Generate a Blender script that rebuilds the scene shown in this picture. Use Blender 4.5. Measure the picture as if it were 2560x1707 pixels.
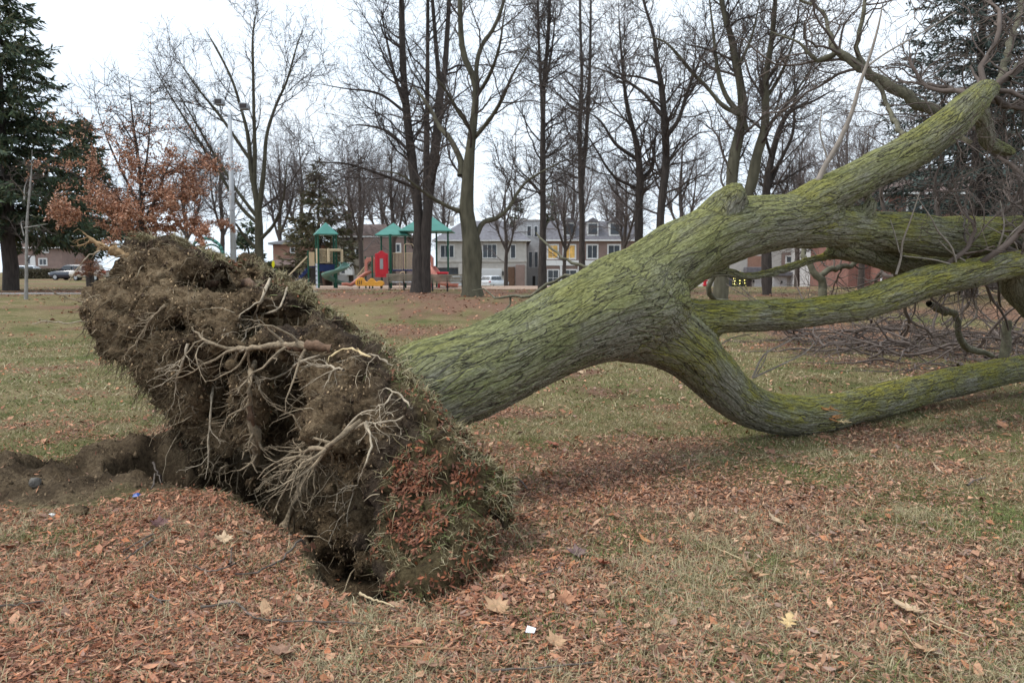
import bpy, bmesh, math, random
import numpy as np
from mathutils import Vector, Matrix
from mathutils.bvhtree import BVHTree

scene = bpy.context.scene
for _o in list(bpy.data.objects):
    bpy.data.objects.remove(_o)
C = scene.collection

# ------------------------------------------------------------------ camera
F = 1991.0                                   # focal length in pixels of the 2560 wide photograph
HORIZON = 680.0
EYE = 1.6
PITCH = math.atan((853.5 - HORIZON) / F)
cam_d = bpy.data.cameras.new('camera')
cam_d.sensor_width = 36.0
cam_d.lens = F / 2560.0 * 36.0
cam_d.clip_start = 0.05
cam_d.clip_end = 3000.0
cam_d.dof.use_dof = True
cam_d.dof.focus_distance = 5.6
cam_d.dof.aperture_fstop = 5.0
cam = bpy.data.objects.new('camera', cam_d)
C.objects.link(cam)
cam.location = (0, 0, EYE)
cam.rotation_euler = (math.pi / 2 - PITCH, 0, 0)
scene.camera = cam

# ------------------------------------------------------------------ sky, sun, exposure
SUN_EL, SUN_AZ = math.radians(58), math.radians(-100)     # azimuth from +Y, towards +X
world = bpy.data.worlds.new('World')
scene.world = world
world.use_nodes = True
wn, wl = world.node_tree.nodes, world.node_tree.links
wn.clear()
w_out = wn.new('ShaderNodeOutputWorld')
w_bg = wn.new('ShaderNodeBackground')
w_bg.inputs['Strength'].default_value = 0.10
w_sky = wn.new('ShaderNodeTexSky')
w_sky.sky_type = 'NISHITA'
w_sky.sun_disc = False
w_sky.sun_elevation = SUN_EL
w_sky.sun_rotation = SUN_AZ
w_sky.dust_density = 3.0
w_sky.ozone_density = 1.5
w_tc = wn.new('ShaderNodeTexCoord')
w_no = wn.new('ShaderNodeTexNoise')
w_no.inputs['Scale'].default_value = 1.6
w_no.inputs['Detail'].default_value = 4.0
w_no.inputs['Roughness'].default_value = 0.55
w_rp = wn.new('ShaderNodeValToRGB')
w_rp.color_ramp.elements[0].position = 0.35
w_rp.color_ramp.elements[0].color = (5.9, 7.0, 8.2, 1)
w_rp.color_ramp.elements[1].position = 0.72
w_rp.color_ramp.elements[1].color = (8.2, 8.7, 9.2, 1)
w_mx = wn.new('ShaderNodeMix')
w_mx.data_type = 'RGBA'
w_mx.inputs[0].default_value = 0.90
wl.new(w_tc.outputs['Generated'], w_no.inputs['Vector'])
wl.new(w_no.outputs['Fac'], w_rp.inputs['Fac'])
wl.new(w_sky.outputs['Color'], w_mx.inputs[6])
wl.new(w_rp.outputs['Color'], w_mx.inputs[7])
wl.new(w_mx.outputs[2], w_bg.inputs['Color'])
wl.new(w_bg.outputs['Background'], w_out.inputs['Surface'])

sun_d = bpy.data.lights.new('sun', 'SUN')
sun_d.energy = 1.5
sun_d.angle = math.radians(20)
sun_d.color = (1.0, 0.96, 0.90)
sun = bpy.data.objects.new('sun', sun_d)
C.objects.link(sun)
_sv = Vector((math.sin(SUN_AZ) * math.cos(SUN_EL), math.cos(SUN_AZ) * math.cos(SUN_EL), math.sin(SUN_EL)))
sun.rotation_euler = _sv.to_track_quat('Z', 'Y').to_euler()
sun.location = (-20, 5, 30)

vs = scene.view_settings
vs.view_transform = 'Standard'
vs.look = 'None'
vs.exposure = 0.76
vs.gamma = 1.0
vs.use_curve_mapping = False
scene.cycles.use_denoising = True
scene.cycles.max_bounces = 6
scene.cycles.diffuse_bounces = 3
scene.cycles.glossy_bounces = 2
scene.cycles.transmission_bounces = 3
scene.cycles.transparent_max_bounces = 6

# ------------------------------------------------------------------ helpers: geometry of the place
S = 2560.0 / 2352.0
_c, _s = math.cos(PITCH), math.sin(PITCH)


def at(u, v, d):
    """world point seen at photograph pixel (u, v), d metres ahead of the camera"""
    up = 853.5 - v
    k = d / (F * _c + up * _s)
    return np.array([(u - 1280.0) * k, d, EYE + (-F * _s + up * _c) * k])


def vat(u, v, d):
    return at(u * S, v * S, d)


def project(p):
    p = np.asarray(p, float)
    x, y, z = p[..., 0], p[..., 1], p[..., 2] - EYE
    f = y * _c - z * _s
    up = y * _s + z * _c
    return np.stack([1280 + F * x / f, 853.5 - F * up / f], -1)


def sstep(a, b, x):
    t = np.clip((np.asarray(x, float) - a) / (b - a), 0, 1)
    return t * t * (3 - 2 * t)


_pr = np.random.RandomState(7)
_perm = np.concatenate([_pr.permutation(256)] * 3)
_g = _pr.randn(256, 3)
_g /= np.linalg.norm(_g, axis=1)[:, None]


def noise3(p):
    p = np.asarray(p, float)
    i = np.floor(p).astype(int)
    f = p - i
    i &= 255
    w = f * f * f * (f * (f * 6 - 15) + 10)
    out = 0
    for dx in (0, 1):
        for dy in (0, 1):
            for dz in (0, 1):
                h = _perm[_perm[_perm[i[..., 0] + dx] + i[..., 1] + dy] + i[..., 2] + dz]
                g = _g[h]
                dot = (g * (f - np.array([dx, dy, dz]))).sum(-1)
                ww = ((w[..., 0] if dx else 1 - w[..., 0]) * (w[..., 1] if dy else 1 - w[..., 1]) * (w[..., 2] if dz else 1 - w[..., 2]))
                out = out + ww * dot
    return out


def fbm(p, octv=3, gain=0.5):
    a, s, o = 1.0, 1.0, 0.0
    for k in range(octv):
        o = o + a * noise3(np.asarray(p) * s + 17.3 * k)
        a *= gain
        s *= 2.03
    return o


def noise2(x, y, sc, seed=0.0, octv=2):
    return fbm(np.stack([np.asarray(x) * sc + seed, np.asarray(y) * sc - seed, np.full(np.shape(x), seed * 1.7)], -1), octv)


def gxy(u, v):
    """where the ray of view pixel (u, v) (2352 wide) meets the level lawn"""
    a = vat(u, v, 1.0)
    k = EYE / (EYE - a[2])
    return np.array([a[0] * k, k])


def seg_dist(x, y, pts):
    """distance of (x, y) arrays from a polyline and parameter along it"""
    best = np.full(np.shape(x), 1e9)
    par = np.zeros(np.shape(x))
    for i in range(len(pts) - 1):
        a, b = np.array(pts[i], float), np.array(pts[i + 1], float)
        d = b - a
        t = np.clip(((x - a[0]) * d[0] + (y - a[1]) * d[1]) / (d @ d), 0, 1)
        r = np.hypot(x - a[0] - t * d[0], y - a[1] - t * d[1])
        m = r < best
        best = np.where(m, r, best)
        par = np.where(m, i + t, par)
    return best, par


TDIR = np.array([0.75, 0.62, 0.21])
TDIR /= np.linalg.norm(TDIR)
HOLE = [gxy(470, 1085) + np.array([.25, .15]), gxy(640, 1180) + np.array([.32, .2]), gxy(750, 1225) + np.array([.25, .18]), gxy(840, 1310) + np.array([.16, .1])]
BAND = [gxy(-120, 1120), gxy(60, 1115), gxy(220, 1105), gxy(330, 1090), gxy(420, 1060), gxy(540, 1080)]
PITS = [(gxy(128, 1090), .22, .30, .60), (gxy(345, 1092), .30, .32, .62), (gxy(470, 1100), .24, .26, .5)]
MOUNDS = [(gxy(20, 1105), .34, .13), (gxy(235, 1075), .3, .16), (gxy(260, 1120), .3, .06), (gxy(590, 1120), .22, .09), (gxy(470, 1160), .4, .03), (gxy(400, 1045), .45, .2), (gxy(1010, 1410), .3, -.03)]


def height(x, y, fine=True):
    x = np.asarray(x, float)
    y = np.asarray(y, float)
    h = 0.57 * sstep(14, 34, y)
    t2 = sstep(55, 95, y)
    far = 0.75 + (-0.55 - 0.75) * sstep(-45, -12, x)
    h = h * (1 - t2) + far * t2
    h = h + 0.10 * noise2(x, y, 0.11, 3.1) * sstep(8, 20, y)
    if fine:
        near = 1 - sstep(11, 16, np.hypot(x, y))
        h = h + near * (0.03 * noise2(x, y, 1.1, 5.2) + 0.012 * noise2(x, y, 4.5, 1.2))
        dh, _ = seg_dist(x, y, HOLE)
        jag = 0.07 * noise2(x, y, 3.3, 8.8)
        h = h - 0.58 * (1 - sstep(0.20, 0.47, dh + 1.6 * jag + 0.08 * noise2(x, y, 8.0, 6.1, 2)))
        db, _ = seg_dist(x, y, BAND)
        soil = 1 - sstep(0.25, 0.66, db + jag)
        h = h + soil * (0.17 * noise2(x, y, 4.2, 2.2, 3) + 0.03 + 0.075 * noise2(x, y, 12, 4.1, 2))
        for c, r, a in MOUNDS:
            h = h + a * np.exp(-((x - c[0]) ** 2 + (y - c[1]) ** 2) / r ** 2)
        for c, rx, ry, dp in PITS:
            q = np.sqrt(((x - c[0]) / rx) ** 2 + ((y - c[1]) / ry) ** 2) + 2.2 * jag
            h = h - dp * (1 - sstep(0.70, 1.0, q))
    return h


def hz(x, y):
    return float(height(np.array([x]), np.array([y]))[0])


def soilmask(x, y):
    jag = 0.10 * noise2(x, y, 3.3, 8.8) + .05 * noise2(x, y, 9, 3.8)
    db, _ = seg_dist(x, y, BAND)
    dh, _ = seg_dist(x, y, HOLE)
    a = 1 - sstep(0.46, 0.80, db + jag * 1.8)
    b = 1 - sstep(0.40, 0.58, dh + jag)
    return np.maximum(a, b)


# ------------------------------------------------------------------ helpers: materials
def pmat(name, col, rough=0.75, var=0.18, scale=6.0, bump=0.0, bscale=40.0, metal=0.0, spec=0.3, coat=0.0, coord='Object', stretch=(1, 1, 1)):
    m = bpy.data.materials.new(name)
    m.use_nodes = True
    nt = m.node_tree
    b = nt.nodes['Principled BSDF']
    b.inputs['Roughness'].default_value = rough
    b.inputs['Metallic'].default_value = metal
    b.inputs['Specular IOR Level'].default_value = spec
    b.inputs['Coat Weight'].default_value = coat
    tc = nt.nodes.new('ShaderNodeTexCoord')
    mp = nt.nodes.new('ShaderNodeMapping')
    mp.inputs['Scale'].default_value = stretch
    nt.links.new(tc.outputs[coord], mp.inputs['Vector'])
    n = nt.nodes.new('ShaderNodeTexNoise')
    n.inputs['Scale'].default_value = scale
    n.inputs['Detail'].default_value = 5.0
    nt.links.new(mp.outputs['Vector'], n.inputs['Vector'])
    r = nt.nodes.new('ShaderNodeValToRGB')
    c = np.array(col)
    r.color_ramp.elements[0].position = 0.3
    r.color_ramp.elements[0].color = (*np.clip(c * (1 - var), 0, 1), 1)
    r.color_ramp.elements[1].position = 0.7
    r.color_ramp.elements[1].color = (*np.clip(c * (1 + var), 0, 1), 1)
    nt.links.new(n.outputs['Fac'], r.inputs['Fac'])
    nt.links.new(r.outputs['Color'], b.inputs['Base Color'])
    if bump:
        n2 = nt.nodes.new('ShaderNodeTexNoise')
        n2.inputs['Scale'].default_value = bscale
        n2.inputs['Detail'].default_value = 4.0
        nt.links.new(mp.outputs['Vector'], n2.inputs['Vector'])
        bp = nt.nodes.new('ShaderNodeBump')
        bp.inputs['Strength'].default_value = bump
        bp.inputs['Distance'].default_value = 0.02
        nt.links.new(n2.outputs['Fac'], bp.inputs['Height'])
        nt.links.new(bp.outputs['Normal'], b.inputs['Normal'])
    return m


def vcol_mat(name, rough=0.7, spec=0.2, noise=0.0, scale=60.0):
    """base colour from each leaf's, blade's or tuft's own colour"""
    m = bpy.data.materials.new(name)
    m.use_nodes = True
    nt = m.node_tree
    b = nt.nodes['Principled BSDF']
    b.inputs['Roughness'].default_value = rough
    b.inputs['Specular IOR Level'].default_value = spec
    a = nt.nodes.new('ShaderNodeAttribute')
    a.attribute_name = 'own_colour'
    src = a.outputs['Color']
    if noise:
        tc = nt.nodes.new('ShaderNodeTexCoord')
        n = nt.nodes.new('ShaderNodeTexNoise')
        n.inputs['Scale'].default_value = scale
        n.inputs['Detail'].default_value = 3.0
        nt.links.new(tc.outputs['Object'], n.inputs['Vector'])
        mr = nt.nodes.new('ShaderNodeMapRange')
        mr.inputs[1].default_value = 0.3
        mr.inputs[2].default_value = 0.7
        mr.inputs[3].default_value = 1 - noise
        mr.inputs[4].default_value = 1 + noise
        nt.links.new(n.outputs['Fac'], mr.inputs[0])
        mx = nt.nodes.new('ShaderNodeMix')
        mx.data_type = 'RGBA'
        mx.blend_type = 'MULTIPLY'
        mx.inputs[0].default_value = 1.0
        nt.links.new(src, mx.inputs[6])
        nt.links.new(mr.outputs[0], mx.inputs[7])
        src = mx.outputs[2]
    nt.links.new(src, b.inputs['Base Color'])
    return m


# ------------------------------------------------------------------ helpers: objects
def tag(o, label=None, cat=None, group=None, kind=None):
    if label:
        o['label'] = label
    if cat:
        o['category'] = cat
    if group:
        o['group'] = group
    if kind:
        o['kind'] = kind
    return o


def empty(name, loc, rz=0.0):
    o = bpy.data.objects.new(name, None)
    o.empty_display_size = 0.2
    o.location = loc
    o.rotation_euler = (0, 0, rz)
    C.objects.link(o)
    return o


def mk(name, verts, faces, mat=None, parent=None, smooth=False, off=None):
    """one mesh object; faces is a list of tuples or an int array (all tris or all quads)"""
    me = bpy.data.meshes.new(name)
    V = np.asarray(verts, float)
    if off is not None:
        V = V - np.asarray(off)
    if isinstance(faces, list) and faces and isinstance(faces[0], np.ndarray) and faces[0].ndim == 2:
        groups = faces
    elif isinstance(faces, np.ndarray):
        groups = [faces]
    else:
        groups = None
    if groups is None:
        me.from_pydata(V.tolist(), [], faces)
    else:
        me.vertices.add(len(V))
        me.vertices.foreach_set('co', V.ravel().astype(np.float32))
        li = np.concatenate([g.ravel() for g in groups]).astype(np.int32)
        cnt = np.concatenate([np.full(len(g), g.shape[1]) for g in groups]).astype(np.int32)
        st = np.concatenate([[0], np.cumsum(cnt)[:-1]]).astype(np.int32)
        me.loops.add(len(li))
        me.loops.foreach_set('vertex_index', li)
        me.polygons.add(len(cnt))
        me.polygons.foreach_set('loop_start', st)
        me.polygons.foreach_set('loop_total', cnt)
        me.update(calc_edges=True)
        me.validate()
    if smooth:
        me.polygons.foreach_set('use_smooth', np.ones(len(me.polygons), bool))
    if mat is not None:
        me.materials.append(mat)
    o = bpy.data.objects.new(name, me)
    C.objects.link(o)
    if parent is not None:
        o.parent = parent
    return o


def vattr(o, name, data, typ):
    a = o.data.attributes.new(name, typ, 'POINT')
    key = {'FLOAT': 'value', 'FLOAT_VECTOR': 'vector', 'FLOAT_COLOR': 'color'}[typ]
    d = np.asarray(data, np.float32)
    if typ == 'FLOAT_COLOR' and d.shape[1] == 3:
        d = np.concatenate([d, np.ones((len(d), 1), np.float32)], 1)
    a.data.foreach_set(key, np.ascontiguousarray(d).ravel())


class MB:
    """collects simple solids into one mesh"""

    def __init__(self):
        self.v, self.f = [], []

    def raw(self, v, f):
        n = len(self.v)
        self.v += [tuple(map(float, p)) for p in v]
        self.f += [tuple(i + n for i in q) for q in f]
        return self

    def box(self, x0, x1, y0, y1, z0, z1):
        v = [(x, y, z) for z in (z0, z1) for y in (y0, y1) for x in (x0, x1)]
        return self.raw(v, [(0, 2, 3, 1), (4, 5, 7, 6), (0, 1, 5, 4), (2, 6, 7, 3), (0, 4, 6, 2), (1, 3, 7, 5)])

    def bar(self, a, b, r, n=8, r2=None):
        a, b = Vector(a), Vector(b)
        r2 = r if r2 is None else r2
        d = (b - a).normalized()
        x = d.cross(Vector((0, 0, 1)) if abs(d.z) < .9 else Vector((1, 0, 0))).normalized()
        y = d.cross(x)
        v, f = [], []
        for p, rr in ((a, r), (b, r2)):
            for k in range(n):
                t = 2 * math.pi * k / n
                v.append(p + (x * math.cos(t) + y * math.sin(t)) * rr)
        for k in range(n):
            f.append((k, (k + 1) % n, n + (k + 1) % n, n + k))
        f.append(tuple(range(n))[::-1])
        f.append(tuple(range(n, 2 * n)))
        return self.raw(v, f)

    def path(self, pts, r, n=8):
        pts = [Vector(p) for p in pts]
        for i in range(len(pts) - 1):
            self.bar(pts[i], pts[i + 1], r, n)
        return self

    def prism(self, poly, axis, a, b):
        """polygon (list of 2D) extruded along axis 'x','y' or 'z' from a to b"""
        n = len(poly)

        def p3(p, t):
            return {'x': (t, p[0], p[1]), 'y': (p[0], t, p[1]), 'z': (p[0], p[1], t)}[axis]
        v = [p3(p, a) for p in poly] + [p3(p, b) for p in poly]
        f = [tuple(range(n))[::-1], tuple(range(n, 2 * n))]
        for k in range(n):
            f.append((k, (k + 1) % n, n + (k + 1) % n, n + k))
        return self.raw(v, f)

    def build(self, name, mat, parent=None, bevel=0.0, smooth=False):
        me = bpy.data.meshes.new(name)
        me.from_pydata(self.v, [], self.f)
        bm = bmesh.new()
        bm.from_mesh(me)
        bmesh.ops.recalc_face_normals(bm, faces=bm.faces)
        if bevel:
            bmesh.ops.bevel(bm, geom=list(bm.edges), offset=bevel, segments=1, affect='EDGES')
        bm.to_mesh(me)
        bm.free()
        if smooth:
            me.polygons.foreach_set('use_smooth', np.ones(len(me.polygons), bool))
        me.materials.append(mat)
        o = bpy.data.objects.new(name, me)
        C.objects.link(o)
        if parent is not None:
            o.parent = parent
        return o


def copy_tree(o, parent=None):
    c = o.copy()
    C.objects.link(c)
    c.parent = parent
    for ch in o.children:
        copy_tree(ch, c)
    return c


def catmull(P, n):
    """resample control rows (any columns) to n rows"""
    P = np.asarray(P, float)
    if len(P) == 2:
        t = np.linspace(0, 1, n)[:, None]
        return P[0] * (1 - t) + P[1] * t
    Q = np.vstack([2 * P[0] - P[1], P, 2 * P[-1] - P[-2]])
    d = np.concatenate([[0], np.cumsum(np.linalg.norm(np.diff(P[:, :3], axis=0), axis=1) + 1e-6)])
    s = np.linspace(0, d[-1], n)
    i = np.clip(np.searchsorted(d, s, 'right') - 1, 0, len(P) - 2)
    t = ((s - d[i]) / (d[i + 1] - d[i]))[:, None]
    p0, p1, p2, p3 = Q[i], Q[i + 1], Q[i + 2], Q[i + 3]
    return 0.5 * (2 * p1 + (p2 - p0) * t + (2 * p0 - 5 * p1 + 4 * p2 - p3) * t ** 2 + (3 * p1 - p0 - 3 * p2 + p3) * t ** 3)


def tubes(groups):
    """groups: list of (pts (N,k,3), rad (N,k), sides) -> verts, quads"""
    VV, QQ, off = [], [], 0
    for pts, rad, m in groups:
        N, k, _ = pts.shape
        if N == 0:
            continue
        T = np.empty_like(pts)
        T[:, 1:-1] = pts[:, 2:] - pts[:, :-2]
        T[:, 0] = pts[:, 1] - pts[:, 0]
        T[:, -1] = pts[:, -1] - pts[:, -2]
        T /= np.linalg.norm(T, axis=2)[..., None] + 1e-9
        mean = T.mean(1)
        ref = np.where(np.abs(mean[:, 2:3]) < 0.75, np.array([[0, 0, 1.0]]), np.array([[1.0, 0.2, 0]]))
        X = np.cross(T, ref[:, None, :])
        X /= np.linalg.norm(X, axis=2)[..., None] + 1e-9
        Y = np.cross(T, X)
        a = np.arange(m) * 2 * np.pi / m
        V = pts[:, :, None, :] + rad[:, :, None, None] * (X[:, :, None, :] * np.cos(a)[None, None, :, None] + Y[:, :, None, :] * np.sin(a)[None, None, :, None])
        idx = (np.arange(N * k * m) + off).reshape(N, k, m)
        q = np.stack([idx[:, :-1, :], np.roll(idx[:, :-1, :], -1, 2), np.roll(idx[:, 1:, :], -1, 2), idx[:, 1:, :]], -1).reshape(-1, 4)
        VV.append(V.reshape(-1, 3))
        QQ.append(q)
        off += N * k * m
    if not VV:
        return np.zeros((0, 3)), np.zeros((0, 4), int)
    return np.concatenate(VV), np.concatenate(QQ)


def grow(rng, P0, D0, L, R0, rf, k, wander, trop, gravity=None):
    N = len(P0)
    pts = np.empty((N, k, 3))
    d = D0 / (np.linalg.norm(D0, axis=1)[:, None] + 1e-9)
    p = P0.copy()
    pts[:, 0] = p
    st = (L / (k - 1))[:, None]
    tv = np.array([0, 0, 1.0]) if gravity is None else np.asarray(gravity, float)
    for i in range(1, k):
        p = p + d * st
        pts[:, i] = p
        d = d + wander * rng.randn(N, 3) + trop * tv
        d /= np.linalg.norm(d, axis=1)[:, None] + 1e-9
    rad = R0[:, None] * (1 - (1 - rf) * np.linspace(0, 1, k)[None, :])
    return pts, rad


def spawn(rng, pts, rad, total, t0, t1, ang, asd, wlen=True, updir=0.0):
    """start points, directions and parent radii of child branches"""
    N, k, _ = pts.shape
    seg = np.linalg.norm(np.diff(pts, axis=1), axis=2).sum(1)
    pr = seg / seg.sum() if wlen else np.full(N, 1.0 / N)
    par = rng.choice(N, total, p=pr)
    t = (t0 + (t1 - t0) * rng.rand(total)) * (k - 1)
    i = np.clip(t.astype(int), 0, k - 2)
    fr = (t - i)[:, None]
    P = pts[par, i] * (1 - fr) + pts[par, i + 1] * fr
    T = pts[par, i + 1] - pts[par, i]
    T /= np.linalg.norm(T, axis=1)[:, None] + 1e-9
    rnd = rng.randn(total, 3)
    rnd[:, 2] += updir
    perp = rnd - (rnd * T).sum(1)[:, None] * T
    perp /= np.linalg.norm(perp, axis=1)[:, None] + 1e-9
    a = np.radians(ang + asd * rng.randn(total))[:, None]
    D = np.cos(a) * T + np.sin(a) * perp
    rr = rad[par, i] * (1 - fr[:, 0]) + rad[par, i + 1] * fr[:, 0]
    return P, D, rr, seg[par], t / (k - 1)

# ================================================================== THE GROUND
def axis(core0, core1, step, lo, hi, g=1.13):
    a = list(np.arange(core0, core1, step))
    s, x = step, a[-1]
    while x < hi:
        s *= g
        x += s
        a.append(x)
    s, x, b = step, a[0], []
    while x > lo:
        s *= g
        x -= s
        b.append(x)
    return np.array(b[::-1] + a)


def litter_d(x, y):
    x = np.asarray(x, float)
    y = np.asarray(y, float)
    n = noise2(x, y, 0.75, 11.0, 3)
    n2 = noise2(x, y, 2.4, 4.0, 2)
    d = 0.36 + 1.15 * n + 0.55 * n2
    d = d + 0.20 * (1 - sstep(4.2, 7.2, y))
    d = d + 0.38 * (1 - sstep(5.0, 6.4, y)) * (1 - sstep(-0.6, 0.6, x))
    d = d - 0.18 * sstep(6.8, 9, y) * (1 - sstep(15, 22, y)) * sstep(-1.5, 0.5, x)
    d = d - 0.30 * (1 - sstep(-4.5, -2.2, x)) * sstep(5.8, 7.2, y) * (1 - sstep(20, 30, y))
    ds, _ = seg_dist(x, y, [(0.2, 5.2), (1.3, 6.4), (2.6, 7.4), (3.4, 7.9)])
    d = d + 0.30 * (1 - sstep(0.3, 1.2, ds))
    d = d + 0.38 * np.exp(-(((x + 2.2) / 8.5) ** 2 + ((y - 38) / 9.0) ** 2))
    d = d + 0.5 * np.exp(-(((x - 8.5) / 4.5) ** 2 + ((y - 17) / 4.5) ** 2))
    d = d + 0.45 * np.exp(-(((x + 24) / 7) ** 2 + ((y - 43) / 4.0) ** 2))
    d = d - 0.8 * soilmask(x, y) * (y < 9)
    return np.clip(d, 0, 1)


gx = axis(-5.2, 3.0, 0.050, -900, 900)
gy = axis(2.5, 8.0, 0.046, -40, 1500, 1.11)
GX, GY = np.meshgrid(gx, gy)
GZ = height(GX, GY)
nx, ny = len(gx), len(gy)
gi = np.arange(nx * ny).reshape(ny, nx)
gq = np.stack([gi[:-1, :-1], gi[:-1, 1:], gi[1:, 1:], gi[1:, :-1]], -1).reshape(-1, 4)

m_ground = bpy.data.materials.new('lawn_and_soil')
m_ground.use_nodes = True
nt = m_ground.node_tree
bs = nt.nodes['Principled BSDF']
bs.inputs['Roughness'].default_value = 0.95
bs.inputs['Specular IOR Level'].default_value = 0.12


def _noise(nt, scale, detail=4.0, rough=0.6, vec=None):
    n = nt.nodes.new('ShaderNodeTexNoise')
    n.inputs['Scale'].default_value = scale
    n.inputs['Detail'].default_value = detail
    n.inputs['Roughness'].default_value = rough
    if vec is not None:
        nt.links.new(vec, n.inputs['Vector'])
    return n.outputs['Fac']


def _ramp(nt, fac, stops):
    r = nt.nodes.new('ShaderNodeValToRGB')
    e = r.color_ramp.elements
    while len(e) < len(stops):
        e.new(0.5)
    for k, (p, c) in enumerate(stops):
        e[k].position = p
        e[k].color = (*c, 1) if len(c) == 3 else c
    nt.links.new(fac, r.inputs['Fac'])
    return r.outputs['Color']


def _mix(nt, fac, a, b, mode='MIX'):
    m = nt.nodes.new('ShaderNodeMix')
    m.data_type = 'RGBA'
    m.blend_type = mode
    for s, v in ((0, fac), (6, a), (7, b)):
        if hasattr(v, 'is_output') or hasattr(v, 'links'):
            nt.links.new(v, m.inputs[s])
        else:
            m.inputs[s].default_value = v if s == 0 else ((*v, 1) if len(v) == 3 else v)
    return m.outputs[2]


def _math(nt, op, a, b=0.0, clamp=False):
    m = nt.nodes.new('ShaderNodeMath')
    m.operation = op
    m.use_clamp = clamp
    for s, v in ((0, a), (1, b)):
        if hasattr(v, 'links'):
            nt.links.new(v, m.inputs[s])
        else:
            m.inputs[s].default_value = v
    return m.outputs[0]


def _attr(nt, name):
    a = nt.nodes.new('ShaderNodeAttribute')
    a.attribute_name = name
    return a


tc = nt.nodes.new('ShaderNodeTexCoord').outputs['Object']
n_big = _noise(nt, 0.55, 3, 0.6, tc)
n_mid = _noise(nt, 3.2, 4, 0.65, tc)
n_fine = _noise(nt, 38.0, 4, 0.7, tc)
n_blade = _noise(nt, 150.0, 2, 0.7, tc)
grass = _ramp(nt, _math(nt, 'ADD', _math(nt, 'MULTIPLY', n_big, 0.55), _math(nt, 'MULTIPLY', n_mid, 0.45)),
              [(0.40, (0.265, 0.212, 0.118)), (0.50, (0.215, 0.184, 0.090)), (0.60, (0.120, 0.134, 0.047))])
grass = _mix(nt, _ramp(nt, n_fine, [(0.38, (0, 0, 0)), (0.66, (1, 1, 1))]), _mix(nt, 1.0, grass, (0.42, 0.40, 0.36), 'MULTIPLY'), _mix(nt, 1.0, grass, (1.35, 1.3, 1.25), 'MULTIPLY'))
leafc = _ramp(nt, n_blade, [(0.32, (0.085, 0.046, 0.031)), (0.48, (0.210, 0.112, 0.072)), (0.62, (0.33, 0.200, 0.135)), (0.72, (0.42, 0.30, 0.21))])
leafc = _mix(nt, _math(nt, 'MULTIPLY', n_mid, 0.45), leafc, (0.10, 0.062, 0.040))
soilc = _ramp(nt, _math(nt, 'ADD', _math(nt, 'MULTIPLY', n_mid, 0.6), _math(nt, 'MULTIPLY', n_fine, 0.4)),
              [(0.36, (0.036, 0.025, 0.016)), (0.50, (0.098, 0.070, 0.043)), (0.64, (0.205, 0.152, 0.094))])
lit = _attr(nt, 'litter').outputs['Fac']
litf = _math(nt, 'ADD', lit, _math(nt, 'MULTIPLY', _math(nt, 'SUBTRACT', n_fine, 0.5), 1.3))
col = _mix(nt, _ramp(nt, litf, [(0.30, (0, 0, 0)), (0.75, (1, 1, 1))]), grass, leafc)
col = _mix(nt, _attr(nt, 'soil').outputs['Fac'], col, soilc)
nt.links.new(col, bs.inputs['Base Color'])
bp = nt.nodes.new('ShaderNodeBump')
bp.inputs['Strength'].default_value = 0.9
bp.inputs['Distance'].default_value = 0.03
nt.links.new(_math(nt, 'ADD', n_fine, _math(nt, 'MULTIPLY', n_blade, 0.4)), bp.inputs['Height'])
nt.links.new(bp.outputs['Normal'], bs.inputs['Normal'])

ground = mk('ground', np.stack([GX.ravel(), GY.ravel(), GZ.ravel()], -1), gq, m_ground, smooth=True)
tag(ground, 'open park lawn of straw and green grass strewn with fallen leaves', 'lawn', kind='structure')
vattr(ground, 'soil', (soilmask(GX, GY) * (GY < 9)).ravel(), 'FLOAT')
vattr(ground, 'litter', litter_d(GX, GY).ravel(), 'FLOAT')

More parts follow.
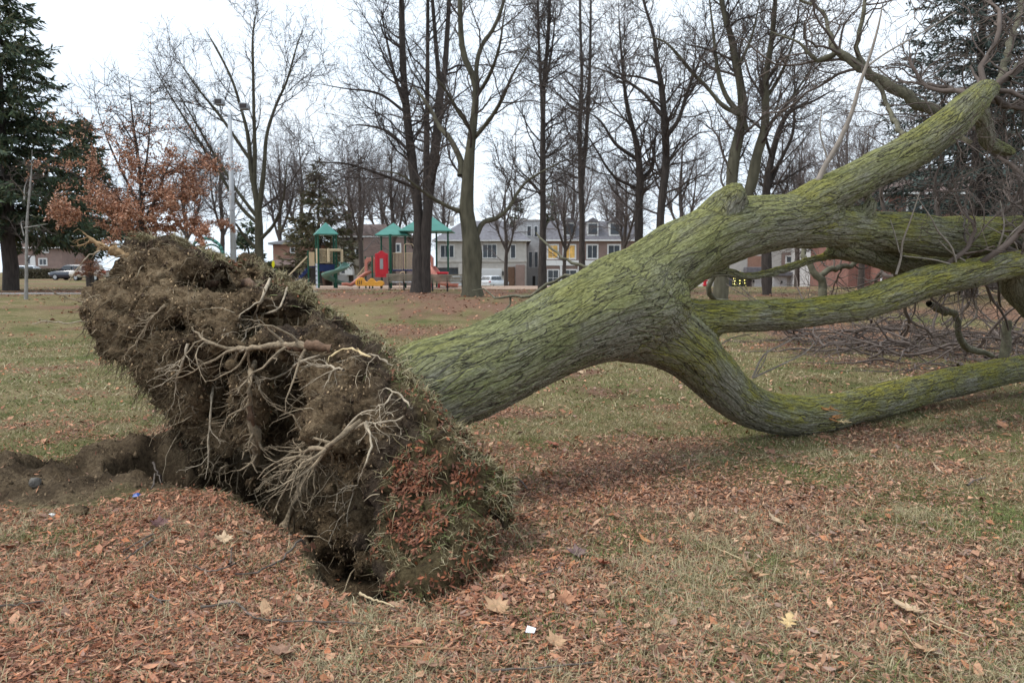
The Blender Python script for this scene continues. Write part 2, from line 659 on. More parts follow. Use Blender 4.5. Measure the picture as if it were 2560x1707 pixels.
# ================================================================== THE FALLEN TREE
# skeleton rows: u, v in the 2352 wide view, metres ahead, half width in view pixels
TRUNK = [(880, 945, 5.25, 105), (985, 893, 5.5, 112), (1110, 845, 5.8, 104), (1245, 781, 6.15, 100), (1350, 731, 6.4, 107), (1440, 702, 6.65, 124), (1505, 692, 6.85, 108)]
LIMBS = {
    'upper': [(1420, 690, 6.6, 84), (1525, 612, 6.85, 84), (1620, 553, 7.1, 76), (1710, 522, 7.3, 70), (1800, 508, 7.5, 62), (1880, 490, 7.7, 55)],
    'rising': [(1800, 500, 7.5, 50), (1880, 458, 7.65, 46), (1990, 402, 7.85, 42), (2090, 350, 8.05, 42), (2170, 295, 8.2, 39), (2225, 243, 8.35, 34), (2258, 214, 8.6, 27), (2274, 208, 8.95, 22), (2284, 214, 9.3, 16)],
    'level': [(1800, 520, 7.5, 52), (1900, 520, 7.75, 50), (1990, 526, 8.0, 44), (2080, 535, 8.2, 47), (2170, 543, 8.45, 47), (2260, 541, 8.7, 44), (2360, 533, 9.0, 39), (2460, 520, 9.4, 34), (2580, 500, 10.0, 20)],
    'middle': [(1480, 732, 6.7, 72), (1550, 732, 6.85, 54), (1610, 728, 6.95, 42), (1700, 727, 7.1, 38), (1800, 722, 7.3, 36), (1900, 712, 7.5, 35), (1980, 700, 7.65, 36), (2060, 672, 7.8, 39), (2150, 645, 8.0, 37), (2250, 622, 8.2, 33), (2352, 603, 8.4, 30), (2440, 588, 8.6, 27), (2540, 560, 9.0, 16)],
    'lower': [(1440, 742, 6.7, 92), (1525, 768, 6.8, 80), (1592, 815, 6.98, 66), (1654, 880, 7.2, 56), (1720, 930, 7.45, 51), (1800, 953, 7.65, 48), (1880, 950, 7.9, 44), (1960, 936, 8.25, 40), (2060, 910, 8.8, 38), (2160, 885, 9.5, 36), (2260, 862, 10.1, 33), (2352, 845, 10.5, 31), (2440, 828, 10.9, 28), (2540, 812, 11.5, 20)],
    'behind': [(1930, 550, 7.9, 42), (2000, 580, 8.3, 30), (2080, 605, 8.8, 28), (2180, 600, 9.4, 26), (2300, 590, 10.0, 26), (2450, 560, 10.8, 20)],
    'thin': [(1600, 640, 7.1, 12), (1660, 626, 7.3, 11), (1725, 634, 7.5, 11), (1800, 618, 7.75, 11), (1880, 592, 8.0, 11), (1960, 584, 8.25, 12), (2040, 600, 8.6, 14)],
    'strut': [(2330, 610, 8.5, 22), (2325, 650, 8.9, 26), (2345, 690, 9.4, 24), (2400, 740, 10.0, 20)],
    'knob': [(1640, 510, 7.1, 50), (1672, 465, 7.08, 38), (1690, 440, 7.05, 31), (1697, 427, 7.03, 20)],
    'elbow': [(2215, 255, 8.3, 22), (2250, 262, 8.4, 20), (2265, 300, 8.5, 19), (2270, 328, 8.6, 17), (2310, 345, 8.65, 14), (2330, 350, 8.7, 7)],
    'crotch': [(1930, 515, 7.85, 30), (1985, 490, 7.85, 22), (2008, 458, 7.8, 12)],
}
BIG = []                                  # name, resampled rows x y z r


def skel(rows, n=None):
    P = np.array([[*vat(u, v, d), hw * S * d / F] for u, v, d, hw in rows])
    L = np.linalg.norm(np.diff(P[:, :3], axis=0), axis=1).sum()
    return catmull(P, n or max(8, int(L / 0.04)))


BIG.append(('trunk', skel(TRUNK)))
for nm, rows in LIMBS.items():
    BIG.append((nm, skel(rows)))
vv, qq, off = [], [], 0
rngb = np.random.RandomState(5)
for nm, P in BIG:
    r = P[:, 3] * (1 + 0.05 * noise3(np.stack([P[:, 0] * 2, P[:, 1] * 2, P[:, 2] * 2], -1)))
    v, q = tubes([(P[None, :, :3], r[None], 20)])
    n0 = len(v)
    m = 20
    tri = [np.stack([np.full(m, n0), np.arange(m), np.roll(np.arange(m), -1)], -1)[:, ::-1], np.stack([np.full(m, n0 + 1), n0 - m + np.arange(m), n0 - m + np.roll(np.arange(m), -1)], -1)]
    tip = P[-1, :3] + (P[-1, :3] - P[-2, :3]) / np.linalg.norm(P[-1, :3] - P[-2, :3]) * P[-1, 3] * 0.5
    v = np.vstack([v, P[0, :3], tip])
    vv.append(v)
    qq += [q + off, *(t + off for t in tri)]
    off += len(v)
V0 = np.concatenate(vv)
tmp = mk('remesh_source', V0, [q for q in qq])


def remeshed(o, voxel, smooth_it=0, subdiv=0):
    md = o.modifiers.new('r', 'REMESH')
    md.mode = 'VOXEL'
    md.voxel_size = voxel
    if smooth_it:
        sm = o.modifiers.new('s', 'SMOOTH')
        sm.factor = 0.5
        sm.iterations = smooth_it
    if subdiv:
        sd = o.modifiers.new('d', 'SUBSURF')
        sd.levels = subdiv
        sd.render_levels = subdiv
    dg = bpy.context.evaluated_depsgraph_get()
    dg.update()
    ev = o.evaluated_get(dg)
    me = ev.to_mesh()
    n = len(me.vertices)
    co = np.empty(n * 3, np.float32)
    me.vertices.foreach_get('co', co)
    nl = len(me.loops)
    li = np.empty(nl, np.int32)
    me.loops.foreach_get('vertex_index', li)
    npoly = len(me.polygons)
    assert nl == npoly * 4
    nr = np.empty(n * 3, np.float32)
    me.vertices.foreach_get('normal', nr)
    ev.to_mesh_clear()
    old = o.data
    bpy.data.objects.remove(o)
    bpy.data.meshes.remove(old)
    return co.reshape(-1, 3).astype(float), li.reshape(-1, 4), nr.reshape(-1, 3).astype(float)


Vt, Qt, Nt = remeshed(tmp, 0.030, 7, 1)

# bark grain: distance along the limb and position across it, so that the fissures run with the wood
SK, SID, SS, SN, SB, SR, ST = [], [], [], [], [], [], []
s_start = {'trunk': 0.0}
for k, (nm, P) in enumerate(BIG):
    p = P[:, :3]
    T = np.gradient(p, axis=0)
    T /= np.linalg.norm(T, axis=1)[:, None]
    s = np.concatenate([[0], np.cumsum(np.linalg.norm(np.diff(p, axis=0), axis=1))])
    base = 0.0
    if k:
        dd = np.linalg.norm(np.array(SK) - p[0], axis=1)
        base = SS[int(dd.argmin())]
    N0 = np.cross(T[0], [0.3, -1.0, 0.1])
    N0 /= np.linalg.norm(N0)
    for i in range(len(p)):
        N0 = N0 - (N0 @ T[i]) * T[i]
        N0 /= np.linalg.norm(N0)
        SK.append(p[i]); SID.append(k); SS.append(base + s[i]); SN.append(N0.copy()); SB.append(np.cross(T[i], N0)); SR.append(P[i, 3]); ST.append(T[i])
SK, SID, SS, SN, SB, SR, ST = map(np.array, (SK, SID, SS, SN, SB, SR, ST))
pen = np.where(SID == 0, 0.16 * sstep(0.60, 1.0, SS / SS[SID == 0].max()), 0.0)
near = np.empty(len(Vt), int)
for a in range(0, len(Vt), 20000):
    v = Vt[a:a + 20000]
    d2 = (v ** 2).sum(1)[:, None] + (SK ** 2).sum(1)[None] - 2 * v @ SK.T
    near[a:a + 20000] = (np.sqrt(np.maximum(d2, 0)) - SR[None] + pen[None]).argmin(1)
rel = Vt - SK[near]
grain = np.stack([SS[near] + (rel * ST[near]).sum(1), (rel * SN[near]).sum(1), (rel * SB[near]).sum(1)], -1)
lab = SID[near]
# broad swellings of the wood
Vt = Vt + Nt * (0.022 * noise3(Vt * 2.6) + 0.012 * noise3(grain * np.array([1.5, 9, 9])))[:, None]

m_bark = bpy.data.materials.new('mossy_fissured_bark')
m_bark.use_nodes = True
m_bark.displacement_method = 'BOTH'
nt = m_bark.node_tree
bs = nt.nodes['Principled BSDF']
bs.inputs['Roughness'].default_value = 0.9
bs.inputs['Specular IOR Level'].default_value = 0.15
g = _attr(nt, 'grain').outputs['Vector']


def _map(nt, vec, sc, loc=(0, 0, 0)):
    mp = nt.nodes.new('ShaderNodeMapping')
    mp.inputs['Scale'].default_value = sc
    mp.inputs['Location'].default_value = loc
    nt.links.new(vec, mp.inputs['Vector'])
    return mp.outputs['Vector']


wv = nt.nodes.new('ShaderNodeTexNoise')
wv.inputs['Scale'].default_value = 1.0
wv.inputs['Detail'].default_value = 2.0
nt.links.new(_map(nt, g, (4.0, 8.0, 8.0)), wv.inputs['Vector'])
vm = nt.nodes.new('ShaderNodeVectorMath')
vm.operation = 'SCALE'
vm.inputs['Scale'].default_value = 0.040
nt.links.new(wv.outputs['Color'], vm.inputs[0])
va = nt.nodes.new('ShaderNodeVectorMath')
va.operation = 'ADD'
nt.links.new(g, va.inputs[0])
nt.links.new(vm.outputs['Vector'], va.inputs[1])
gw = va.outputs['Vector']


def _crack(scale, seed, width):
    n = _noise(nt, 1.0, 2.0, 0.45, _map(nt, gw, scale, seed))
    a = _math(nt, 'ABSOLUTE', _math(nt, 'SUBTRACT', n, 0.5))
    mr = nt.nodes.new('ShaderNodeMapRange')
    mr.interpolation_type = 'SMOOTHSTEP'
    mr.inputs[1].default_value = 0.0
    mr.inputs[2].default_value = width
    nt.links.new(a, mr.inputs[0])
    return mr.outputs[0]


c1 = _crack((1.25, 15.0, 15.0), (0, 0, 0), 0.018)
c2 = _crack((2.2, 33.0, 33.0), (7, 3, 1), 0.024)
vo = nt.nodes.new('ShaderNodeTexVoronoi')
vo.feature = 'DISTANCE_TO_EDGE'
vo.inputs['Scale'].default_value = 1.0
vc = nt.nodes.new('ShaderNodeTexVoronoi')
vc.inputs['Scale'].default_value = 1.0
for _v in (vo, vc):
    nt.links.new(_map(nt, gw, (1.9, 16.0, 16.0), (2, 5, 1)), _v.inputs['Vector'])
mrv = nt.nodes.new('ShaderNodeMapRange')
mrv.interpolation_type = 'SMOOTHSTEP'
mrv.inputs[1].default_value = 0.0
mrv.inputs[2].default_value = 0.07
nt.links.new(vo.outputs['Distance'], mrv.inputs[0])
sepc = nt.nodes.new('ShaderNodeSeparateColor')
nt.links.new(vc.outputs['Color'], sepc.inputs[0])
cell = sepc.outputs[0]
crk = _math(nt, 'MULTIPLY', _math(nt, 'MULTIPLY', c1, _math(nt, 'ADD', 0.5, _math(nt, 'MULTIPLY', c2, 0.5))), _math(nt, 'ADD', 0.25, _math(nt, 'MULTIPLY', mrv.outputs[0], 0.75)))
plate = _noise(nt, 1.0, 3.0, 0.55, _map(nt, gw, (5.0, 22.0, 22.0), (3, 9, 2)))
flake = _noise(nt, 1.0, 5.0, 0.65, _map(nt, gw, (26.0, 95.0, 95.0)))
patch = _noise(nt, 1.0, 3.0, 0.6, _map(nt, g, (1.7, 3.2, 3.2), (4, 4, 4)))
patch2 = _noise(nt, 1.0, 4.0, 0.6, _map(nt, g, (6.0, 13.0, 13.0), (1, 2, 8)))
geo = nt.nodes.new('ShaderNodeNewGeometry')
sx = nt.nodes.new('ShaderNodeSeparateXYZ')
nt.links.new(geo.outputs['Normal'], sx.inputs[0])
grey = _ramp(nt, flake, [(0.30, (0.090, 0.086, 0.066)), (0.50, (0.180, 0.172, 0.136)), (0.68, (0.320, 0.308, 0.255))])
algae = _ramp(nt, flake, [(0.30, (0.078, 0.083, 0.036)), (0.50, (0.158, 0.164, 0.074)), (0.70, (0.270, 0.276, 0.145))])
moss = _ramp(nt, flake, [(0.32, (0.100, 0.094, 0.016)), (0.52, (0.225, 0.205, 0.032)), (0.70, (0.350, 0.315, 0.065))])
upf = _math(nt, 'MULTIPLY', sx.outputs[2], 0.24)
af = _ramp(nt, _math(nt, 'ADD', patch, upf), [(0.36, (0, 0, 0)), (0.64, (1, 1, 1))])
mf = _ramp(nt, _math(nt, 'ADD', _math(nt, 'ADD', _math(nt, 'MULTIPLY', patch2, 0.6), _math(nt, 'MULTIPLY', patch, 0.4)), _math(nt, 'MULTIPLY', sx.outputs[2], 0.15)), [(0.50, (0, 0, 0)), (0.66, (1, 1, 1))])
mf = _math(nt, 'MULTIPLY', mf, _attr(nt, 'mossy').outputs['Fac'])
bcol = _mix(nt, af, grey, algae)
bcol = _mix(nt, 1.0, bcol, _ramp(nt, cell, [(0.0, (0.88, 0.87, 0.85)), (1.0, (1.12, 1.12, 1.10))]), 'MULTIPLY')
bcol = _mix(nt, _math(nt, 'MULTIPLY', mf, 0.9), bcol, moss)
bcol = _mix(nt, _ramp(nt, crk, [(0.02, (0.92, 0.92, 0.92)), (0.45, (0, 0, 0))]), bcol, (0.036, 0.033, 0.024))
nt.links.new(bcol, bs.inputs['Base Color'])
hgt = _math(nt, 'ADD', _math(nt, 'ADD', _math(nt, 'MULTIPLY', crk, 0.55), _math(nt, 'MULTIPLY', cell, 0.34)), _math(nt, 'ADD', _math(nt, 'MULTIPLY', plate, 0.55), _math(nt, 'MULTIPLY', flake, 0.16)))
dsp = nt.nodes.new('ShaderNodeDisplacement')
dsp.inputs['Scale'].default_value = 0.023
dsp.inputs['Midlevel'].default_value = 1.0
nt.links.new(hgt, dsp.inputs['Height'])
nt.links.new(dsp.outputs['Displacement'], nt.nodes['Material Output'].inputs['Displacement'])

TB = np.array([*vat(985, 893, 5.35)[:2], 0.0])
fallen = empty('fallen_tree', TB)
tag(fallen, 'huge uprooted tree with mossy green trunk lying across the lawn', 'tree')
fl = lab[Qt[:, 0]]
names = [nm for nm, _ in BIG]
_mv = {'middle': .95, 'level': .8, 'lower': 1.0, 'thin': .8, 'rising': .45, 'behind': .5, 'upper': .35, 'knob': .5, 'trunk': .22}
mossy = np.array([_mv.get(n, .4) for n in names])[lab]
mossy = np.clip(mossy + 0.5 * noise3(Vt * 1.3), 0, 1)
part_name = {'trunk': 'trunk', 'knob': 'trunk', 'upper': 'trunk', 'crotch': 'limb', 'thin': 'branch', 'strut': 'branch', 'elbow': 'branch'}
limb_label = {'rising': 'limb rising to the upper right with a bent end', 'level': 'upper level limb leaving the frame', 'middle': 'middle limb with yellow moss along its top', 'lower': 'lowest limb curving down to touch the grass', 'thin': 'thin mossy branch below the upper limb', 'behind': 'shaded limb behind the upper limb'}
limb_obj = {}
for grp in (['trunk', 'knob', 'upper'], ['rising', 'crotch'], ['level'], ['middle'], ['lower'], ['behind'], ['thin'], ['strut'], ['elbow']):
    sel = np.isin(fl, [names.index(n) for n in grp])
    q = Qt[sel]
    ids, inv = np.unique(q, return_inverse=True)
    q = inv.reshape(-1, 4)
    o = mk(part_name.get(grp[0], 'limb'), Vt[ids], q, m_bark, fallen, smooth=True, off=TB)
    vattr(o, 'grain', grain[ids], 'FLOAT_VECTOR')
    vattr(o, 'mossy', mossy[ids], 'FLOAT')
    if grp[0] in limb_label:
        o['label'] = limb_label[grp[0]]
    limb_obj[grp[0]] = o
bigP = dict(BIG)

# broken wood where the lowest limb cracked on the ground
m_wood = pmat('fresh_split_wood', (0.42, 0.20, 0.075), 0.8, 0.35, 30, 0.5, 90)
m_pale = pmat('pale_split_wood', (0.62, 0.48, 0.27), 0.8, 0.25, 30, 0.5, 90)
rs = random.Random(3)
for (u, v, d, n, ln, mt, nm) in ((1905, 958, 7.72, 11, 0.10, m_wood, 'split_wood'), (1940, 968, 7.75, 9, 0.09, m_pale, 'split_wood'), (1895, 937, 7.68, 6, 0.16, m_wood, 'torn_bark')):
    b = MB()
    p = Vector(vat(u, v, d))
    for k in range(n):
        a = p + Vector((rs.uniform(-.07, .07), rs.uniform(-.03, .02), rs.uniform(-.018, .018)))
        e = a + Vector((rs.uniform(-.2, 1) * ln, rs.uniform(-.6, .0) * ln * .5, rs.uniform(-.35, .35) * ln))
        b.bar(a, e, rs.uniform(.004, .010), 4, .001)
    b.v = [tuple(np.array(x) - TB) for x in b.v]
    b.build(nm, mt, fallen)

# ================================================================== ROOT PLATE
OUT = np.array([(290, 537), (335, 532), (400, 546), (450, 572), (530, 592), (600, 604), (680, 645), (740, 692), (785, 728), (850, 785), (900, 832), (950, 882), (1000, 938), (1050, 1000), (1100, 1058), (1150, 1115), (1183, 1180), (1172, 1245), (1125, 1305), (1070, 1375), (960, 1412), (890, 1388), (850, 1330), (822, 1270), (770, 1250), (700, 1225), (640, 1195), (600, 1130), (540, 1120), (470, 1110), (440, 1060), (415, 1000), (350, 945), (305, 885), (270, 835), (205, 785), (162, 740), (170, 690), (218, 640), (255, 590)], float)
CTRL = np.array([(300, 545, 6.9), (200, 740, 6.45), (230, 650, 6.6), (450, 800, 5.95), (400, 650, 6.25), (350, 930, 6.2), (450, 1060, 6.25), (600, 620, 6.35), (600, 800, 5.65), (600, 1000, 5.75), (560, 1100, 5.95), (740, 700, 6.1), (700, 800, 5.45), (660, 950, 5.6), (850, 800, 5.45), (820, 900, 5.0), (900, 1000, 4.7), (700, 1150, 5.1), (950, 900, 4.95), (1000, 1000, 4.65), (800, 1200, 4.65), (760, 1080, 5.0), (900, 1120, 4.45), (1000, 1200, 4.26), (1000, 1300, 4.04), (1000, 1375, 3.80), (950, 1400, 3.70), (900, 1250, 4.28), (1150, 1150, 4.5), (1165, 1240, 4.40), (1090, 1330, 4.08), (880, 1350, 3.98), (640, 1190, 5.3)], float)


def tps(c, q):
    """thin plate spline through c[:, :2] -> c[:, 2] evaluated at q"""
    def U(r2):
        return np.where(r2 > 0, r2 * np.log(r2 + 1e-12), 0)
    n = len(c)
    X = c[:, :2] / 500.0
    K = U(((X[:, None] - X[None]) ** 2).sum(-1)) + 0.02 * np.eye(n)
    P = np.hstack([np.ones((n, 1)), X])
    A = np.block([[K, P], [P.T, np.zeros((3, 3))]])
    w = np.linalg.solve(A, np.concatenate([c[:, 2], np.zeros(3)]))
    Y = np.asarray(q, float) / 500.0
    return U(((Y[:, None] - X[None]) ** 2).sum(-1)) @ w[:n] + w[n] + Y @ w[n + 1:]


def inside(poly, q):
    x, y = q[:, 0], q[:, 1]
    r = np.zeros(len(q), bool)
    n = len(poly)
    for i in range(n):
        (x1, y1), (x2, y2) = poly[i], poly[(i + 1) % n]
        c = ((y1 > y) != (y2 > y)) & (x < (x2 - x1) * (y - y1) / (y2 - y1 + 1e-9) + x1)
        r ^= c
    return r


def edge_d(poly, q):
    pts = list(poly) + [poly[0]]
    return seg_dist(q[:, 0], q[:, 1], pts)[0]


RIM = [(290, 540, 6.9), (400, 548, 6.7), (450, 573, 6.6), (530, 594, 6.45), (600, 606, 6.3), (680, 648, 6.15), (740, 692, 6.0), (790, 730, 5.85), (850, 787, 5.6), (900, 834, 5.25), (950, 884, 5.0), (1000, 940, 4.82), (1050, 1002, 4.65), (1100, 1060, 4.55), (1150, 1118, 4.48), (1178, 1185, 4.42)]
CAV = [(655, 905, 44, 70), (640, 1000, 48, 80), (690, 1100, 58, 85), (735, 1190, 66, 60), (808, 1035, 34, 50), (805, 1170, 52, 80), (590, 838, 55, 28), (505, 655, 62, 24), (560, 1070, 50, 32), (500, 900, 28, 65), (770, 1240, 40, 30), (1118, 1205, 36, 36), (620, 735, 62, 26), (855, 1250, 20, 60), (395, 760, 30, 22)]
rng = np.random.RandomState(21)
uu, vv_ = np.meshgrid(np.arange(150, 1200, 27.0), np.arange(520, 1430, 27.0))
q = np.stack([uu.ravel(), vv_.ravel()], -1) + rng.uniform(-11, 11, (uu.size, 2))
q = q[inside(OUT, q)]
dist = edge_d(OUT, q)
dep = tps(CTRL, q)
hole = np.zeros(len(q), bool)
for cu, cv, ru, rv in CAV:
    hole |= ((q[:, 0] - cu) / ru) ** 2 + ((q[:, 1] - cv) / rv) ** 2 < 1
hole |= noise2(q[:, 0], q[:, 1], 1 / 62.0, 3.7, 2) < -0.30


def cav_gap(u, v):
    """pixels from the nearest hollow, negative inside"""
    return min((math.hypot((u - cu) / ru, (v - cv) / rv) - 1) * min(ru, rv) for cu, cv, ru, rv in CAV)


blobs = []
for (u, v), e, d, h in zip(q, dist, dep, hole):
    for layer, back in enumerate((0.0, 0.22, 0.42, 0.62)):
        if h and layer != 2:
            continue
        if h:
            p = vat(u, v, d + 0.95)
            blobs.append((*p, 0.13))
            continue
        rmax = max(e, 4) * S * d / F
        r = min(rng.uniform(0.13, 0.21), rmax * 1.05)
        if layer and rmax < 0.10:
            continue
        r = max(min(r, max(cav_gap(u, v), 5) * 1.25 * S * d / F), 0.038)
        p = vat(u, v, d) + np.array([0.05, 0.85, 0.03]) * r + TDIR * back
        pu = project(p) / S
        if layer:
            if not inside(OUT, pu[None])[0]:
                continue
            if cav_gap(*pu) < 8:
                continue
            r = min(r, max(edge_d(OUT, pu[None])[0], 4) * S * p[1] / F, max(cav_gap(*pu), 5) * S * p[1] / F)
        blobs.append((*p, r))
# the stump foot of the trunk inside the plate
for t in np.linspace(0, 1, 6):
    p = bigP['trunk'][0, :3] * (1 - t) + bigP['trunk'][12, :3] * t - TDIR * 0.25
    blobs.append((*p, 0.30))
ico = bpy.data.meshes.new('ico')
bm = bmesh.new()
bmesh.ops.create_icosphere(bm, subdivisions=2, radius=1.0)
iv = np.array([v.co[:] for v in bm.verts])
it = np.array([[v.index for v in f.verts] for f in bm.faces])
bm.free()
bm = bmesh.new()
bmesh.ops.create_cone(bm, cap_ends=True, cap_tris=True, segments=3, radius1=1.0, radius2=0.0, depth=1.5)
iv1 = np.array([v.co[:] for v in bm.verts])
it1 = np.array([[v.index for v in f.verts] for f in bm.faces])
bm.free()
bpy.data.meshes.remove(ico)
B = np.array(blobs)
BV = (B[:, None, :3] + iv[None] * B[:, None, 3:4]).reshape(-1, 3)
BF = (it[None] + (np.arange(len(B)) * len(iv))[:, None, None]).reshape(-1, 3)
tmp = mk('remesh_source', BV, BF)
Vp, Qp, Np = remeshed(tmp, 0.046, 1, 1)
amp = 0.13 * fbm(Vp * 3.4, 2) + 0.060 * noise3(Vp * 9 + 3) + 0.030 * noise3(Vp * 23 + 9)
rid = np.abs(noise3(Vp * 7.0 + 31))
amp = amp * (0.35 + 0.65 * sstep(0.03, 0.30, np.min([np.linalg.norm(Vp - vat(u, v, d), axis=1) for u, v, d in RIM[:12]], axis=0)))
Vp = Vp + Np * (amp - 0.03 * (rid < 0.05))[:, None]

RIM3 = np.array([vat(*r) for r in RIM])
CLUMP = [(1080, 1120, 4.45, .22), (980, 1110, 4.35, .22), (900, 1110, 4.38, .14), (960, 1200, 4.15, .25), (1060, 1200, 4.2, .25), (940, 1290, 4.05, .24), (1040, 1290, 4.05, .24), (980, 1370, 3.85, .26), (1120, 1260, 4.3, .2), (1010, 1030, 4.7, .15), (1050, 1330, 4.0, .2), (640, 720, 5.6, .10), (870, 1190, 4.3, .10), (890, 1320, 4.1, .10)]


def sodmask(P):
    d = np.full(len(P), 9.0)
    for i in range(len(RIM3) - 1):
        a, b = RIM3[i], RIM3[i + 1]
        ab = b - a
        t = np.clip(((P - a) @ ab) / (ab @ ab), 0, 1)
        w = 0.055 + 0.13 * i / len(RIM3)
        d = np.minimum(d, np.linalg.norm(P - a - t[:, None] * ab, axis=1) / w)
    for u, v, dd, r in CLUMP:
        d = np.minimum(d, np.linalg.norm(P - vat(u, v, dd), axis=1) / (r * 1.15))
    d = np.maximum(d, 2.2 - np.linalg.norm(P - vat(1118, 1210, 4.5), axis=1) / 0.11)
    d = np.maximum(d, 2.0 - np.linalg.norm(P - vat(870, 1330, 4.1), axis=1) / 0.10)
    return d + 0.35 * noise3(P * 6)


sod = 1 - sstep(0.8, 1.25, sodmask(Vp))
backf = sstep(0.25, 0.6, Np @ TDIR)
_bv = BVHTree.FromPolygons(Vp.tolist(), Qp.tolist())
_td = Vector(TDIR)
for _i in np.nonzero(backf > 0.02)[0]:
    if _bv.ray_cast(Vector(Vp[_i] + Np[_i] * 0.03), _td)[0] is not None:
        backf[_i] = 0.0
sod = np.maximum(sod, backf)

m_soil = bpy.data.materials.new('torn_root_soil')
m_soil.use_nodes = True
nt = m_soil.node_tree
bs = nt.nodes['Principled BSDF']
bs.inputs['Roughness'].default_value = 0.95
bs.inputs['Specular IOR Level'].default_value = 0.12
tc = nt.nodes.new('ShaderNodeTexCoord').outputs['Object']
n1 = _noise(nt, 2.6, 4, 0.6, tc)
n2 = _noise(nt, 30, 7, 0.72, tc)
n3 = _noise(nt, 120, 4, 0.75, tc)
sc_ = _ramp(nt, _math(nt, 'ADD', _math(nt, 'MULTIPLY', n1, 0.5), _math(nt, 'MULTIPLY', n2, 0.5)),
            [(0.38, (0.050, 0.033, 0.021)), (0.47, (0.165, 0.114, 0.066)), (0.56, (0.330, 0.238, 0.142)), (0.68, (0.460, 0.350, 0.220))])
hum = _ramp(nt, _attr(nt, 'humus').outputs['Fac'], [(0, (0, 0, 0)), (1, (1, 1, 1))])
sc_ = _mix(nt, hum, sc_, _ramp(nt, n2, [(0.35, (0.026, 0.018, 0.014)), (0.65, (0.085, 0.062, 0.048))]))
gr_ = _ramp(nt, n2, [(0.34, (0.050, 0.036, 0.020)), (0.5, (0.135, 0.100, 0.050)), (0.66, (0.20, 0.155, 0.080))])
scol = _mix(nt, _attr(nt, 'sod').outputs['Fac'], sc_, gr_)
nt.links.new(scol, bs.inputs['Base Color'])
bp = nt.nodes.new('ShaderNodeBump')
bp.inputs['Strength'].default_value = 1.0
bp.inputs['Distance'].default_value = 0.055
nt.links.new(_math(nt, 'ADD', n2, _math(nt, 'MULTIPLY', n3, 0.5)), bp.inputs['Height'])
nt.links.new(bp.outputs['Normal'], bs.inputs['Normal'])

plate = mk('root_plate', Vp, Qp, m_soil, fallen, smooth=True, off=TB)
plate['label'] = 'upturned plate of dark soil and roots at the foot of the trunk'
# dark humus lies in a layer right under the turf
hm = 1 - sstep(1.3, 2.8, sodmask(Vp) + 0.9 * noise3(Vp * 4))
vattr(plate, 'sod', sod, 'FLOAT')
vattr(plate, 'humus', np.clip(hm, 0, 1) * 0.85, 'FLOAT')
bvh = _bv
CAMP = Vector((0, 0, EYE))


def hit(u, v):
    d = Vector(vat(u, v, 1.0)) - CAMP
    d.normalize()
    h = bvh.ray_cast(CAMP, d)
    return None if h[0] is None else (np.array(h[0]), np.array(h[1]), h[3])


# ---- crumbs of soil
tri_a = np.linalg.norm(np.cross(Vp[Qp[:, 1]] - Vp[Qp[:, 0]], Vp[Qp[:, 3]] - Vp[Qp[:, 0]]), axis=1)
fc = Vp[Qp].mean(1)
fn = Np[Qp].mean(1)
fn /= np.linalg.norm(fn, axis=1)[:, None]
toC = np.array([0, 0, EYE]) - fc
toC /= np.linalg.norm(toC, axis=1)[:, None]
vis = (fn * toC).sum(1) > -0.15
fsod = sod[Qp].mean(1)
fhum = hm[Qp].mean(1)


def pick(n, w):
    return rng.choice(len(w), n, p=w / w.sum())


n = 10000
fi = pick(n, tri_a * vis * (fsod < 0.5))
rr = 0.004 + 0.014 * rng.rand(n) ** 3
pos = fc[fi] + rng.uniform(-.012, .012, (n, 3)) + fn[fi] * rr[:, None] * 0.4
sq = 1 + 0.5 * rng.uniform(-1, 1, (n, len(iv1), 1))
cv = pos[:, None] + iv1[None] * rr[:, None, None] * sq
cf = (it1[None] + (np.arange(n) * len(iv1))[:, None, None]).reshape(-1, 3)
shade = np.where(rng.rand(n)[:, None] < 0.45 + 0.5 * fhum[fi][:, None], np.array([[.070, .047, .032]]), np.array([[.280, .200, .120]])) * rng.uniform(0.6, 1.5, (n, 1))
m_crumb = vcol_mat('soil_crumb', 0.95, 0.1, 0.3, 90)
o = mk('soil_crumbs', cv.reshape(-1, 3), cf, m_crumb, plate, smooth=False, off=TB)
o.location = (0, 0, 0)
o['kind'] = 'stuff'
vattr(o, 'own_colour', np.repeat(shade, len(iv1), 0), 'FLOAT_COLOR')

# clods of soil thrown over the bare ground of the pits
n = 14000
gxp = rng.uniform(-5.6, -0.3, n)
gyp = rng.uniform(3.6, 7.6, n)
k_ = rng.rand(n) < soilmask(gxp, gyp) ** 1.5
gxp, gyp = gxp[k_], gyp[k_]
n = len(gxp)
rr = 0.005 + 0.020 * rng.rand(n) ** 4
pos = np.stack([gxp, gyp, height(gxp, gyp) + rr * .3], -1)
cv = pos[:, None] + iv1[None] * rr[:, None, None] * (1 + .55 * rng.uniform(-1, 1, (n, len(iv1), 1)))
cf = (it1[None] + (np.arange(n) * len(iv1))[:, None, None]).reshape(-1, 3)
o = mk('soil_clods', cv.reshape(-1, 3), cf, m_crumb)
tag(o, 'loose clods of dark soil scattered round the pits', 'soil', kind='stuff')
vattr(o, 'own_colour', np.repeat(np.array([[.120, .087, .054]]) * rng.uniform(.45, 1.6, (n, 1)), len(iv1), 0), 'FLOAT_COLOR')

# ---- roots that one can follow
m_root = pmat('soil_caked_root', (0.290, 0.225, 0.150), 0.92, 0.45, 26, 0.8, 120)
m_root2 = pmat('red_brown_root', (0.150, 0.090, 0.056), 0.85, 0.40, 22, 0.6, 100)
m_root3 = pmat('pale_thin_root', (0.400, 0.330, 0.240), 0.88, 0.35, 26, 0.5, 120)
m_tan = pmat('split_tan_root', (0.330, 0.215, 0.110), 0.85, 0.35, 24, 0.6, 90)


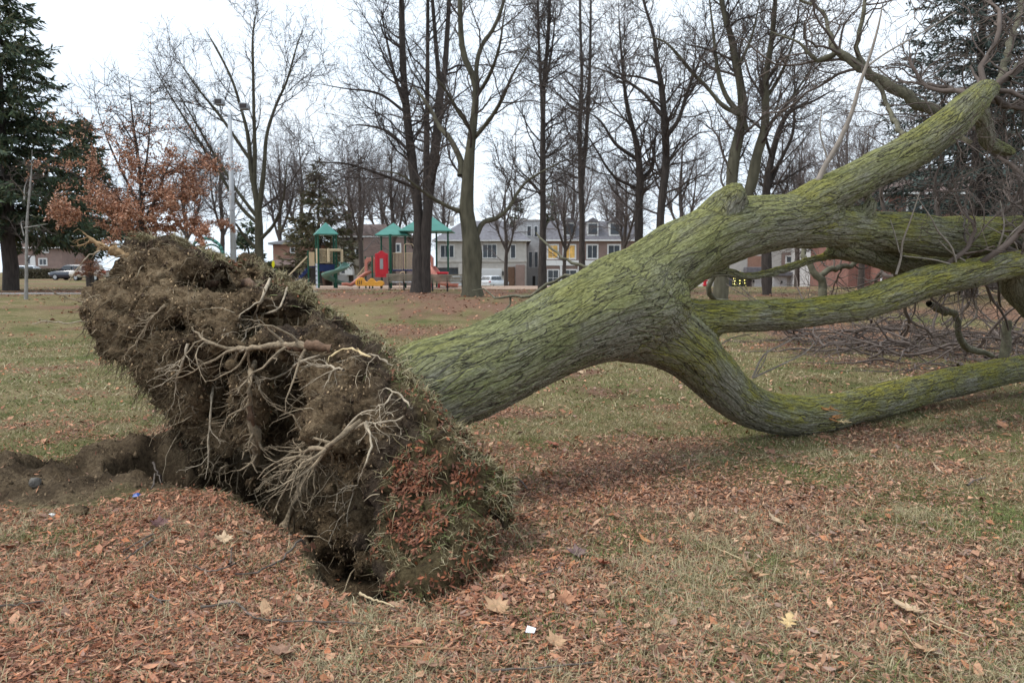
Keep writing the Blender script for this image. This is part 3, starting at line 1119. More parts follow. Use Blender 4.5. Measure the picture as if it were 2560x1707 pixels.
def dval(u, v):
    h = hit(u, v)
    return h[0][1] if h else float(tps(CTRL, np.array([[u, v]]))[0])


def root(rows, mt, out=0.05, side=0, sr=0.3, seed=0, name='root', gravity=-0.10, label=None, depth=None):
    """rows u, v, half width (view px); lies a little proud of the soil face"""
    rg = np.random.RandomState(seed)
    ds = [dval(u, v) for u, v, _ in rows] if depth is None else list(depth)
    ds = [min(d, np.median(ds) + 0.25) for d in ds] if depth is None else ds
    P = np.array([[*vat(u, v, d - out), max(w, .8) * S * d / F] for (u, v, w), d in zip(rows, ds)])
    for i in range(1, len(P)):
        P[i, :3] += 0
    Q = catmull(P, max(10, int(3.2 * len(P))))
    Q[:, :3] += rg.randn(len(Q), 3) * 0.004
    rad = np.maximum(Q[:, 3], 0.0022) * (1 + 0.28 * rg.randn(len(Q)))
    rad = np.clip(rad, 0.0018, None)
    G = [(Q[None, :, :3], rad[None], 7)]
    if side:
        p0, d0, r0, _, _ = spawn(rg, Q[None, :, :3], rad[None], side, 0.1, 1.0, 48, 16)
        L = sr * (0.35 + 0.9 * rg.rand(side))
        a, b = grow(rg, p0, d0 + np.array([-.1, -.35, -.15]), L, np.minimum(r0 * 0.6, 0.012), 0.25, 7, 0.28, 1.0, (0, -0.02, gravity))
        G.append((a, np.maximum(b, .0018), 5))
        p1, d1, r1, _, _ = spawn(rg, a, b, side * 3, 0.2, 1.0, 45, 18)
        a2, b2 = grow(rg, p1, d1, 0.4 * sr * (0.3 + rg.rand(side * 3)), np.minimum(r1 * 0.6, .005), 0.3, 5, 0.3, 1.0, (0, 0, gravity))
        G.append((a2, np.maximum(b2, .0014), 4))
    v, f = tubes(G)
    o = mk(name, v, f, mt, plate, smooth=True, off=TB)
    if label:
        o['label'] = label
    return o


root([(760, 800, 9), (700, 793, 8), (640, 792, 7), (580, 800, 6), (540, 802, 5), (495, 793, 4), (465, 778, 3.2), (440, 752, 2)], m_root, 0.10, 16, 0.45, 1, label='thick pale root running sideways across the middle')
root([(760, 798, 10), (720, 795, 11), (690, 794, 9), (655, 796, 4)], m_root2, 0.115, 0, 0.2, 2)
root([(560, 803, 4), (520, 828, 3), (495, 870, 2.6), (486, 930, 2.4), (482, 1000, 2.2), (478, 1055, 1.6)], m_root3, 0.14, 9, 0.22, 3)
root([(585, 830, 5), (573, 880, 5.5), (573, 930, 6.5), (580, 975, 8), (590, 1020, 9), (588, 1065, 8)], m_root, 0.16, 14, 0.30, 4, label='stout root hanging straight down to the hole')
root([(574, 930, 5.5), (577, 958, 6.5), (586, 990, 5)], m_root2, 0.172, 0, 0.2, 41)
root([(588, 1045, 4), (550, 1062, 3.2), (515, 1072, 2.4), (500, 1075, 1.4)], m_root, 0.16, 8, 0.25, 5)
root([(830, 965, 6), (790, 998, 8), (752, 1030, 9), (715, 1075, 8.5), (693, 1120, 8), (672, 1165, 7.5), (655, 1205, 9), (648, 1235, 7)], m_root, 0.17, 30, 0.42, 6, label='big soil caked root sloping down to the leaves')
root([(750, 1032, 5), (715, 1030, 4), (680, 1055, 4), (640, 1098, 3)], m_root, 0.17, 12, 0.30, 7)
root([(760, 1015, 4), (725, 1008, 3.5), (690, 1025, 3), (640, 1060, 2)], m_root, 0.15, 9, 0.25, 8)
root([(800, 990, 3), (840, 975, 3), (890, 968, 2.6), (930, 955, 2)], m_root3, 0.12, 7, 0.2, 9)
root([(790, 985, 2.5), (830, 950, 2.2), (880, 930, 2), (900, 905, 1.6)], m_root3, 0.12, 4, 0.2, 10)
root([(838, 965, 3), (850, 990, 3), (852, 1030, 2.4), (835, 1080, 2), (812, 1130, 1.8), (800, 1175, 1.6), (798, 1208, 1.2)], m_root3, 0.20, 7, 0.2, 11, label='thin whitish root dangling beside the turf clump')
root([(735, 815, 3), (690, 830, 2.6), (660, 855, 2.4), (625, 870, 2), (600, 868, 1.4)], m_root3, 0.15, 5, 0.2, 12)
root([(790, 850, 3.5), (750, 842, 3), (720, 838, 2.2), (705, 832, 1.4)], m_root3, 0.12, 8, 0.22, 13)
root([(850, 820, 3), (800, 800, 3), (760, 818, 3)], m_pale, 0.10, 2, 0.12, 14)
root([(620, 640, 3), (600, 690, 2.6), (575, 740, 2.4), (560, 775, 2), (540, 800, 1.6)], m_root3, 0.08, 9, 0.25, 15)
root([(660, 660, 2.5), (640, 710, 2), (600, 720, 2), (560, 735, 1.6), (510, 760, 1.4)], m_root3, 0.07, 6, 0.25, 16)
root([(470, 655, 7), (510, 650, 9), (560, 652, 9), (610, 662, 6)], m_root2, 0.00, 3, 0.2, 17, label='reddish root exposed in a dark hollow')
root([(430, 790, 3), (420, 830, 2.6), (405, 870, 2.2), (400, 905, 1.5)], m_root3, 0.10, 10, 0.25, 18)
root([(380, 700, 3), (350, 730, 2.6), (320, 775, 2.2), (300, 800, 1.5)], m_root, 0.08, 10, 0.25, 19)
root([(900, 840, 2.6), (870, 820, 2.2), (840, 812, 1.6)], m_root3, 0.08, 4, 0.2, 20)
root([(945, 935, 3), (920, 910, 2.6), (885, 890, 2)], m_root3, 0.08, 3, 0.2, 22)
# broken root sticking out at the top left, with the thread-like roots beside it
tl = 6.75
root([(335, 606, 12), (290, 588, 10), (255, 574, 8), (228, 562, 5.5), (210, 550, 4), (200, 542, 2)], m_tan, 0.0, 14, 0.12, 23, label='broken tan root stub sticking out at the top left', depth=[tl] * 6)
root([(230, 575, 1.4), (200, 590, 1.3), (175, 620, 1.2), (160, 645, 1)], m_root3, 0.0, 0, 0.2, 24, depth=[tl - .1] * 4)
root([(205, 695, 1.8), (160, 685, 1.7), (130, 675, 1.7), (105, 660, 1.2)], m_root, 0.0, 1, 0.1, 25, depth=[6.5] * 4)
root([(190, 738, 1.6), (140, 742, 1.5), (100, 738, 1.5), (75, 745, 1)], m_root3, 0.0, 1, 0.1, 26, depth=[6.5] * 4)

# ---- rootlets hanging out of the soil face everywhere
fproj = project(fc) / S
low = sstep(600, 1000, fproj[:, 1])
left = 1 - sstep(350, 750, fproj[:, 0])
w = tri_a * (fsod < 0.4) * vis * (0.45 + 0.5 * low + 0.8 * left)
G, cols = [], []
for n, Lm, r0, k, sd, outw in ((130, 0.36, 0.0065, 8, 1, 0.5), (600, 0.22, 0.0038, 5, 2, 0.6), (4600, 0.075, 0.0026, 3, 3, 0.7)):
    rg = np.random.RandomState(40 + sd)
    fi = pick(n, w)
    D = fn[fi] * outw + np.array([-.25, -.15, -.35]) + 0.5 * rg.randn(n, 3)
    a, b = grow(rg, fc[fi] - fn[fi] * 0.02, D, Lm * (0.3 + 1.1 * rg.rand(n) ** 1.5), r0 * (0.6 + 0.8 * rg.rand(n)), 0.3, k, 0.30, 1.0, (-0.03, -0.02, -0.16))
    G.append((a, np.maximum(b, 0.0013), 3))
    base = np.where(rg.rand(n)[:, None] < 0.5, np.array([[.200, .152, .096]]), np.array([[.360, .290, .200]])) * rg.uniform(.55, 1.25, (n, 1))
    cols.append(np.repeat(base, k * 3, 0))
# the fringe of hairs under the overhang on the left
fr = tri_a * (fsod < 0.4) * np.exp(-((fproj[:, 0] - 290) / 130) ** 2) * sstep(700, 860, fproj[:, 1]) * (np.abs((fn * toC).sum(1)) < 0.75)
n = 800
rg = np.random.RandomState(77)
fi = pick(n, fr)
a, b = grow(rg, fc[fi], fn[fi] * 0.3 + np.array([-.30, -.05, -.75]) + 0.35 * rg.randn(n, 3), 0.22 * (0.3 + rg.rand(n) ** 2), 0.0030 * (0.5 + rg.rand(n)), 0.3, 6, 0.16, 1.0, (-0.02, 0, -0.10))
G.append((a, np.maximum(b, .0013), 3))
cols.append(np.repeat(np.array([[.150, .115, .070]]) * rg.uniform(.5, 1.3, (n, 1)), 18, 0))
v, f = tubes(G)
m_hair = vcol_mat('rootlet', 0.9, 0.1, 0.3, 50)
o = mk('rootlets', v, f, m_hair, plate, off=TB)
o['kind'] = 'stuff'
vattr(o, 'own_colour', np.concatenate(cols), 'FLOAT_COLOR')

# ================================================================== GRASS AND LEAVES (stuff)
def blades(P, N, L, W, lean, cols, rg):
    """tapering bent grass blades: 5 verts, a quad and a tri each"""
    n = len(P)
    t = rg.randn(n, 3)
    side = np.cross(N, t)
    side /= np.linalg.norm(side, axis=1)[:, None] + 1e-9
    ln = np.cross(side, N) * lean[:, None] * rg.choice([-1, 1], n)[:, None] + 0.25 * lean[:, None] * rg.randn(n, 3)
    mid = P + (N * 0.62 + ln * 0.30) * L[:, None]
    tip = P + (N * 0.72 + ln * 1.0) * L[:, None]
    w = side * W[:, None] * 0.5
    V = np.stack([P - w, P + w, mid + w * 0.8, mid - w * 0.8, tip], 1).reshape(-1, 3)
    b = np.arange(n)[:, None] * 5
    return V, np.concatenate([b + [0, 1, 2, 3]]), np.concatenate([b + [3, 2, 4]]), np.repeat(cols, 5, 0)


def blades1(P, N, L, W, lean, cols, rg):
    """far blades: one triangle each"""
    n = len(P)
    side = np.cross(N, rg.randn(n, 3))
    side /= np.linalg.norm(side, axis=1)[:, None] + 1e-9
    tip = P + (N * 0.7 + lean[:, None] * 0.6 * rg.randn(n, 3) * np.array([1, 1, .1])) * L[:, None]
    w = side * W[:, None] * 0.5
    return np.stack([P - w, P + w, tip], 1).reshape(-1, 3), np.arange(n)[:, None] * 3 + [0, 1, 2], np.repeat(cols, 3, 0)


def leaves(P, N, L, W, curl, cols, rg, tilt):
    """narrow curled dead leaves: 6 verts, 4 triangles"""
    n = len(P)
    Nn = N + tilt[:, None] * rg.randn(n, 3)
    Nn /= np.linalg.norm(Nn, axis=1)[:, None]
    a = np.cross(Nn, rg.randn(n, 3))
    a /= np.linalg.norm(a, axis=1)[:, None] + 1e-9
    s = np.cross(Nn, a)
    l, w, c = L[:, None] * .5, W[:, None] * .5, (curl * L)[:, None]
    V = np.stack([P - a * l + Nn * c * .6, P + a * l + Nn * c, P - s * w - a * l * .25 + Nn * c * .45, P + s * w - a * l * .2 + Nn * c * .35, P - s * w * .8 + a * l * .35 + Nn * c * .5, P + s * w * .85 + a * l * .4 + Nn * c * .4], 1).reshape(-1, 3)
    b = np.arange(n)[:, None] * 6
    Tq = np.concatenate([b + [0, 2, 3], b + [2, 4, 5], b + [2, 5, 3], b + [4, 1, 5]])
    return V, Tq, np.repeat(cols, 6, 0)


def leaves2(P, N, L, W, cols, rg, tilt):
    """far leaves: a bent diamond of 2 triangles"""
    n = len(P)
    Nn = N + tilt[:, None] * rg.randn(n, 3)
    Nn /= np.linalg.norm(Nn, axis=1)[:, None]
    a = np.cross(Nn, rg.randn(n, 3))
    a /= np.linalg.norm(a, axis=1)[:, None] + 1e-9
    s = np.cross(Nn, a)
    l, w = L[:, None] * .5, W[:, None] * .5
    V = np.stack([P - a * l, P - s * w + Nn * w * .5, P + a * l + Nn * l * .2, P + s * w + Nn * w * .5], 1).reshape(-1, 3)
    b = np.arange(n)[:, None] * 4
    return V, np.concatenate([b + [0, 1, 2], b + [0, 2, 3]]), np.repeat(cols, 4, 0)


LEAFC = 0.20 * np.array([[.34, .24, .17]]) + 1.08 * np.array([(.285, .150, .098), (.400, .255, .175), (.125, .052, .036), (.300, .120, .055), (.205, .140, .120), (.220, .100, .062), (.340, .190, .120), (.165, .080, .055)])
STRAW = 1.22 * np.array([(.360, .300, .175), (.300, .250, .135), (.240, .200, .110), (.400, .345, .220)])
GREEN = 1.4 * np.array([(.105, .135, .040), (.140, .165, .052), (.085, .110, .036), (.180, .190, .080)])


def gnormal(x, y):
    e = 0.02
    hx = (height(x + e, y) - height(x - e, y)) / (2 * e)
    hy = (height(x, y + e) - height(x, y - e)) / (2 * e)
    N = np.stack([-hx, -hy, np.ones_like(hx)], -1)
    return N / np.linalg.norm(N, axis=1)[:, None]


def wedge(n, d0, d1, rg, power=1.0):
    """points of the lawn in front of the camera between d0 and d1 metres"""
    d = np.sqrt(d0 ** 2 + (d1 ** 2 - d0 ** 2) * rg.rand(n) ** power)
    x = d * rg.uniform(-0.69, 0.69, n)
    return x, d


rg = np.random.RandomState(90)
VV, QQ, TT, CC, off = [], [], [], [], 0
LV, LT, LC, loff = [], [], [], 0
m_blade = vcol_mat('grass_blade', 0.75, 0.2)
m_leaf = vcol_mat('dead_leaf', 0.72, 0.25, 0.22, 70)
greenness = lambda x, y: np.clip(0.33 + 1.5 * noise2(x, y, 0.8, 21.0, 2) + 1.0 * noise2(x, y, 3.4, 2.0, 2) + 0.12 * sstep(6.5, 10, y), 0.03, 0.95)
for (n, d0, d1, L0, W0, dens) in ((130000, 2.9, 5.2, 0.038, 0.0024, 1.0), (118000, 5.2, 9.0, 0.040, 0.0043, 1.0), (66000, 9.0, 18.0, 0.050, 0.0098, 1.0)):
    x, y = wedge(n, d0, d1, rg)
    lt = litter_d(x, y)
    gn = greenness(x, y)
    tuft = noise2(x, y, 7.0, 33.0, 2)
    keep = (rg.rand(n) < np.clip(1.05 - 0.75 * lt + 0.8 * tuft, 0.06, 1)) & (soilmask(x, y) < 0.25 + 0.2 * rg.rand(n))
    x, y, gn, tuft = x[keep], y[keep], gn[keep], tuft[keep]
    n = len(x)
    P = np.stack([x, y, height(x, y) - 0.004], -1)
    isg = rg.rand(n) < gn
    col = np.where(isg[:, None], GREEN[rg.randint(0, 4, n)], STRAW[rg.randint(0, 4, n)]) * rg.uniform(.65, 1.15, (n, 1))
    L = L0 * (0.45 + 0.9 * rg.rand(n)) * np.where(isg, 1.0, 1.1) * (1 + 0.7 * np.clip(tuft, -.5, .6))
    if d0 > 5:
        v, t3, c = blades1(P, np.tile([[0, 0, 1.0]], (n, 1)) + 0.25 * rg.randn(n, 3), L, 1.4 * W0 * (0.6 + 0.8 * rg.rand(n)), np.where(isg, 0.7, 1.5) * (0.4 + rg.rand(n)), col, rg)
        VV.append(v); TT.append(t3 + off); CC.append(c); off += len(v)
        continue
    v, q4, t3, c = blades(P, np.tile([[0, 0, 1.0]], (n, 1)) + 0.25 * rg.randn(n, 3), L, W0 * (0.6 + 0.8 * rg.rand(n)), np.where(isg, 0.7, 1.5) * (0.4 + rg.rand(n)), col, rg)
    VV.append(v); QQ.append(q4 + off); TT.append(t3 + off); CC.append(c); off += len(v)
o = mk('grass', np.concatenate(VV), [np.concatenate(QQ), np.concatenate(TT)], m_blade)
tag(o, 'short straw and green turf covering the park lawn', 'grass', kind='stuff')
vattr(o, 'own_colour', np.concatenate(CC), 'FLOAT_COLOR')

for (n, d0, d1, L0, W0) in ((64000, 2.9, 4.3, 0.036, 0.0088), (72000, 4.3, 6.6, 0.038, 0.0100), (44000, 6.6, 9.5, 0.042, 0.0128), (26000, 9.5, 22.0, 0.065, 0.034), (9000, 22.0, 52.0, 0.12, 0.075)):
    x, y = wedge(n, d0, d1, rg)
    lt = litter_d(x, y)
    keep = rg.rand(n) < np.clip(lt * 1.0 + 0.08, 0, 1) * (1 - 0.85 * soilmask(x, y) * (y < 9))
    x, y = x[keep], y[keep]
    n = len(x)
    P = np.stack([x, y, height(x, y) + 0.004 + 0.022 * rg.rand(n) ** 2], -1)
    N = gnormal(x, y) if d0 < 9 else np.tile([[0, 0, 1.0]], (n, 1))
    redder = np.clip(0.5 - 0.25 * x, 0, 1)
    ci = rg.randint(0, 8, n)
    col = LEAFC[ci] * rg.uniform(.7, 1.2, (n, 1)) * np.where((rg.rand(n) < redder)[:, None], np.array([[1.0, .82, .72]]), np.array([[1.02, .97, .90]]))
    big = (rg.rand(n) < 0.04) & (d0 < 9)
    L = L0 * (0.55 + 0.8 * rg.rand(n)) * np.where(big, 1.9, 1)
    W = W0 * (0.5 + 1.0 * rg.rand(n) ** 1.5) * np.where(big, 3.2, 1)
    if d0 > 4:
        v, t3, c = leaves2(P, N, L, W, col, rg, 0.22 + 0.25 * rg.rand(n))
    else:
        v, t3, c = leaves(P, N, L, W, rg.uniform(-.12, .28, n), col, rg, 0.22 + 0.25 * rg.rand(n))
    LV.append(v); LT.append(t3 + loff); LC.append(c); loff += len(v)
o = mk('leaf_litter', np.concatenate(LV), np.concatenate(LT), m_leaf)
tag(o, 'small dead red brown leaves strewn thickly over the lawn', 'leaf litter', kind='stuff')
vattr(o, 'own_colour', np.concatenate(LC), 'FLOAT_COLOR')

# matted hair roots that make the torn soil shaggy
rg = np.random.RandomState(808)
n = 13000
fi = pick(n, tri_a * (fsod < 0.5) * vis * (0.25 + 1.0 * left))
Nf = fn[fi] * 0.55 + 0.6 * rg.randn(n, 3) + np.array([-.1, 0, -.45])
Nf /= np.linalg.norm(Nf, axis=1)[:, None]
cf_ = np.where(rg.rand(n)[:, None] < 0.55 - 0.35 * fhum[fi][:, None], np.array([[.360, .265, .160]]), np.array([[.130, .090, .055]])) * rg.uniform(.5, 1.3, (n, 1))
v, t3, c = blades1(fc[fi] + rg.uniform(-.02, .02, (n, 3)), Nf, 0.050 * (0.3 + rg.rand(n) ** 2), 0.0046 * (.5 + rg.rand(n)), np.full(n, .3), cf_, rg)
o = mk('hair_roots', v, t3, m_hair, plate, off=TB)
o['kind'] = 'stuff'
vattr(o, 'own_colour', c, 'FLOAT_COLOR')

# turf and leaves on the rim and front clump of the root plate
wr = tri_a * (fsod > 0.5) * ((fn * toC).sum(1) > -0.5)
n = 30000
fi = pick(n, wr)
fi = fi[noise3(fc[fi] * 8) + 0.5 * noise3(fc[fi] * 19) > 0.02]
n = len(fi)
isg = rg.rand(n) < np.clip(0.30 + 1.2 * noise3(fc[fi] * 4), .04, .75) * sstep(5.6, 4.6, fc[fi][:, 1])
col = np.where(isg[:, None], GREEN[rg.randint(0, 4, n)], STRAW[rg.randint(0, 4, n)]) * rg.uniform(.6, 1.1, (n, 1))
near_c = 1 + 0.3 * sstep(5.5, 4.3, fc[fi][:, 1])
v, q4, t3, c = blades(fc[fi] + rg.uniform(-.015, .015, (n, 3)), fn[fi] + 0.45 * rg.randn(n, 3) + np.array([0, 0, -.35]), 0.034 * (0.35 + rg.rand(n)) * near_c, 0.0028 * (0.6 + 0.8 * rg.rand(n)), 0.5 + 0.9 * rg.rand(n), col, rg)
o = mk('turf', v, [q4, t3], m_blade, plate, off=TB)
o['kind'] = 'stuff'
vattr(o, 'own_colour', c, 'FLOAT_COLOR')
# dry turf along the torn rim
n = 5200
seg_l = np.linalg.norm(np.diff(RIM3, axis=0), axis=1)
seg_l[:2] *= 0.25
k_ = rg.choice(len(seg_l), n, p=seg_l / seg_l.sum())
Pr = RIM3[k_] + (RIM3[k_ + 1] - RIM3[k_]) * rg.rand(n, 1) + 0.075 * rg.randn(n, 3)
Sp, Sn = [], []
for p in Pr:
    h_ = bvh.find_nearest(Vector(p))
    Sp.append(h_[0]); Sn.append(h_[1])
Sp, Sn = np.array(Sp), np.array(Sn)
ok = (Sn[:, 2] > -0.15) & (noise3(Sp * 6) > -0.12)
Sp, Sn = Sp[ok], Sn[ok]
n = len(Sp)
isg = rg.rand(n) < np.clip(0.10 + 0.8 * noise3(Sp * 3), .02, .5)
col = np.where(isg[:, None], GREEN[rg.randint(0, 4, n)], STRAW[rg.randint(0, 4, n)]) * rg.uniform(.6, 1.05, (n, 1))
v, q4, t3, c = blades(Sp, Sn * .6 + np.array([.25, -.1, .25]) + 0.4 * rg.randn(n, 3), 0.036 * (0.35 + rg.rand(n)), 0.0036 * (.6 + .8 * rg.rand(n)), 0.9 + 0.9 * rg.rand(n), col, rg)
o = mk('rim_turf', v, [q4, t3], m_blade, plate, off=TB)
o['kind'] = 'stuff'
vattr(o, 'own_colour', c, 'FLOAT_COLOR')
n = 3800
wl_ = tri_a * (fsod > 0.6) * ((fn * toC).sum(1) > -0.3) * (0.05 + 0.25 * sstep(5.2, 4.4, fc[:, 1]) + 1.4 * np.exp(-((fproj[:, 0] - 950) / 75) ** 2 - ((fproj[:, 1] - 1150) / 65) ** 2)) * (0.15 + (noise3(fc * 5) > -0.05))
fi = pick(n, wl_)
col = LEAFC[rg.choice(8, n, p=[.14, .08, .16, .24, .04, .2, .06, .08])] * rg.uniform(.30, .75, (n, 1)) * np.array([[1.0, .72, .60]])
v, t3, c = leaves(fc[fi] + fn[fi] * (0.006 + 0.025 * rg.rand(n))[:, None], fn[fi], 0.032 * (0.5 + rg.rand(n)), 0.0115 * (0.6 + .8 * rg.rand(n)), rg.uniform(-.1, .3, n), col, rg, 0.35 + 0.2 * rg.rand(n))
o = mk('clinging_leaves', v, t3, m_leaf, plate, off=TB)
o['kind'] = 'stuff'
vattr(o, 'own_colour', c, 'FLOAT_COLOR')

# ================================================================== CROWN OF THE FALLEN TREE
m_branch = pmat('fallen_branch_bark', (0.135, 0.125, 0.085), 0.9, 0.35, 14, 0.6, 60)
m_twig = pmat('fallen_twig_bark', (0.120, 0.094, 0.080), 0.9, 0.30, 5)
m_palebark = pmat('pale_grey_twig_bark', (0.260, 0.225, 0.190), 0.88, 0.25, 12)


def px_line(rows, n=None):
    """rows u, v (2560 wide), metres ahead, half width px"""
    P = np.array([[*at(u, v, d), w * d / F] for u, v, d, w in rows])
    L = np.linalg.norm(np.diff(P[:, :3], axis=0), axis=1).sum()
    return catmull(P, n or max(8, int(L / 0.07)))


FB = [
    [(2380, 300, 9.2, 14), (2290, 255, 9.3, 14), (2210, 205, 9.4, 13), (2140, 160, 9.5, 11), (2095, 125, 9.6, 9), (2075, 95, 9.7, 6.5), (2068, 60, 9.8, 5), (2050, 25, 9.9, 4), (2010, 0, 10, 3), (1960, -30, 10, 2)],
    [(2095, 125, 9.6, 7), (2060, 145, 9.6, 6), (2030, 143, 9.6, 5), (2015, 120, 9.6, 4), (1990, 105, 9.6, 3), (1930, 80, 9.7, 1.6)],
    [(2160, 172, 9.5, 7), (2142, 130, 9.5, 6), (2150, 80, 9.5, 5.5), (2160, 30, 9.5, 5), (2170, -40, 9.5, 4)],
    [(2190, 195, 9.4, 5), (2215, 255, 9.2, 5.5), (2235, 300, 8.8, 6), (2258, 345, 8.3, 6)],
    [(2480, 240, 9.2, 9), (2510, 170, 9.6, 8), (2530, 90, 10, 7), (2560, 0, 10.4, 5), (2600, -80, 10.8, 3)],
    [(2520, 205, 9.0, 7), (2560, 150, 9.3, 7), (2620, 80, 9.6, 5)],
    [(2430, 360, 8.6, 7), (2400, 350, 8.7, 6), (2370, 345, 8.9, 5), (2330, 330, 9.2, 3)],
    [(1780, 690, 9.5, 6), (1770, 730, 9.6, 7), (1800, 755, 9.7, 6), (1850, 760, 9.8, 4)],
    [(2060, 750, 10.0, 11), (2050, 700, 10.0, 10), (2030, 672, 10.0, 8), (2010, 640, 10.1, 7), (2005, 600, 10.2, 5)],
    [(2045, 690, 10.0, 8), (2090, 672, 10.2, 7), (2130, 660, 10.4, 6), (2200, 640, 10.8, 4)],
    [(2320, 755, 10.4, 8), (2350, 775, 10.6, 9), (2390, 790, 10.8, 8), (2400, 850, 11.0, 8), (2420, 870, 11.2, 9), (2480, 890, 11.4, 6)],
    [(2515, 905, 10.6, 13), (2516, 860, 10.6, 12), (2518, 805, 10.6, 11)],
    [(1480, 672, 6.6, 2.5), (1440, 690, 6.7, 3.5), (1400, 695, 6.8, 3.5), (1330, 735, 6.9, 4), (1280, 740, 7.0, 3.5), (1240, 745, 7.1, 2.4), (1215, 730, 7.2, 1.8), (1190, 728, 7.2, 1.2)],
    [(1278, 742, 7.0, 3), (1268, 770, 7.0, 2.5), (1240, 790, 7.0, 2), (1215, 800, 7.0, 1.2)],
    [(1500, 672, 9.0, 4), (1440, 660, 9.0, 4), (1400, 640, 9.1, 3.5), (1370, 615, 9.2, 3), (1340, 580, 9.3, 2)],
]
for k, rows in enumerate(FB):
    P = px_line(rows)
    P[:, :3] += 0.012 * np.random.RandomState(k).randn(len(P), 3)
    v, f = tubes([(P[None, :, :3], P[None, :, 3], 8)])
    mk('branch', v, f, m_branch, fallen, smooth=True, off=TB)
PALE = [
    [(2040, 464, 7.6, 7), (2065, 410, 7.6, 6.5), (2095, 360, 7.6, 6), (2130, 280, 7.6, 5), (2150, 210, 7.6, 4.2), (2175, 140, 7.6, 3.6), (2195, 70, 7.6, 2.6), (2205, 20, 7.6, 1.5)],
    [(2165, 168, 7.6, 2.6), (2220, 130, 7.8, 2.2), (2300, 85, 8.0, 1.8), (2390, 30, 8.2, 1.3)],
    [(2070, 400, 7.6, 2.2), (2050, 330, 7.6, 1.8), (2055, 270, 7.6, 1.2)],
    [(2240, 686, 7.8, 3.2), (2252, 646, 7.8, 2.8), (2256, 606, 7.75, 2.4), (2272, 563, 7.7, 1.8), (2300, 480, 7.6, 1.1)],
    [(2249, 632, 7.8, 1.6), (2237, 586, 7.8, 1.4), (2226, 550, 7.8, 1)],
    [(2390, 655, 8.0, 3), (2378, 617, 7.95, 2.6), (2344, 577, 7.9, 2), (2328, 545, 7.85, 1.6), (2290, 490, 7.8, 1)],
    [(2412, 652, 8.05, 2.4), (2378, 632, 8.0, 1.9), (2344, 599, 7.95, 1.2)],
    [(2490, 632, 8.2, 2.8), (2507, 586, 8.1, 2.3), (2510, 550, 8.1, 1.6), (2500, 500, 8.1, 1)],
    [(2499, 628, 8.2, 2.6), (2530, 583, 8.1, 2.2), (2570, 550, 8.1, 1.5)],
    [(2544, 625, 8.3, 2.4), (2530, 600, 8.25, 1.9), (2456, 560, 8.1, 1.2)],
    [(2375, 660, 8.0, 2), (2332, 649, 7.95, 1.7), (2258, 640, 7.85, 1.2)],
    [(1881, 945, 7.35, 3), (1910, 887, 7.3, 2.4), (1959, 860, 7.3, 2), (1992, 843, 7.3, 1.6), (2035, 849, 7.3, 1.1), (2040, 862, 7.3, .8)],
    [(1882, 945, 7.35, 2.6), (1948, 914, 7.3, 2), (2013, 882, 7.3, 1.5), (2036, 855, 7.3, 1)],
    [(1890, 938, 7.35, 1.7), (1912, 900, 7.3, 1.3), (1920, 865, 7.3, .8)],
    [(1790, 870, 7.2, 1.8), (1830, 845, 7.25, 1.5), (1880, 835, 7.3, 1)],
    [(2410, 820, 10, 2.6), (2440, 790, 10, 2.4), (2440, 750, 10, 1.8)],
]
for rows in PALE:
    P = px_line(rows)
    v, f = tubes([(P[None, :, :3], P[None, :, 3], 6)])
    mk('twig', v, f, m_palebark, fallen, smooth=True, off=TB)

rg = np.random.RandomState(314)


def crown(sources, n1, l1, ang1, n2, n3, seed, bias=(0, 0, 0.25), n4=0):
    rg = np.random.RandomState(seed)
    out, P0, D0, R0 = [], [], [], []
    cnt = np.array([s[1] for s in sources], float)
    for (Q, wgt), m in zip(sources, np.round(n1 * cnt / cnt.sum()).astype(int)):
        if m < 1:
            continue
        a, d, r, _, _ = spawn(rg, Q[None, :, :3], Q[None, :, 3], m, 0.0, 1.0, ang1, 15)
        P0.append(a); D0.append(d + np.array(bias)); R0.append(np.clip(r * 0.35, 0.010, 0.035))
    P0, D0, R0 = map(np.concatenate, (P0, D0, R0))
    a1, b1 = grow(rg, P0, D0, l1 * (0.4 + rg.rand(len(P0))), R0, 0.35, 12, 0.26, 0.02)
    out.append((a1, b1, 6))
    p, d, r, _, _ = spawn(rg, a1, b1, n2, 0.15, 1.0, 50, 14)
    a2, b2 = grow(rg, p, d, 0.42 * l1 * (0.3 + rg.rand(n2)), np.clip(r * 0.55, .004, .014), 0.4, 8, 0.24, 0.02)
    out.append((a2, b2, 4))
    p, d, r, _, _ = spawn(rg, a2, b2, n3, 0.15, 1.0, 48, 16)
    a3, b3 = grow(rg, p, d, 0.19 * l1 * (0.3 + rg.rand(n3)), np.clip(r * 0.6, .0026, .006), 0.5, 4, 0.24, 0.02)
    out.append((a3, b3, 3))
    return out


def clip_right(nm, ulo):
    P = bigP[nm]
    return P[project(P[:, :3])[:, 0] > ulo]


src = [(px_line(FB[0]), 2), (px_line(FB[1]), 1.2), (px_line(FB[2]), 1.2), (px_line(FB[4]), 2), (px_line(FB[5]), 1.5), (clip_right('rising', 2420), 2.5), (px_line(FB[6]), 1), (px_line(FB[3]), .7)]
v, f = tubes(crown(src, 46, 1.35, 55, 400, 2300, 8))
o = mk('crown_twigs', v, f, m_twig, fallen, off=TB)
o['kind'] = 'stuff'
src = [(clip_right('level', 2300), 2), (clip_right('behind', 2200), 2), (clip_right('middle', 2350), 1.5), (px_line(FB[9]), 1)]
v, f = tubes(crown(src, 60, 1.7, 60, 480, 2300, 9, (0.0, 0.6, 0.22)))
o = mk('crown_twigs', v, f, m_twig, fallen, off=TB)
o['kind'] = 'stuff'
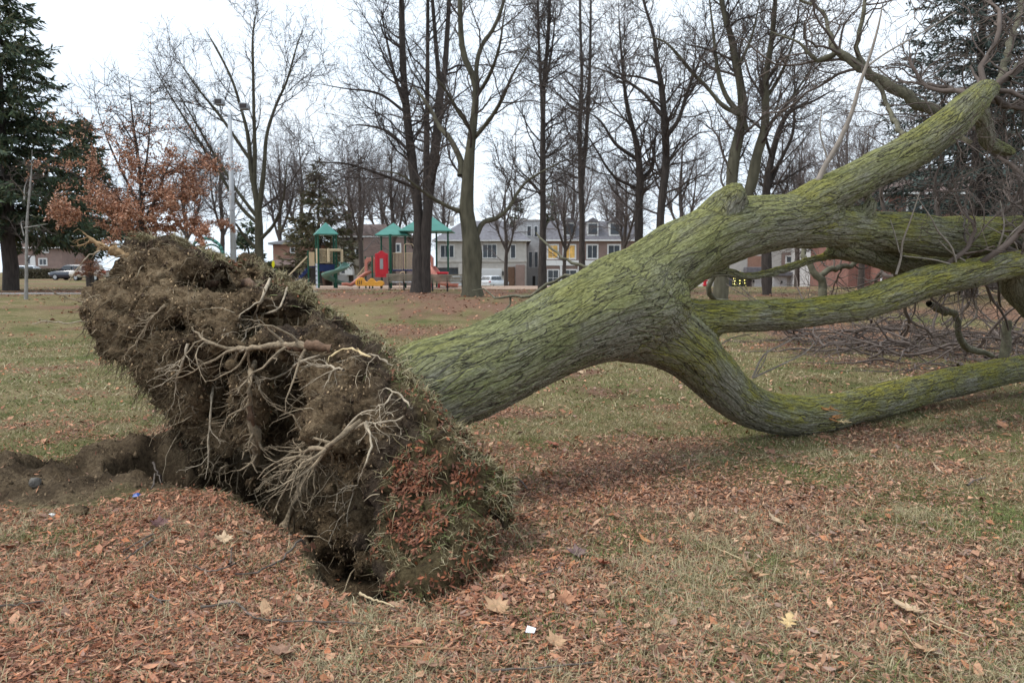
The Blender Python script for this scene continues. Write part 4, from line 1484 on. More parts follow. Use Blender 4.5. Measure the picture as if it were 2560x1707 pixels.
# the far side of the crown, broken and lying on the lawn
n = 150
P0 = np.stack([rg.uniform(5.9, 10.0, n), rg.uniform(13.0, 18, n), np.zeros(n)], -1)
P0[:, 2] = height(P0[:, 0], P0[:, 1], False) + rg.uniform(0.02, 0.5, n)
D0 = rg.randn(n, 3) * np.array([1, .7, .28])
a1, b1 = grow(rg, P0, D0, 0.8 + 1.9 * rg.rand(n), 0.012 + 0.022 * rg.rand(n), 0.35, 11, 0.20, 0.0)
p, d, r, _, _ = spawn(rg, a1, b1, 850, 0.1, 1.0, 50, 14)
a2, b2 = grow(rg, p, d, 0.6 * (0.3 + rg.rand(850)), np.clip(r * .5, .004, .011), 0.4, 7, 0.22, 0.0)
p, d, r, _, _ = spawn(rg, a2, b2, 1700, 0.1, 1.0, 48, 14)
a3, b3 = grow(rg, p, d, 0.28 * (0.3 + rg.rand(1700)), np.clip(r * .6, .003, .006), 0.5, 5, 0.22, 0.0)
for A in (a1, a2, a3):
    A[..., 2] = np.maximum(A[..., 2], height(A[..., 0], A[..., 1], False) + 0.008)
v, f = tubes([(a1, b1, 5), (a2, b2, 3), (a3, b3, 3)])
o = mk('broken_branches', v, f, m_twig, fallen, off=TB)
o['kind'] = 'stuff'

# ================================================================== STANDING TREES
m_bark_dark = pmat('dark_grey_bark', (0.060, 0.049, 0.043), 0.92, 0.35, 3.0, 0.8, 14, stretch=(4, 4, 0.7))
m_bark_green = pmat('olive_grey_bark', (0.088, 0.080, 0.054), 0.92, 0.35, 2.0, 0.6, 10, stretch=(3, 3, 0.8))
m_twig_dark = pmat('dark_twig_bark', (0.056, 0.045, 0.041), 0.92, 0.25, 1.5)
m_twig_brown = pmat('brown_twig_bark', (0.076, 0.060, 0.052), 0.92, 0.25, 1.5)
m_twig_far = pmat('hazed_twig_bark', (0.150, 0.125, 0.118), 0.92, 0.25, 1.5)  # paler than the nearer twigs: distance haze put into the colour
m_bark_pale = pmat('pale_grey_bark', (0.250, 0.235, 0.215), 0.9, 0.25, 6.0, 0.5, 30)


def bare_tree(name, label, D, stems, limbs, seed, bark, twig, n1=60, n2=420, n3=2400, l1=3.6, ang=52, trop=0.10, group=None, n4=0, tw=1.0, gz=None):
    rg = np.random.RandomState(seed)
    u0, v0, _ = stems[0][0]
    x0 = (u0 - 1280) * D / F
    z0 = hz(x0, D) if gz is None else gz
    loc = np.array([x0, D, z0])
    root_e = empty(name, loc)
    tag(root_e, label, 'tree', group)
    SP = []
    for si, st in enumerate(list(stems) + list(limbs)):
        P = np.array([[*at(u, v, D), w * D / F] for u, v, w in st])
        if si == 0:
            P[0, 2] = min(P[0, 2], z0 - 0.05)
            P[0, 0] = P[1, 0] * .3 + P[0, 0] * .7
        n = len(P)
        bow = 0.35 * rg.randn() * (1 + si * 0.4)
        P[:, 1] += bow * np.linspace(0, 1, n) ** 1.3 * (2.0 if si else 1.0)
        if st[-1][1] > -60:
            P[-1, 3] *= 0.3
            P[-2, 3] *= 0.8
        SP.append(catmull(P, 26))
    A = np.array([p[:, :3] for p in SP])
    Rr = np.maximum(np.array([p[:, 3] for p in SP]), 0.007)
    Rr *= 1 + 0.05 * rg.randn(*Rr.shape)
    v, f = tubes([(A[:len(stems)], Rr[:len(stems)], 12)])
    mk('trunk', v, f, bark, root_e, smooth=True, off=loc)
    G = []
    if len(limbs):
        v, f = tubes([(A[len(stems):], Rr[len(stems):], 8)])
        mk('limbs', v, f, bark, root_e, smooth=True, off=loc)
    main = A[:, 6:]
    p, d, r, sl, t = spawn(rg, main, Rr[:, 6:], n1, 0.0, 0.98, ang, 12, True, 0.0)
    L = 1.25 * l1 * (1.15 - 0.65 * t) * (0.45 + 0.75 * rg.rand(n1))
    a1, b1 = grow(rg, p, d, L, np.clip(r * 0.42, .014, .055) * tw, 0.25, 12, 0.15, trop * 0.45)
    G.append((a1, b1, 5))
    allp = np.concatenate([a1, catmull_many(main, 12)])
    allr = np.concatenate([b1, catmull_r(Rr[:, 6:], 12) * .3])
    p, d, r, sl, t = spawn(rg, allp, allr, n2, 0.12, 1.0, 46, 12)
    a2, b2 = grow(rg, p, d, 0.52 * l1 * (0.35 + 0.8 * rg.rand(n2)), np.clip(r * 0.5, .011, .020) * tw, 0.35, 8, 0.17, trop * 0.4)
    G.append((a2, b2, 4))
    p, d, r, sl, t = spawn(rg, np.concatenate([catmull_many(a1, 8), a2]), np.concatenate([catmull_r(b1, 8), b2]), n3, 0.1, 1.0, 42, 12)
    a3, b3 = grow(rg, p, d, 0.24 * l1 * (0.35 + 0.9 * rg.rand(n3)), np.clip(r * 0.5, .0080, .0115) * tw, 0.45, 3, 0.20, trop * 0.3)
    G.append((a3, b3, 3))
    n4 = n4 or int(0.7 * n3)
    p, d, r, sl, t = spawn(rg, a3, b3, n4, 0.1, 1.0, 40, 12)
    a4, b4 = grow(rg, p, d, 0.12 * l1 * (0.35 + 0.9 * rg.rand(n4)), np.full(n4, .0065 * tw), 0.6, 2, 0.10, 0)
    G.append((a4, b4, 3))
    v, f = tubes(G)
    mk('crown', v, f, twig, root_e, off=loc)
    return root_e


def catmull_many(A, k):
    i = np.linspace(0, A.shape[1] - 1, k)
    a = np.clip(i.astype(int), 0, A.shape[1] - 2)
    t = (i - a)[None, :, None]
    return A[:, a] * (1 - t) + A[:, a + 1] * t


def catmull_r(A, k):
    return catmull_many(A[..., None], k)[..., 0]


GP = 'bare trees of the park'
bare_tree('bare_tree', 'dark bare tree with three tall stems behind a park bench', 40,
          [[(1045, 730, 22), (1046, 700, 16), (1046, 620, 14), (1045, 533, 12), (1030, 408, 12), (1018, 306, 10), (1008, 204, 8.5), (1003, 102, 7.5), (1001, 0, 6.5), (996, -200, 4), (990, -400, 1.5)],
           [(1062, 730, 16), (1064, 660, 13), (1067, 560, 12), (1076, 476, 11), (1093, 340, 11), (1101, 238, 9), (1113, 187, 7), (1120, 85, 6), (1125, 0, 5), (1130, -220, 2)],
           [(1066, 560, 10), (1068, 500, 9), (1067, 408, 7.5), (1069, 306, 6), (1071, 204, 5), (1072, 102, 4.5), (1074, -150, 2)]],
          [[(1101, 238, 6), (1092, 120, 5), (1085, 0, 4), (1080, -150, 2)], [(1010, 260, 5), (985, 190, 4), (960, 90, 3.5), (940, 0, 2.5)], [(1040, 470, 4.5), (980, 450, 3.5), (900, 430, 3), (850, 440, 1.6)], [(1025, 380, 4), (960, 320, 3.5), (880, 290, 2.6), (820, 280, 1.4)], [(1012, 280, 3.6), (950, 240, 3), (870, 235, 2), (800, 230, 1.2)]],
          1, m_bark_dark, m_twig_dark, 95, 800, 3800, 3.6, 55, 0.10, GP)
bare_tree('bare_tree', 'olive barked forked tree beside the parked white car', 34,
          [[(1182, 748, 34), (1180, 725, 26), (1180, 690, 24), (1180, 620, 23), (1173, 570, 21), (1166, 533, 18.5), (1169, 470, 16), (1171, 425, 14), (1178, 357, 11.5), (1186, 289, 9.5), (1190, 238, 8), (1186, 200, 8), (1164, 153, 8), (1154, 102, 7), (1150, 0, 6), (1146, -200, 2.5)]],
          [[(1190, 215, 6), (1193, 153, 5.5), (1208, 109, 5), (1232, 75, 4.5), (1256, 17, 4), (1280, -80, 2.5)],
           [(1164, 533, 7), (1130, 522, 5.5), (1086, 500, 4.5), (1052, 476, 3.6), (1018, 452, 2.6), (970, 445, 1.5)],
           [(1152, 440, 9), (1151, 401, 8), (1123, 343, 7), (1093, 306, 6), (1069, 258, 5), (1032, 204, 4), (1012, 180, 2)],
           [(1186, 345, 6), (1215, 318, 5), (1249, 279, 4.5), (1283, 218, 3.5), (1324, 163, 2)],
           [(1180, 330, 6), (1140, 272, 4.5), (1113, 231, 4), (1080, 200, 2)],
           [(1190, 590, 8), (1208, 556, 6), (1240, 545, 5.5), (1272, 518, 4.6), (1300, 470, 3.8), (1330, 440, 3), (1400, 400, 2), (1450, 380, 1.2)],
           [(1192, 240, 5), (1225, 200, 4.5), (1250, 150, 4), (1265, 80, 3)]],
          2, m_bark_green, m_twig_brown, 46, 420, 2300, 3.0, 50, 0.10, GP)
bare_tree('bare_tree', 'slim straight dark bare tree before the gap between two houses', 45,
          [[(1356, 730, 14), (1356, 690, 11), (1357, 600, 9), (1358, 533, 8), (1357, 408, 7), (1358, 306, 6), (1361, 204, 5.5), (1370, 102, 5), (1375, 0, 4), (1380, -200, 1.5)]],
          [[(1357, 300, 5), (1352, 200, 4), (1347, 100, 3.5), (1345, 0, 3), (1340, -150, 1)], [(1362, 220, 4), (1380, 120, 3.2), (1392, 0, 2.4)]],
          3, m_bark_dark, m_twig_dark, 85, 560, 2700, 3.0, 60, 0.09, GP)
bare_tree('bare_tree', 'slender twin stemmed tree before the house with lit windows', 50,
          [[(1455, 722, 11), (1455, 690, 9), (1455, 600, 8), (1455, 533, 7), (1453, 470, 7.5), (1450, 408, 5.5), (1450, 306, 5), (1455, 204, 4), (1452, 100, 3.5), (1450, 0, 3), (1450, -200, 1)], [(1455, 460, 6), (1466, 340, 5), (1472, 238, 5), (1475, 180, 4), (1478, 60, 3), (1480, -150, 1)]],
          [], 4, m_bark_dark, m_twig_dark, 80, 540, 2700, 3.0, 62, 0.08, GP)
bare_tree('bare_tree', 'crooked bare tree just left of the hump of the fallen trunk', 38,
          [[(1650, 728, 14), (1650, 640, 11), (1652, 533, 10), (1665, 408, 10), (1662, 306, 8.5), (1653, 204, 7), (1645, 163, 6), (1635, 85, 4), (1610, 0, 3), (1590, -100, 2)]],
          [[(1660, 360, 6), (1672, 335, 5.5), (1696, 299, 5), (1726, 204, 4), (1760, 130, 2.5), (1790, 80, 1.5)], [(1655, 290, 5), (1610, 220, 4), (1540, 160, 3), (1480, 120, 2)], [(1650, 210, 4), (1600, 195, 3), (1540, 185, 2.2), (1470, 140, 1.4)]],
          5, m_bark_dark, m_twig_brown, 70, 520, 2600, 3.0, 50, 0.09, GP)
bare_tree('bare_tree', 'dark bare tree standing behind the lit window house front', 40,
          [[(1600, 725, 14), (1598, 640, 11), (1597, 533, 10), (1600, 442, 9), (1590, 357, 7), (1577, 306, 5.5), (1563, 238, 4.5), (1550, 100, 3), (1545, 0, 1.5)]],
          [[(1600, 450, 6), (1630, 420, 5), (1640, 360, 4), (1650, 300, 2.5)], [(1595, 400, 5), (1540, 360, 4), (1500, 300, 3), (1440, 260, 1.6)], [(1590, 470, 4), (1530, 440, 3.2), (1480, 370, 2.4), (1450, 330, 1.4)]],
          6, m_bark_dark, m_twig_brown, 60, 480, 2500, 2.8, 50, 0.09, GP)
bare_tree('bare_tree', 'large twin stemmed olive tree right behind the hump of the trunk', 30,
          [[(1800, 748, 21), (1803, 720, 18), (1812, 620, 16), (1826, 520, 16), (1832, 459, 15), (1839, 391, 14), (1859, 306, 12), (1862, 238, 10.5), (1845, 136, 9), (1832, 68, 8), (1815, 0, 7), (1790, -200, 3)],
           [(1826, 560, 14), (1850, 510, 13), (1875, 470, 13), (1890, 391, 12), (1908, 323, 10), (1910, 238, 9), (1910, 187, 7.5), (1920, 119, 6), (1930, 0, 5), (1935, -200, 2)]],
          [[(1856, 290, 7), (1808, 265, 5.5), (1767, 218, 5), (1733, 184, 4.5), (1700, 143, 4), (1658, 102, 3), (1600, 90, 1.5)], [(1870, 330, 5), (1855, 290, 7), (1820, 240, 6), (1800, 170, 5), (1790, 60, 4), (1780, -50, 2)], [(1912, 250, 5), (1940, 200, 4), (1960, 130, 3.2), (1965, 30, 2)], [(1850, 160, 5), (1880, 90, 4), (1900, 0, 3)], [(1905, 330, 5), (1960, 270, 4), (2010, 200, 3), (2050, 130, 1.5)]],
          7, m_bark_green, m_twig_brown, 70, 560, 2900, 2.4, 48, 0.09, GP)
bare_tree('bare_tree', 'thinner dark tree seen under the upper limb near the string lit bush', 36,
          [[(1918, 748, 14), (1917, 715, 12), (1916, 600, 11), (1916, 476, 10), (1930, 391, 8), (1950, 323, 7), (1975, 279, 5), (2040, 250, 3.5), (2100, 215, 1.5)]],
          [[(1918, 480, 6), (1945, 420, 5), (1990, 330, 4), (2000, 230, 3), (2010, 120, 1.6)], [(1930, 400, 4), (1900, 330, 3.4), (1880, 230, 2.4), (1870, 120, 1.4)]],
          8, m_bark_dark, m_twig_brown, 50, 430, 2200, 2.6, 50, 0.08, GP)
bare_tree('bare_tree', 'broad spreading bare tree right of the tall light pole', 40,
          [[(652, 738, 15), (650, 700, 12), (648, 640, 10.5), (646, 533, 8.5), (636, 470, 7), (628, 420, 6), (620, 340, 4.5), (605, 280, 3.6), (580, 200, 3), (540, 120, 3), (510, 70, 1.5)],
           [(646, 533, 7), (655, 470, 6), (662, 408, 5), (668, 340, 4.2), (690, 270, 3.4), (720, 204, 3), (745, 120, 2.2), (760, 80, 1.5)]],
          [[(636, 460, 6), (640, 380, 5), (642, 300, 4), (645, 200, 3.5), (650, 100, 3), (670, 30, 1.5)], [(645, 560, 5), (600, 515, 4.2), (540, 420, 3.5), (470, 310, 2.8), (420, 230, 2), (380, 160, 1.5)], [(640, 540, 4.5), (590, 470, 3.6), (530, 370, 3), (480, 280, 2.2), (440, 210, 1.5)], [(625, 400, 4), (560, 300, 3.5), (500, 220, 2.6), (460, 150, 1.4)], [(650, 600, 5), (700, 560, 4), (740, 500, 3), (770, 420, 2)], [(640, 620, 5), (615, 590, 4), (600, 560, 3), (570, 540, 1.6)]],
          9, m_bark_green, m_twig_brown, 46, 420, 2400, 2.8, 40, 0.16, GP)
bare_tree('sapling', 'pale thin young tree standing on the lawn by the asphalt path', 31,
          [[(64, 746, 5), (64, 720, 4.2), (62, 640, 3.6), (60, 560, 3.2), (62, 490, 2.6), (64, 430, 2), (62, 370, 1.2)]],
          [[(61, 500, 2), (50, 470, 1.6), (42, 440, 1)], [(62, 490, 1.8), (80, 475, 1.5), (105, 460, 1.2)], [(60, 570, 1.6), (90, 565, 1.4), (120, 560, 1)], [(60, 590, 1.6), (35, 555, 1.3), (20, 550, 1)]],
          10, m_bark_pale, m_twig_brown, 14, 60, 240, 1.0, 50, 0.05)


# ------------------------------------------------------------------ evergreens
def evergreen(name, label, x, y, H, Rad, seed, nb, ns, tone, z_first=0.10, droop=0.30, trunk_r=0.28, spray=(0.34, 0.10), group=None, open_=1.0):
    rg = np.random.RandomState(seed)
    z0 = hz(x, y)
    loc = np.array([x, y, z0])
    e = empty(name, loc)
    tag(e, label, 'tree', group)
    k = 14
    zz = np.linspace(-.1, H, k)
    tp = np.stack([0.05 * rg.randn(k), 0.05 * rg.randn(k), zz], -1)[None]
    tr = np.linspace(trunk_r, 0.02, k)[None]
    v, f = tubes([(tp, tr, 10)])
    mk('trunk', v, f, m_bark_dark, e, smooth=True)
    t = z_first + (1 - z_first) * rg.rand(nb) ** 1.15
    t = np.sort(t)
    az = rg.rand(nb) * 2 * np.pi
    L = Rad * (1 - t) ** 0.85 * (0.72 + 0.5 * rg.rand(nb)) + 0.12
    d = np.stack([np.cos(az), np.sin(az), np.full(nb, 0.18) - 0.25 * (1 - t)], -1)
    p = np.stack([np.zeros(nb), np.zeros(nb), t * H], -1)
    a, b = grow(rg, p, d, L, 0.012 + 0.03 * (1 - t), 0.2, 9, 0.05, 1.0, (0, 0, -droop * 0.12))
    a[:, 6:, 2] += (np.linspace(0, 1, 3) ** 2 * 0.10)[None] * L[:, None]
    vb, fb = tubes([(a, b, 4)])
    mk('boughs', vb, fb, m_twig_dark, e)['kind'] = 'stuff'
    P, T, _, sl, tt = spawn(rg, a, b, ns, 0.10, 1.0, 38, 22)
    T[:, 2] -= droop * (0.5 + rg.rand(ns))
    T /= np.linalg.norm(T, axis=1)[:, None]
    ln = spray[0] * (0.5 + rg.rand(ns))
    wd = spray[1] * (0.6 + 0.8 * rg.rand(ns))
    sd = np.cross(T, rg.randn(ns, 3))
    sd /= np.linalg.norm(sd, axis=1)[:, None]
    P = P + 0.05 * rg.randn(ns, 3)
    V = np.stack([P, P + T * ln[:, None] * .45 + sd * wd[:, None] * .5, P + T * ln[:, None], P + T * ln[:, None] * .5 - sd * wd[:, None] * .5], 1).reshape(-1, 3)
    q = np.arange(ns * 4).reshape(-1, 4)
    c = np.array(tone)[rg.randint(0, len(tone), ns)] * rg.uniform(.6, 1.3, (ns, 1))
    o = mk('foliage', V, q, m_needle, e)
    vattr(o, 'own_colour', np.repeat(c, 4, 0), 'FLOAT_COLOR')
    return e


m_needle = vcol_mat('conifer_needles', 0.8, 0.15)
DG = [(.066, .092, .046), (.088, .110, .055), (.050, .072, .044), (.110, .105, .060), (.075, .100, .072)]
BG = [(.070, .095, .085), (.090, .115, .100), (.055, .075, .068), (.085, .085, .068)]
OG = [(.110, .115, .060), (.130, .115, .065), (.095, .088, .055), (.150, .115, .072)]
EG = 'evergreen trees'
evergreen('spruce_tree', 'tall dark green spruce cut by the left edge of the photo', -27.6, 44, 18.5, 6.4, 61, 400, 36000, DG, 0.16, 0.42, 0.42, (0.40, 0.11), EG)
evergreen('spruce_tree', 'shorter spruce behind the orange leaved tree near the dark car', -30.6, 58, 12.0, 4.4, 62, 130, 10000, DG, 0.28, 0.40, 0.30, (0.50, 0.12), EG)
evergreen('spruce_tree', 'bluish dark spruce behind the raised limb at the right', 19.0, 33, 18, 5.8, 63, 360, 34000, BG, 0.12, 0.32, 0.32, (0.28, 0.065), EG)
evergreen('pine_tree', 'olive brown evergreen behind the left play tower', -18.2, 76, 12.0, 5.0, 64, 120, 6500, OG, 0.2, 0.2, 0.25, (0.6, 0.12), EG)
evergreen('spruce_tree', 'tiny far spruce top above the beige house roof', 1.2, 150, 16.5, 3.2, 65, 90, 3000, DG, 0.2, 0.3, 0.3, (0.8, 0.25), EG)
evergreen('spruce_tree', 'far spruce top right behind the slim straight tree', 7.4, 150, 17.5, 3.6, 66, 90, 3000, DG, 0.2, 0.3, 0.3, (0.8, 0.25), EG)
evergreen('spruce_tree', 'dark evergreen between the light pole and the brick house', -27.0, 82, 6.5, 2.8, 67, 80, 4000, DG, 0.06, 0.3, 0.2, (0.5, 0.16), EG)

# ------------------------------------------------------------------ the tree that kept its orange leaves
ot = bare_tree('beech_tree', 'young tree still holding orange brown leaves beside the dark spruce', 34,
               [[(352, 742, 8), (352, 680, 7), (354, 600, 6), (354, 500, 5), (352, 430, 4.2), (338, 330, 3), (330, 250, 2), (325, 190, 1)]],
               [[(354, 560, 4), (390, 500, 3.2), (420, 430, 2.6), (450, 380, 1.5)], [(353, 520, 4), (320, 460, 3.2), (280, 380, 2.4), (250, 300, 1.4), (232, 220, 1)], [(352, 470, 3), (375, 400, 2.4), (395, 300, 1.8), (410, 230, 1)]],
               31, m_bark_dark, m_twig_dark, 80, 360, 1100, 2.6, 70, 0.03)
rg = np.random.RandomState(55)
lo = np.array(ot.location)
n = 24000
cx = at(345, 560, 34)
u = rg.randn(n, 3)
u /= np.linalg.norm(u, axis=1)[:, None]
me_c = [c for c in ot.children if c.name.startswith('crown')][0].data
cvx = np.empty(len(me_c.vertices) * 3, np.float32)
me_c.vertices.foreach_get('co', cvx)
cvx = cvx.reshape(-1, 3)
hrel = cvx[:, 2]
wgt = np.clip(1.3 - hrel / 6.5, 0.02, 1) ** 2.2 * (hrel > 0.7)
clus = noise3(cvx.astype(float) * 1.1) > -0.12
wgt = wgt * (0.12 + clus) * (0.5 + np.hypot(cvx[:, 0], cvx[:, 1]) / 2.5)
pi = rg.choice(len(cvx), n, p=wgt / wgt.sum())
P = cvx[pi] + 0.07 * rg.randn(n, 3)
OC = 1.3 * np.array([(.340, .160, .092), (.390, .205, .130), (.260, .120, .072), (.420, .260, .185)])
N = rg.randn(n, 3)
N /= np.linalg.norm(N, axis=1)[:, None]
v, t3, c = leaves2(P, N, 0.12 * (.6 + .7 * rg.rand(n)), 0.062 * (.6 + .7 * rg.rand(n)), OC[rg.randint(0, 4, n)] * rg.uniform(.6, 1.25, (n, 1)), rg, np.full(n, .2))
o = mk('leaves', v, t3, m_leaf, ot)
o['kind'] = 'stuff'
vattr(o, 'own_colour', c, 'FLOAT_COLOR')
ct = copy_tree(ot)
ct.location = (-35.5, 66, hz(-35.5, 66))
ct.scale = (0.62, 0.62, 0.62)
ct.rotation_euler = (0, 0, 2.1)
tag(ct, 'small orange leaved tree with dark trunk in front of the dark car', 'tree')
ct.location = ((231 - 1280) * 50 / F, 50, hz((231 - 1280) * 50 / F, 50))
ct.scale = (0.30, 0.30, 0.30)

# ------------------------------------------------------------------ the far row of bare trees behind the houses
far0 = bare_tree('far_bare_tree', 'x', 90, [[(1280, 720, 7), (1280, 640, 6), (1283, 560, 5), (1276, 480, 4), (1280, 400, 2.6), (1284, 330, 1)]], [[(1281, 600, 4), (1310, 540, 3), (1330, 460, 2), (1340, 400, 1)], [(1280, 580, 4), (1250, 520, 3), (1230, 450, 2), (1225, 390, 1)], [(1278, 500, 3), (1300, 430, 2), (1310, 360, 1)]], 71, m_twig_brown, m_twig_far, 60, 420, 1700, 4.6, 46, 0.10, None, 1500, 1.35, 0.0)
FAR = [(470, 95, 1.0, 'far bare tree rising behind the orange leaved tree'), (560, 105, 1.1, 'far bare tree just left of the light pole'), (705, 95, 1.0, 'far bushy bare tree right of the spreading tree'), (760, 120, 1.2, 'far bare tree above the brick bungalow roof'), (880, 92, 1.05, 'far bare tree between the two play towers'), (960, 130, 1.2, 'far bare tree behind the larger play tower'), (1110, 135, 1.15, 'far bare tree above the beige house, left of its ridge'), (1430, 135, 1.3, 'far bare tree above the dormers of the brick house'), (1540, 130, 1.25, 'far bare tree at the right end of the dormers'), (1700, 110, 1.3, 'far bare tree behind the hump of the fallen trunk'), (1990, 120, 1.35, 'far bare tree left of the red brick house roof'), (2100, 105, 1.3, 'far bare tree touching the red brick house roof'), (330, 110, 0.9, 'far bare tree low behind the orange leaves'), (1040, 78, 0.75, 'thin bare tree standing close behind the play structure'), (1265, 82, 0.7, 'thin bare tree screening the beige house right of its garage'), (1410, 84, 0.72, 'thin bare tree between the two lit windows'), (1560, 80, 0.8, 'thin bare tree at the edge of the fallen trunk before the dormers'), (1990, 66, 0.72, 'thin bare tree in front of the townhouse wall'), (905, 72, 0.78, 'thin bare tree between the left tower and the terracotta slide'), (985, 76, 0.8, 'thin bare tree behind the red play panel'), (2150, 48, 0.62, 'thin bare tree in front of the corner of the red house'), (2330, 44, 0.75, 'bare tree before the windows of the red brick house'), (2480, 46, 0.85, 'bare tree before the red brick house at the right edge')]
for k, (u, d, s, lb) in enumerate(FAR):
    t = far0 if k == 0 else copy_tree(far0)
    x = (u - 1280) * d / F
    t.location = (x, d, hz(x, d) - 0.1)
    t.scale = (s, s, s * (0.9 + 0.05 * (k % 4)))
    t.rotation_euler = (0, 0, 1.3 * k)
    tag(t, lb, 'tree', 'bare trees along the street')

# ================================================================== PATH AND PLAY SURFACE
def sheet(name, poly_rows, mat, lift, label, cat, ny_=40):
    """a strip that follows the terrain: rows of (left xy, right xy)"""
    V, Fq = [], []
    m = 24
    for a, b in poly_rows:
        for t in np.linspace(0, 1, m):
            x, y = a[0] + (b[0] - a[0]) * t, a[1] + (b[1] - a[1]) * t
            V.append((x, y, hz(x, y) + lift))
    for i in range(len(poly_rows) - 1):
        for j in range(m - 1):
            k = i * m + j
            Fq.append((k, k + 1, k + m + 1, k + m))
    o = mk(name, V, Fq, mat, smooth=True)
    return tag(o, label, cat, kind='structure')


m_path = pmat('grey_asphalt', (0.260, 0.245, 0.235), 0.9, 0.12, 3.0, 0.3, 60)
m_chips = pmat('wood_chips', (0.330, 0.235, 0.175), 0.95, 0.35, 9.0, 0.8, 30)
rows = []
for t in np.linspace(0, 1, 14):
    x = -46 + 36 * t
    y = 33.4 + 4.8 * t + 0.9 * math.sin(t * 2.5)
    rows.append(((x, y), (x + 0.2, y + 2.3)))
sheet('path', rows, m_path, 0.02, 'grey asphalt path crossing the lawn at the left', 'path')
rows = [((-19, y), (4.5, y)) for y in np.linspace(46.2, 60, 10)]
sheet('play_surface', rows, m_chips, 0.03, 'tan wood chip surface under the playground', 'play surface')

# ================================================================== HOUSES
m_stone = pmat('pale_limestone', (0.520, 0.490, 0.450), 0.85, 0.10, 2.0, 0.2, 8)
m_stucco = pmat('pale_stucco', (0.520, 0.510, 0.500), 0.9, 0.08, 1.5)
m_tan = m_tan
m_tanwall = pmat('tan_siding', (0.300, 0.260, 0.205), 0.9, 0.10, 2.0)
m_white = pmat('white_trim', (0.760, 0.760, 0.750), 0.6, 0.04, 3.0)
m_slate = pmat('dark_slate_roof', (0.160, 0.155, 0.170), 0.85, 0.20, 3.0, 0.4, 12)
m_brownroof = pmat('brown_shingle_roof', (0.150, 0.105, 0.092), 0.9, 0.20, 3.0, 0.4, 12)
m_glass = pmat('dark_window_glass', (0.060, 0.070, 0.082), 0.12, 0.35, 0.7, spec=0.6)
m_dark = pmat('dark_door', (0.050, 0.040, 0.038), 0.6, 0.2, 3.0)
m_browndoor = pmat('brown_door', (0.150, 0.085, 0.055), 0.6, 0.2, 3.0)
m_garage = pmat('white_garage_door', (0.660, 0.665, 0.670), 0.5, 0.03, 2.0)
m_metal = pmat('grey_metal', (0.330, 0.340, 0.350), 0.45, 0.10, 4.0, metal=0.4)
m_blackmetal = pmat('black_metal', (0.022, 0.022, 0.024), 0.5, 0.2, 5.0)


def brick_mat(name, c1, c2, mortar):
    m = bpy.data.materials.new(name)
    m.use_nodes = True
    nt = m.node_tree
    b = nt.nodes['Principled BSDF']
    b.inputs['Roughness'].default_value = 0.9
    tc = nt.nodes.new('ShaderNodeTexCoord').outputs['Object']
    mp = nt.nodes.new('ShaderNodeMapping')
    mp.inputs['Rotation'].default_value = (math.pi / 2, 0, 0)
    nt.links.new(tc, mp.inputs['Vector'])
    t = nt.nodes.new('ShaderNodeTexBrick')
    t.inputs['Scale'].default_value = 1.0
    t.inputs['Brick Width'].default_value = 0.24
    t.inputs['Row Height'].default_value = 0.085
    t.inputs['Mortar Size'].default_value = 0.012
    t.inputs['Color1'].default_value = (*c1, 1)
    t.inputs['Color2'].default_value = (*c2, 1)
    t.inputs['Mortar'].default_value = (*mortar, 1)
    nt.links.new(mp.outputs['Vector'], t.inputs['Vector'])
    col = _mix(nt, 0.5, t.outputs['Color'], _ramp(nt, _noise(nt, 1.2, 4, .6, tc), [(0.3, tuple(np.array(c1) * .75)), (0.7, tuple(np.array(c2) * 1.15))]))
    nt.links.new(col, b.inputs['Base Color'])
    return m


m_brick = brick_mat('red_brown_brick', (0.230, 0.150, 0.128), (0.285, 0.190, 0.162), (0.30, 0.27, 0.24))
m_brick2 = brick_mat('bright_red_brick', (0.215, 0.085, 0.064), (0.265, 0.115, 0.088), (0.32, 0.25, 0.21))
m_brick3 = brick_mat('orange_brick', (0.300, 0.145, 0.098), (0.360, 0.185, 0.125), (0.34, 0.28, 0.23))


def glow_mat(name, col, s):
    m = pmat(name, col, 0.5, 0.45, 1.2)
    b = m.node_tree.nodes['Principled BSDF']
    b.inputs['Emission Color'].default_value = (*col, 1)
    b.inputs['Emission Strength'].default_value = s
    return m


m_lit = glow_mat('lamp_lit_window', (0.62, 0.38, 0.11), 0.12)
m_bulb = glow_mat('string_light_bulb', (1.0, 0.85, 0.25), 2.2)
m_porch = glow_mat('porch_lamp', (1.0, 0.62, 0.2), 1.6)


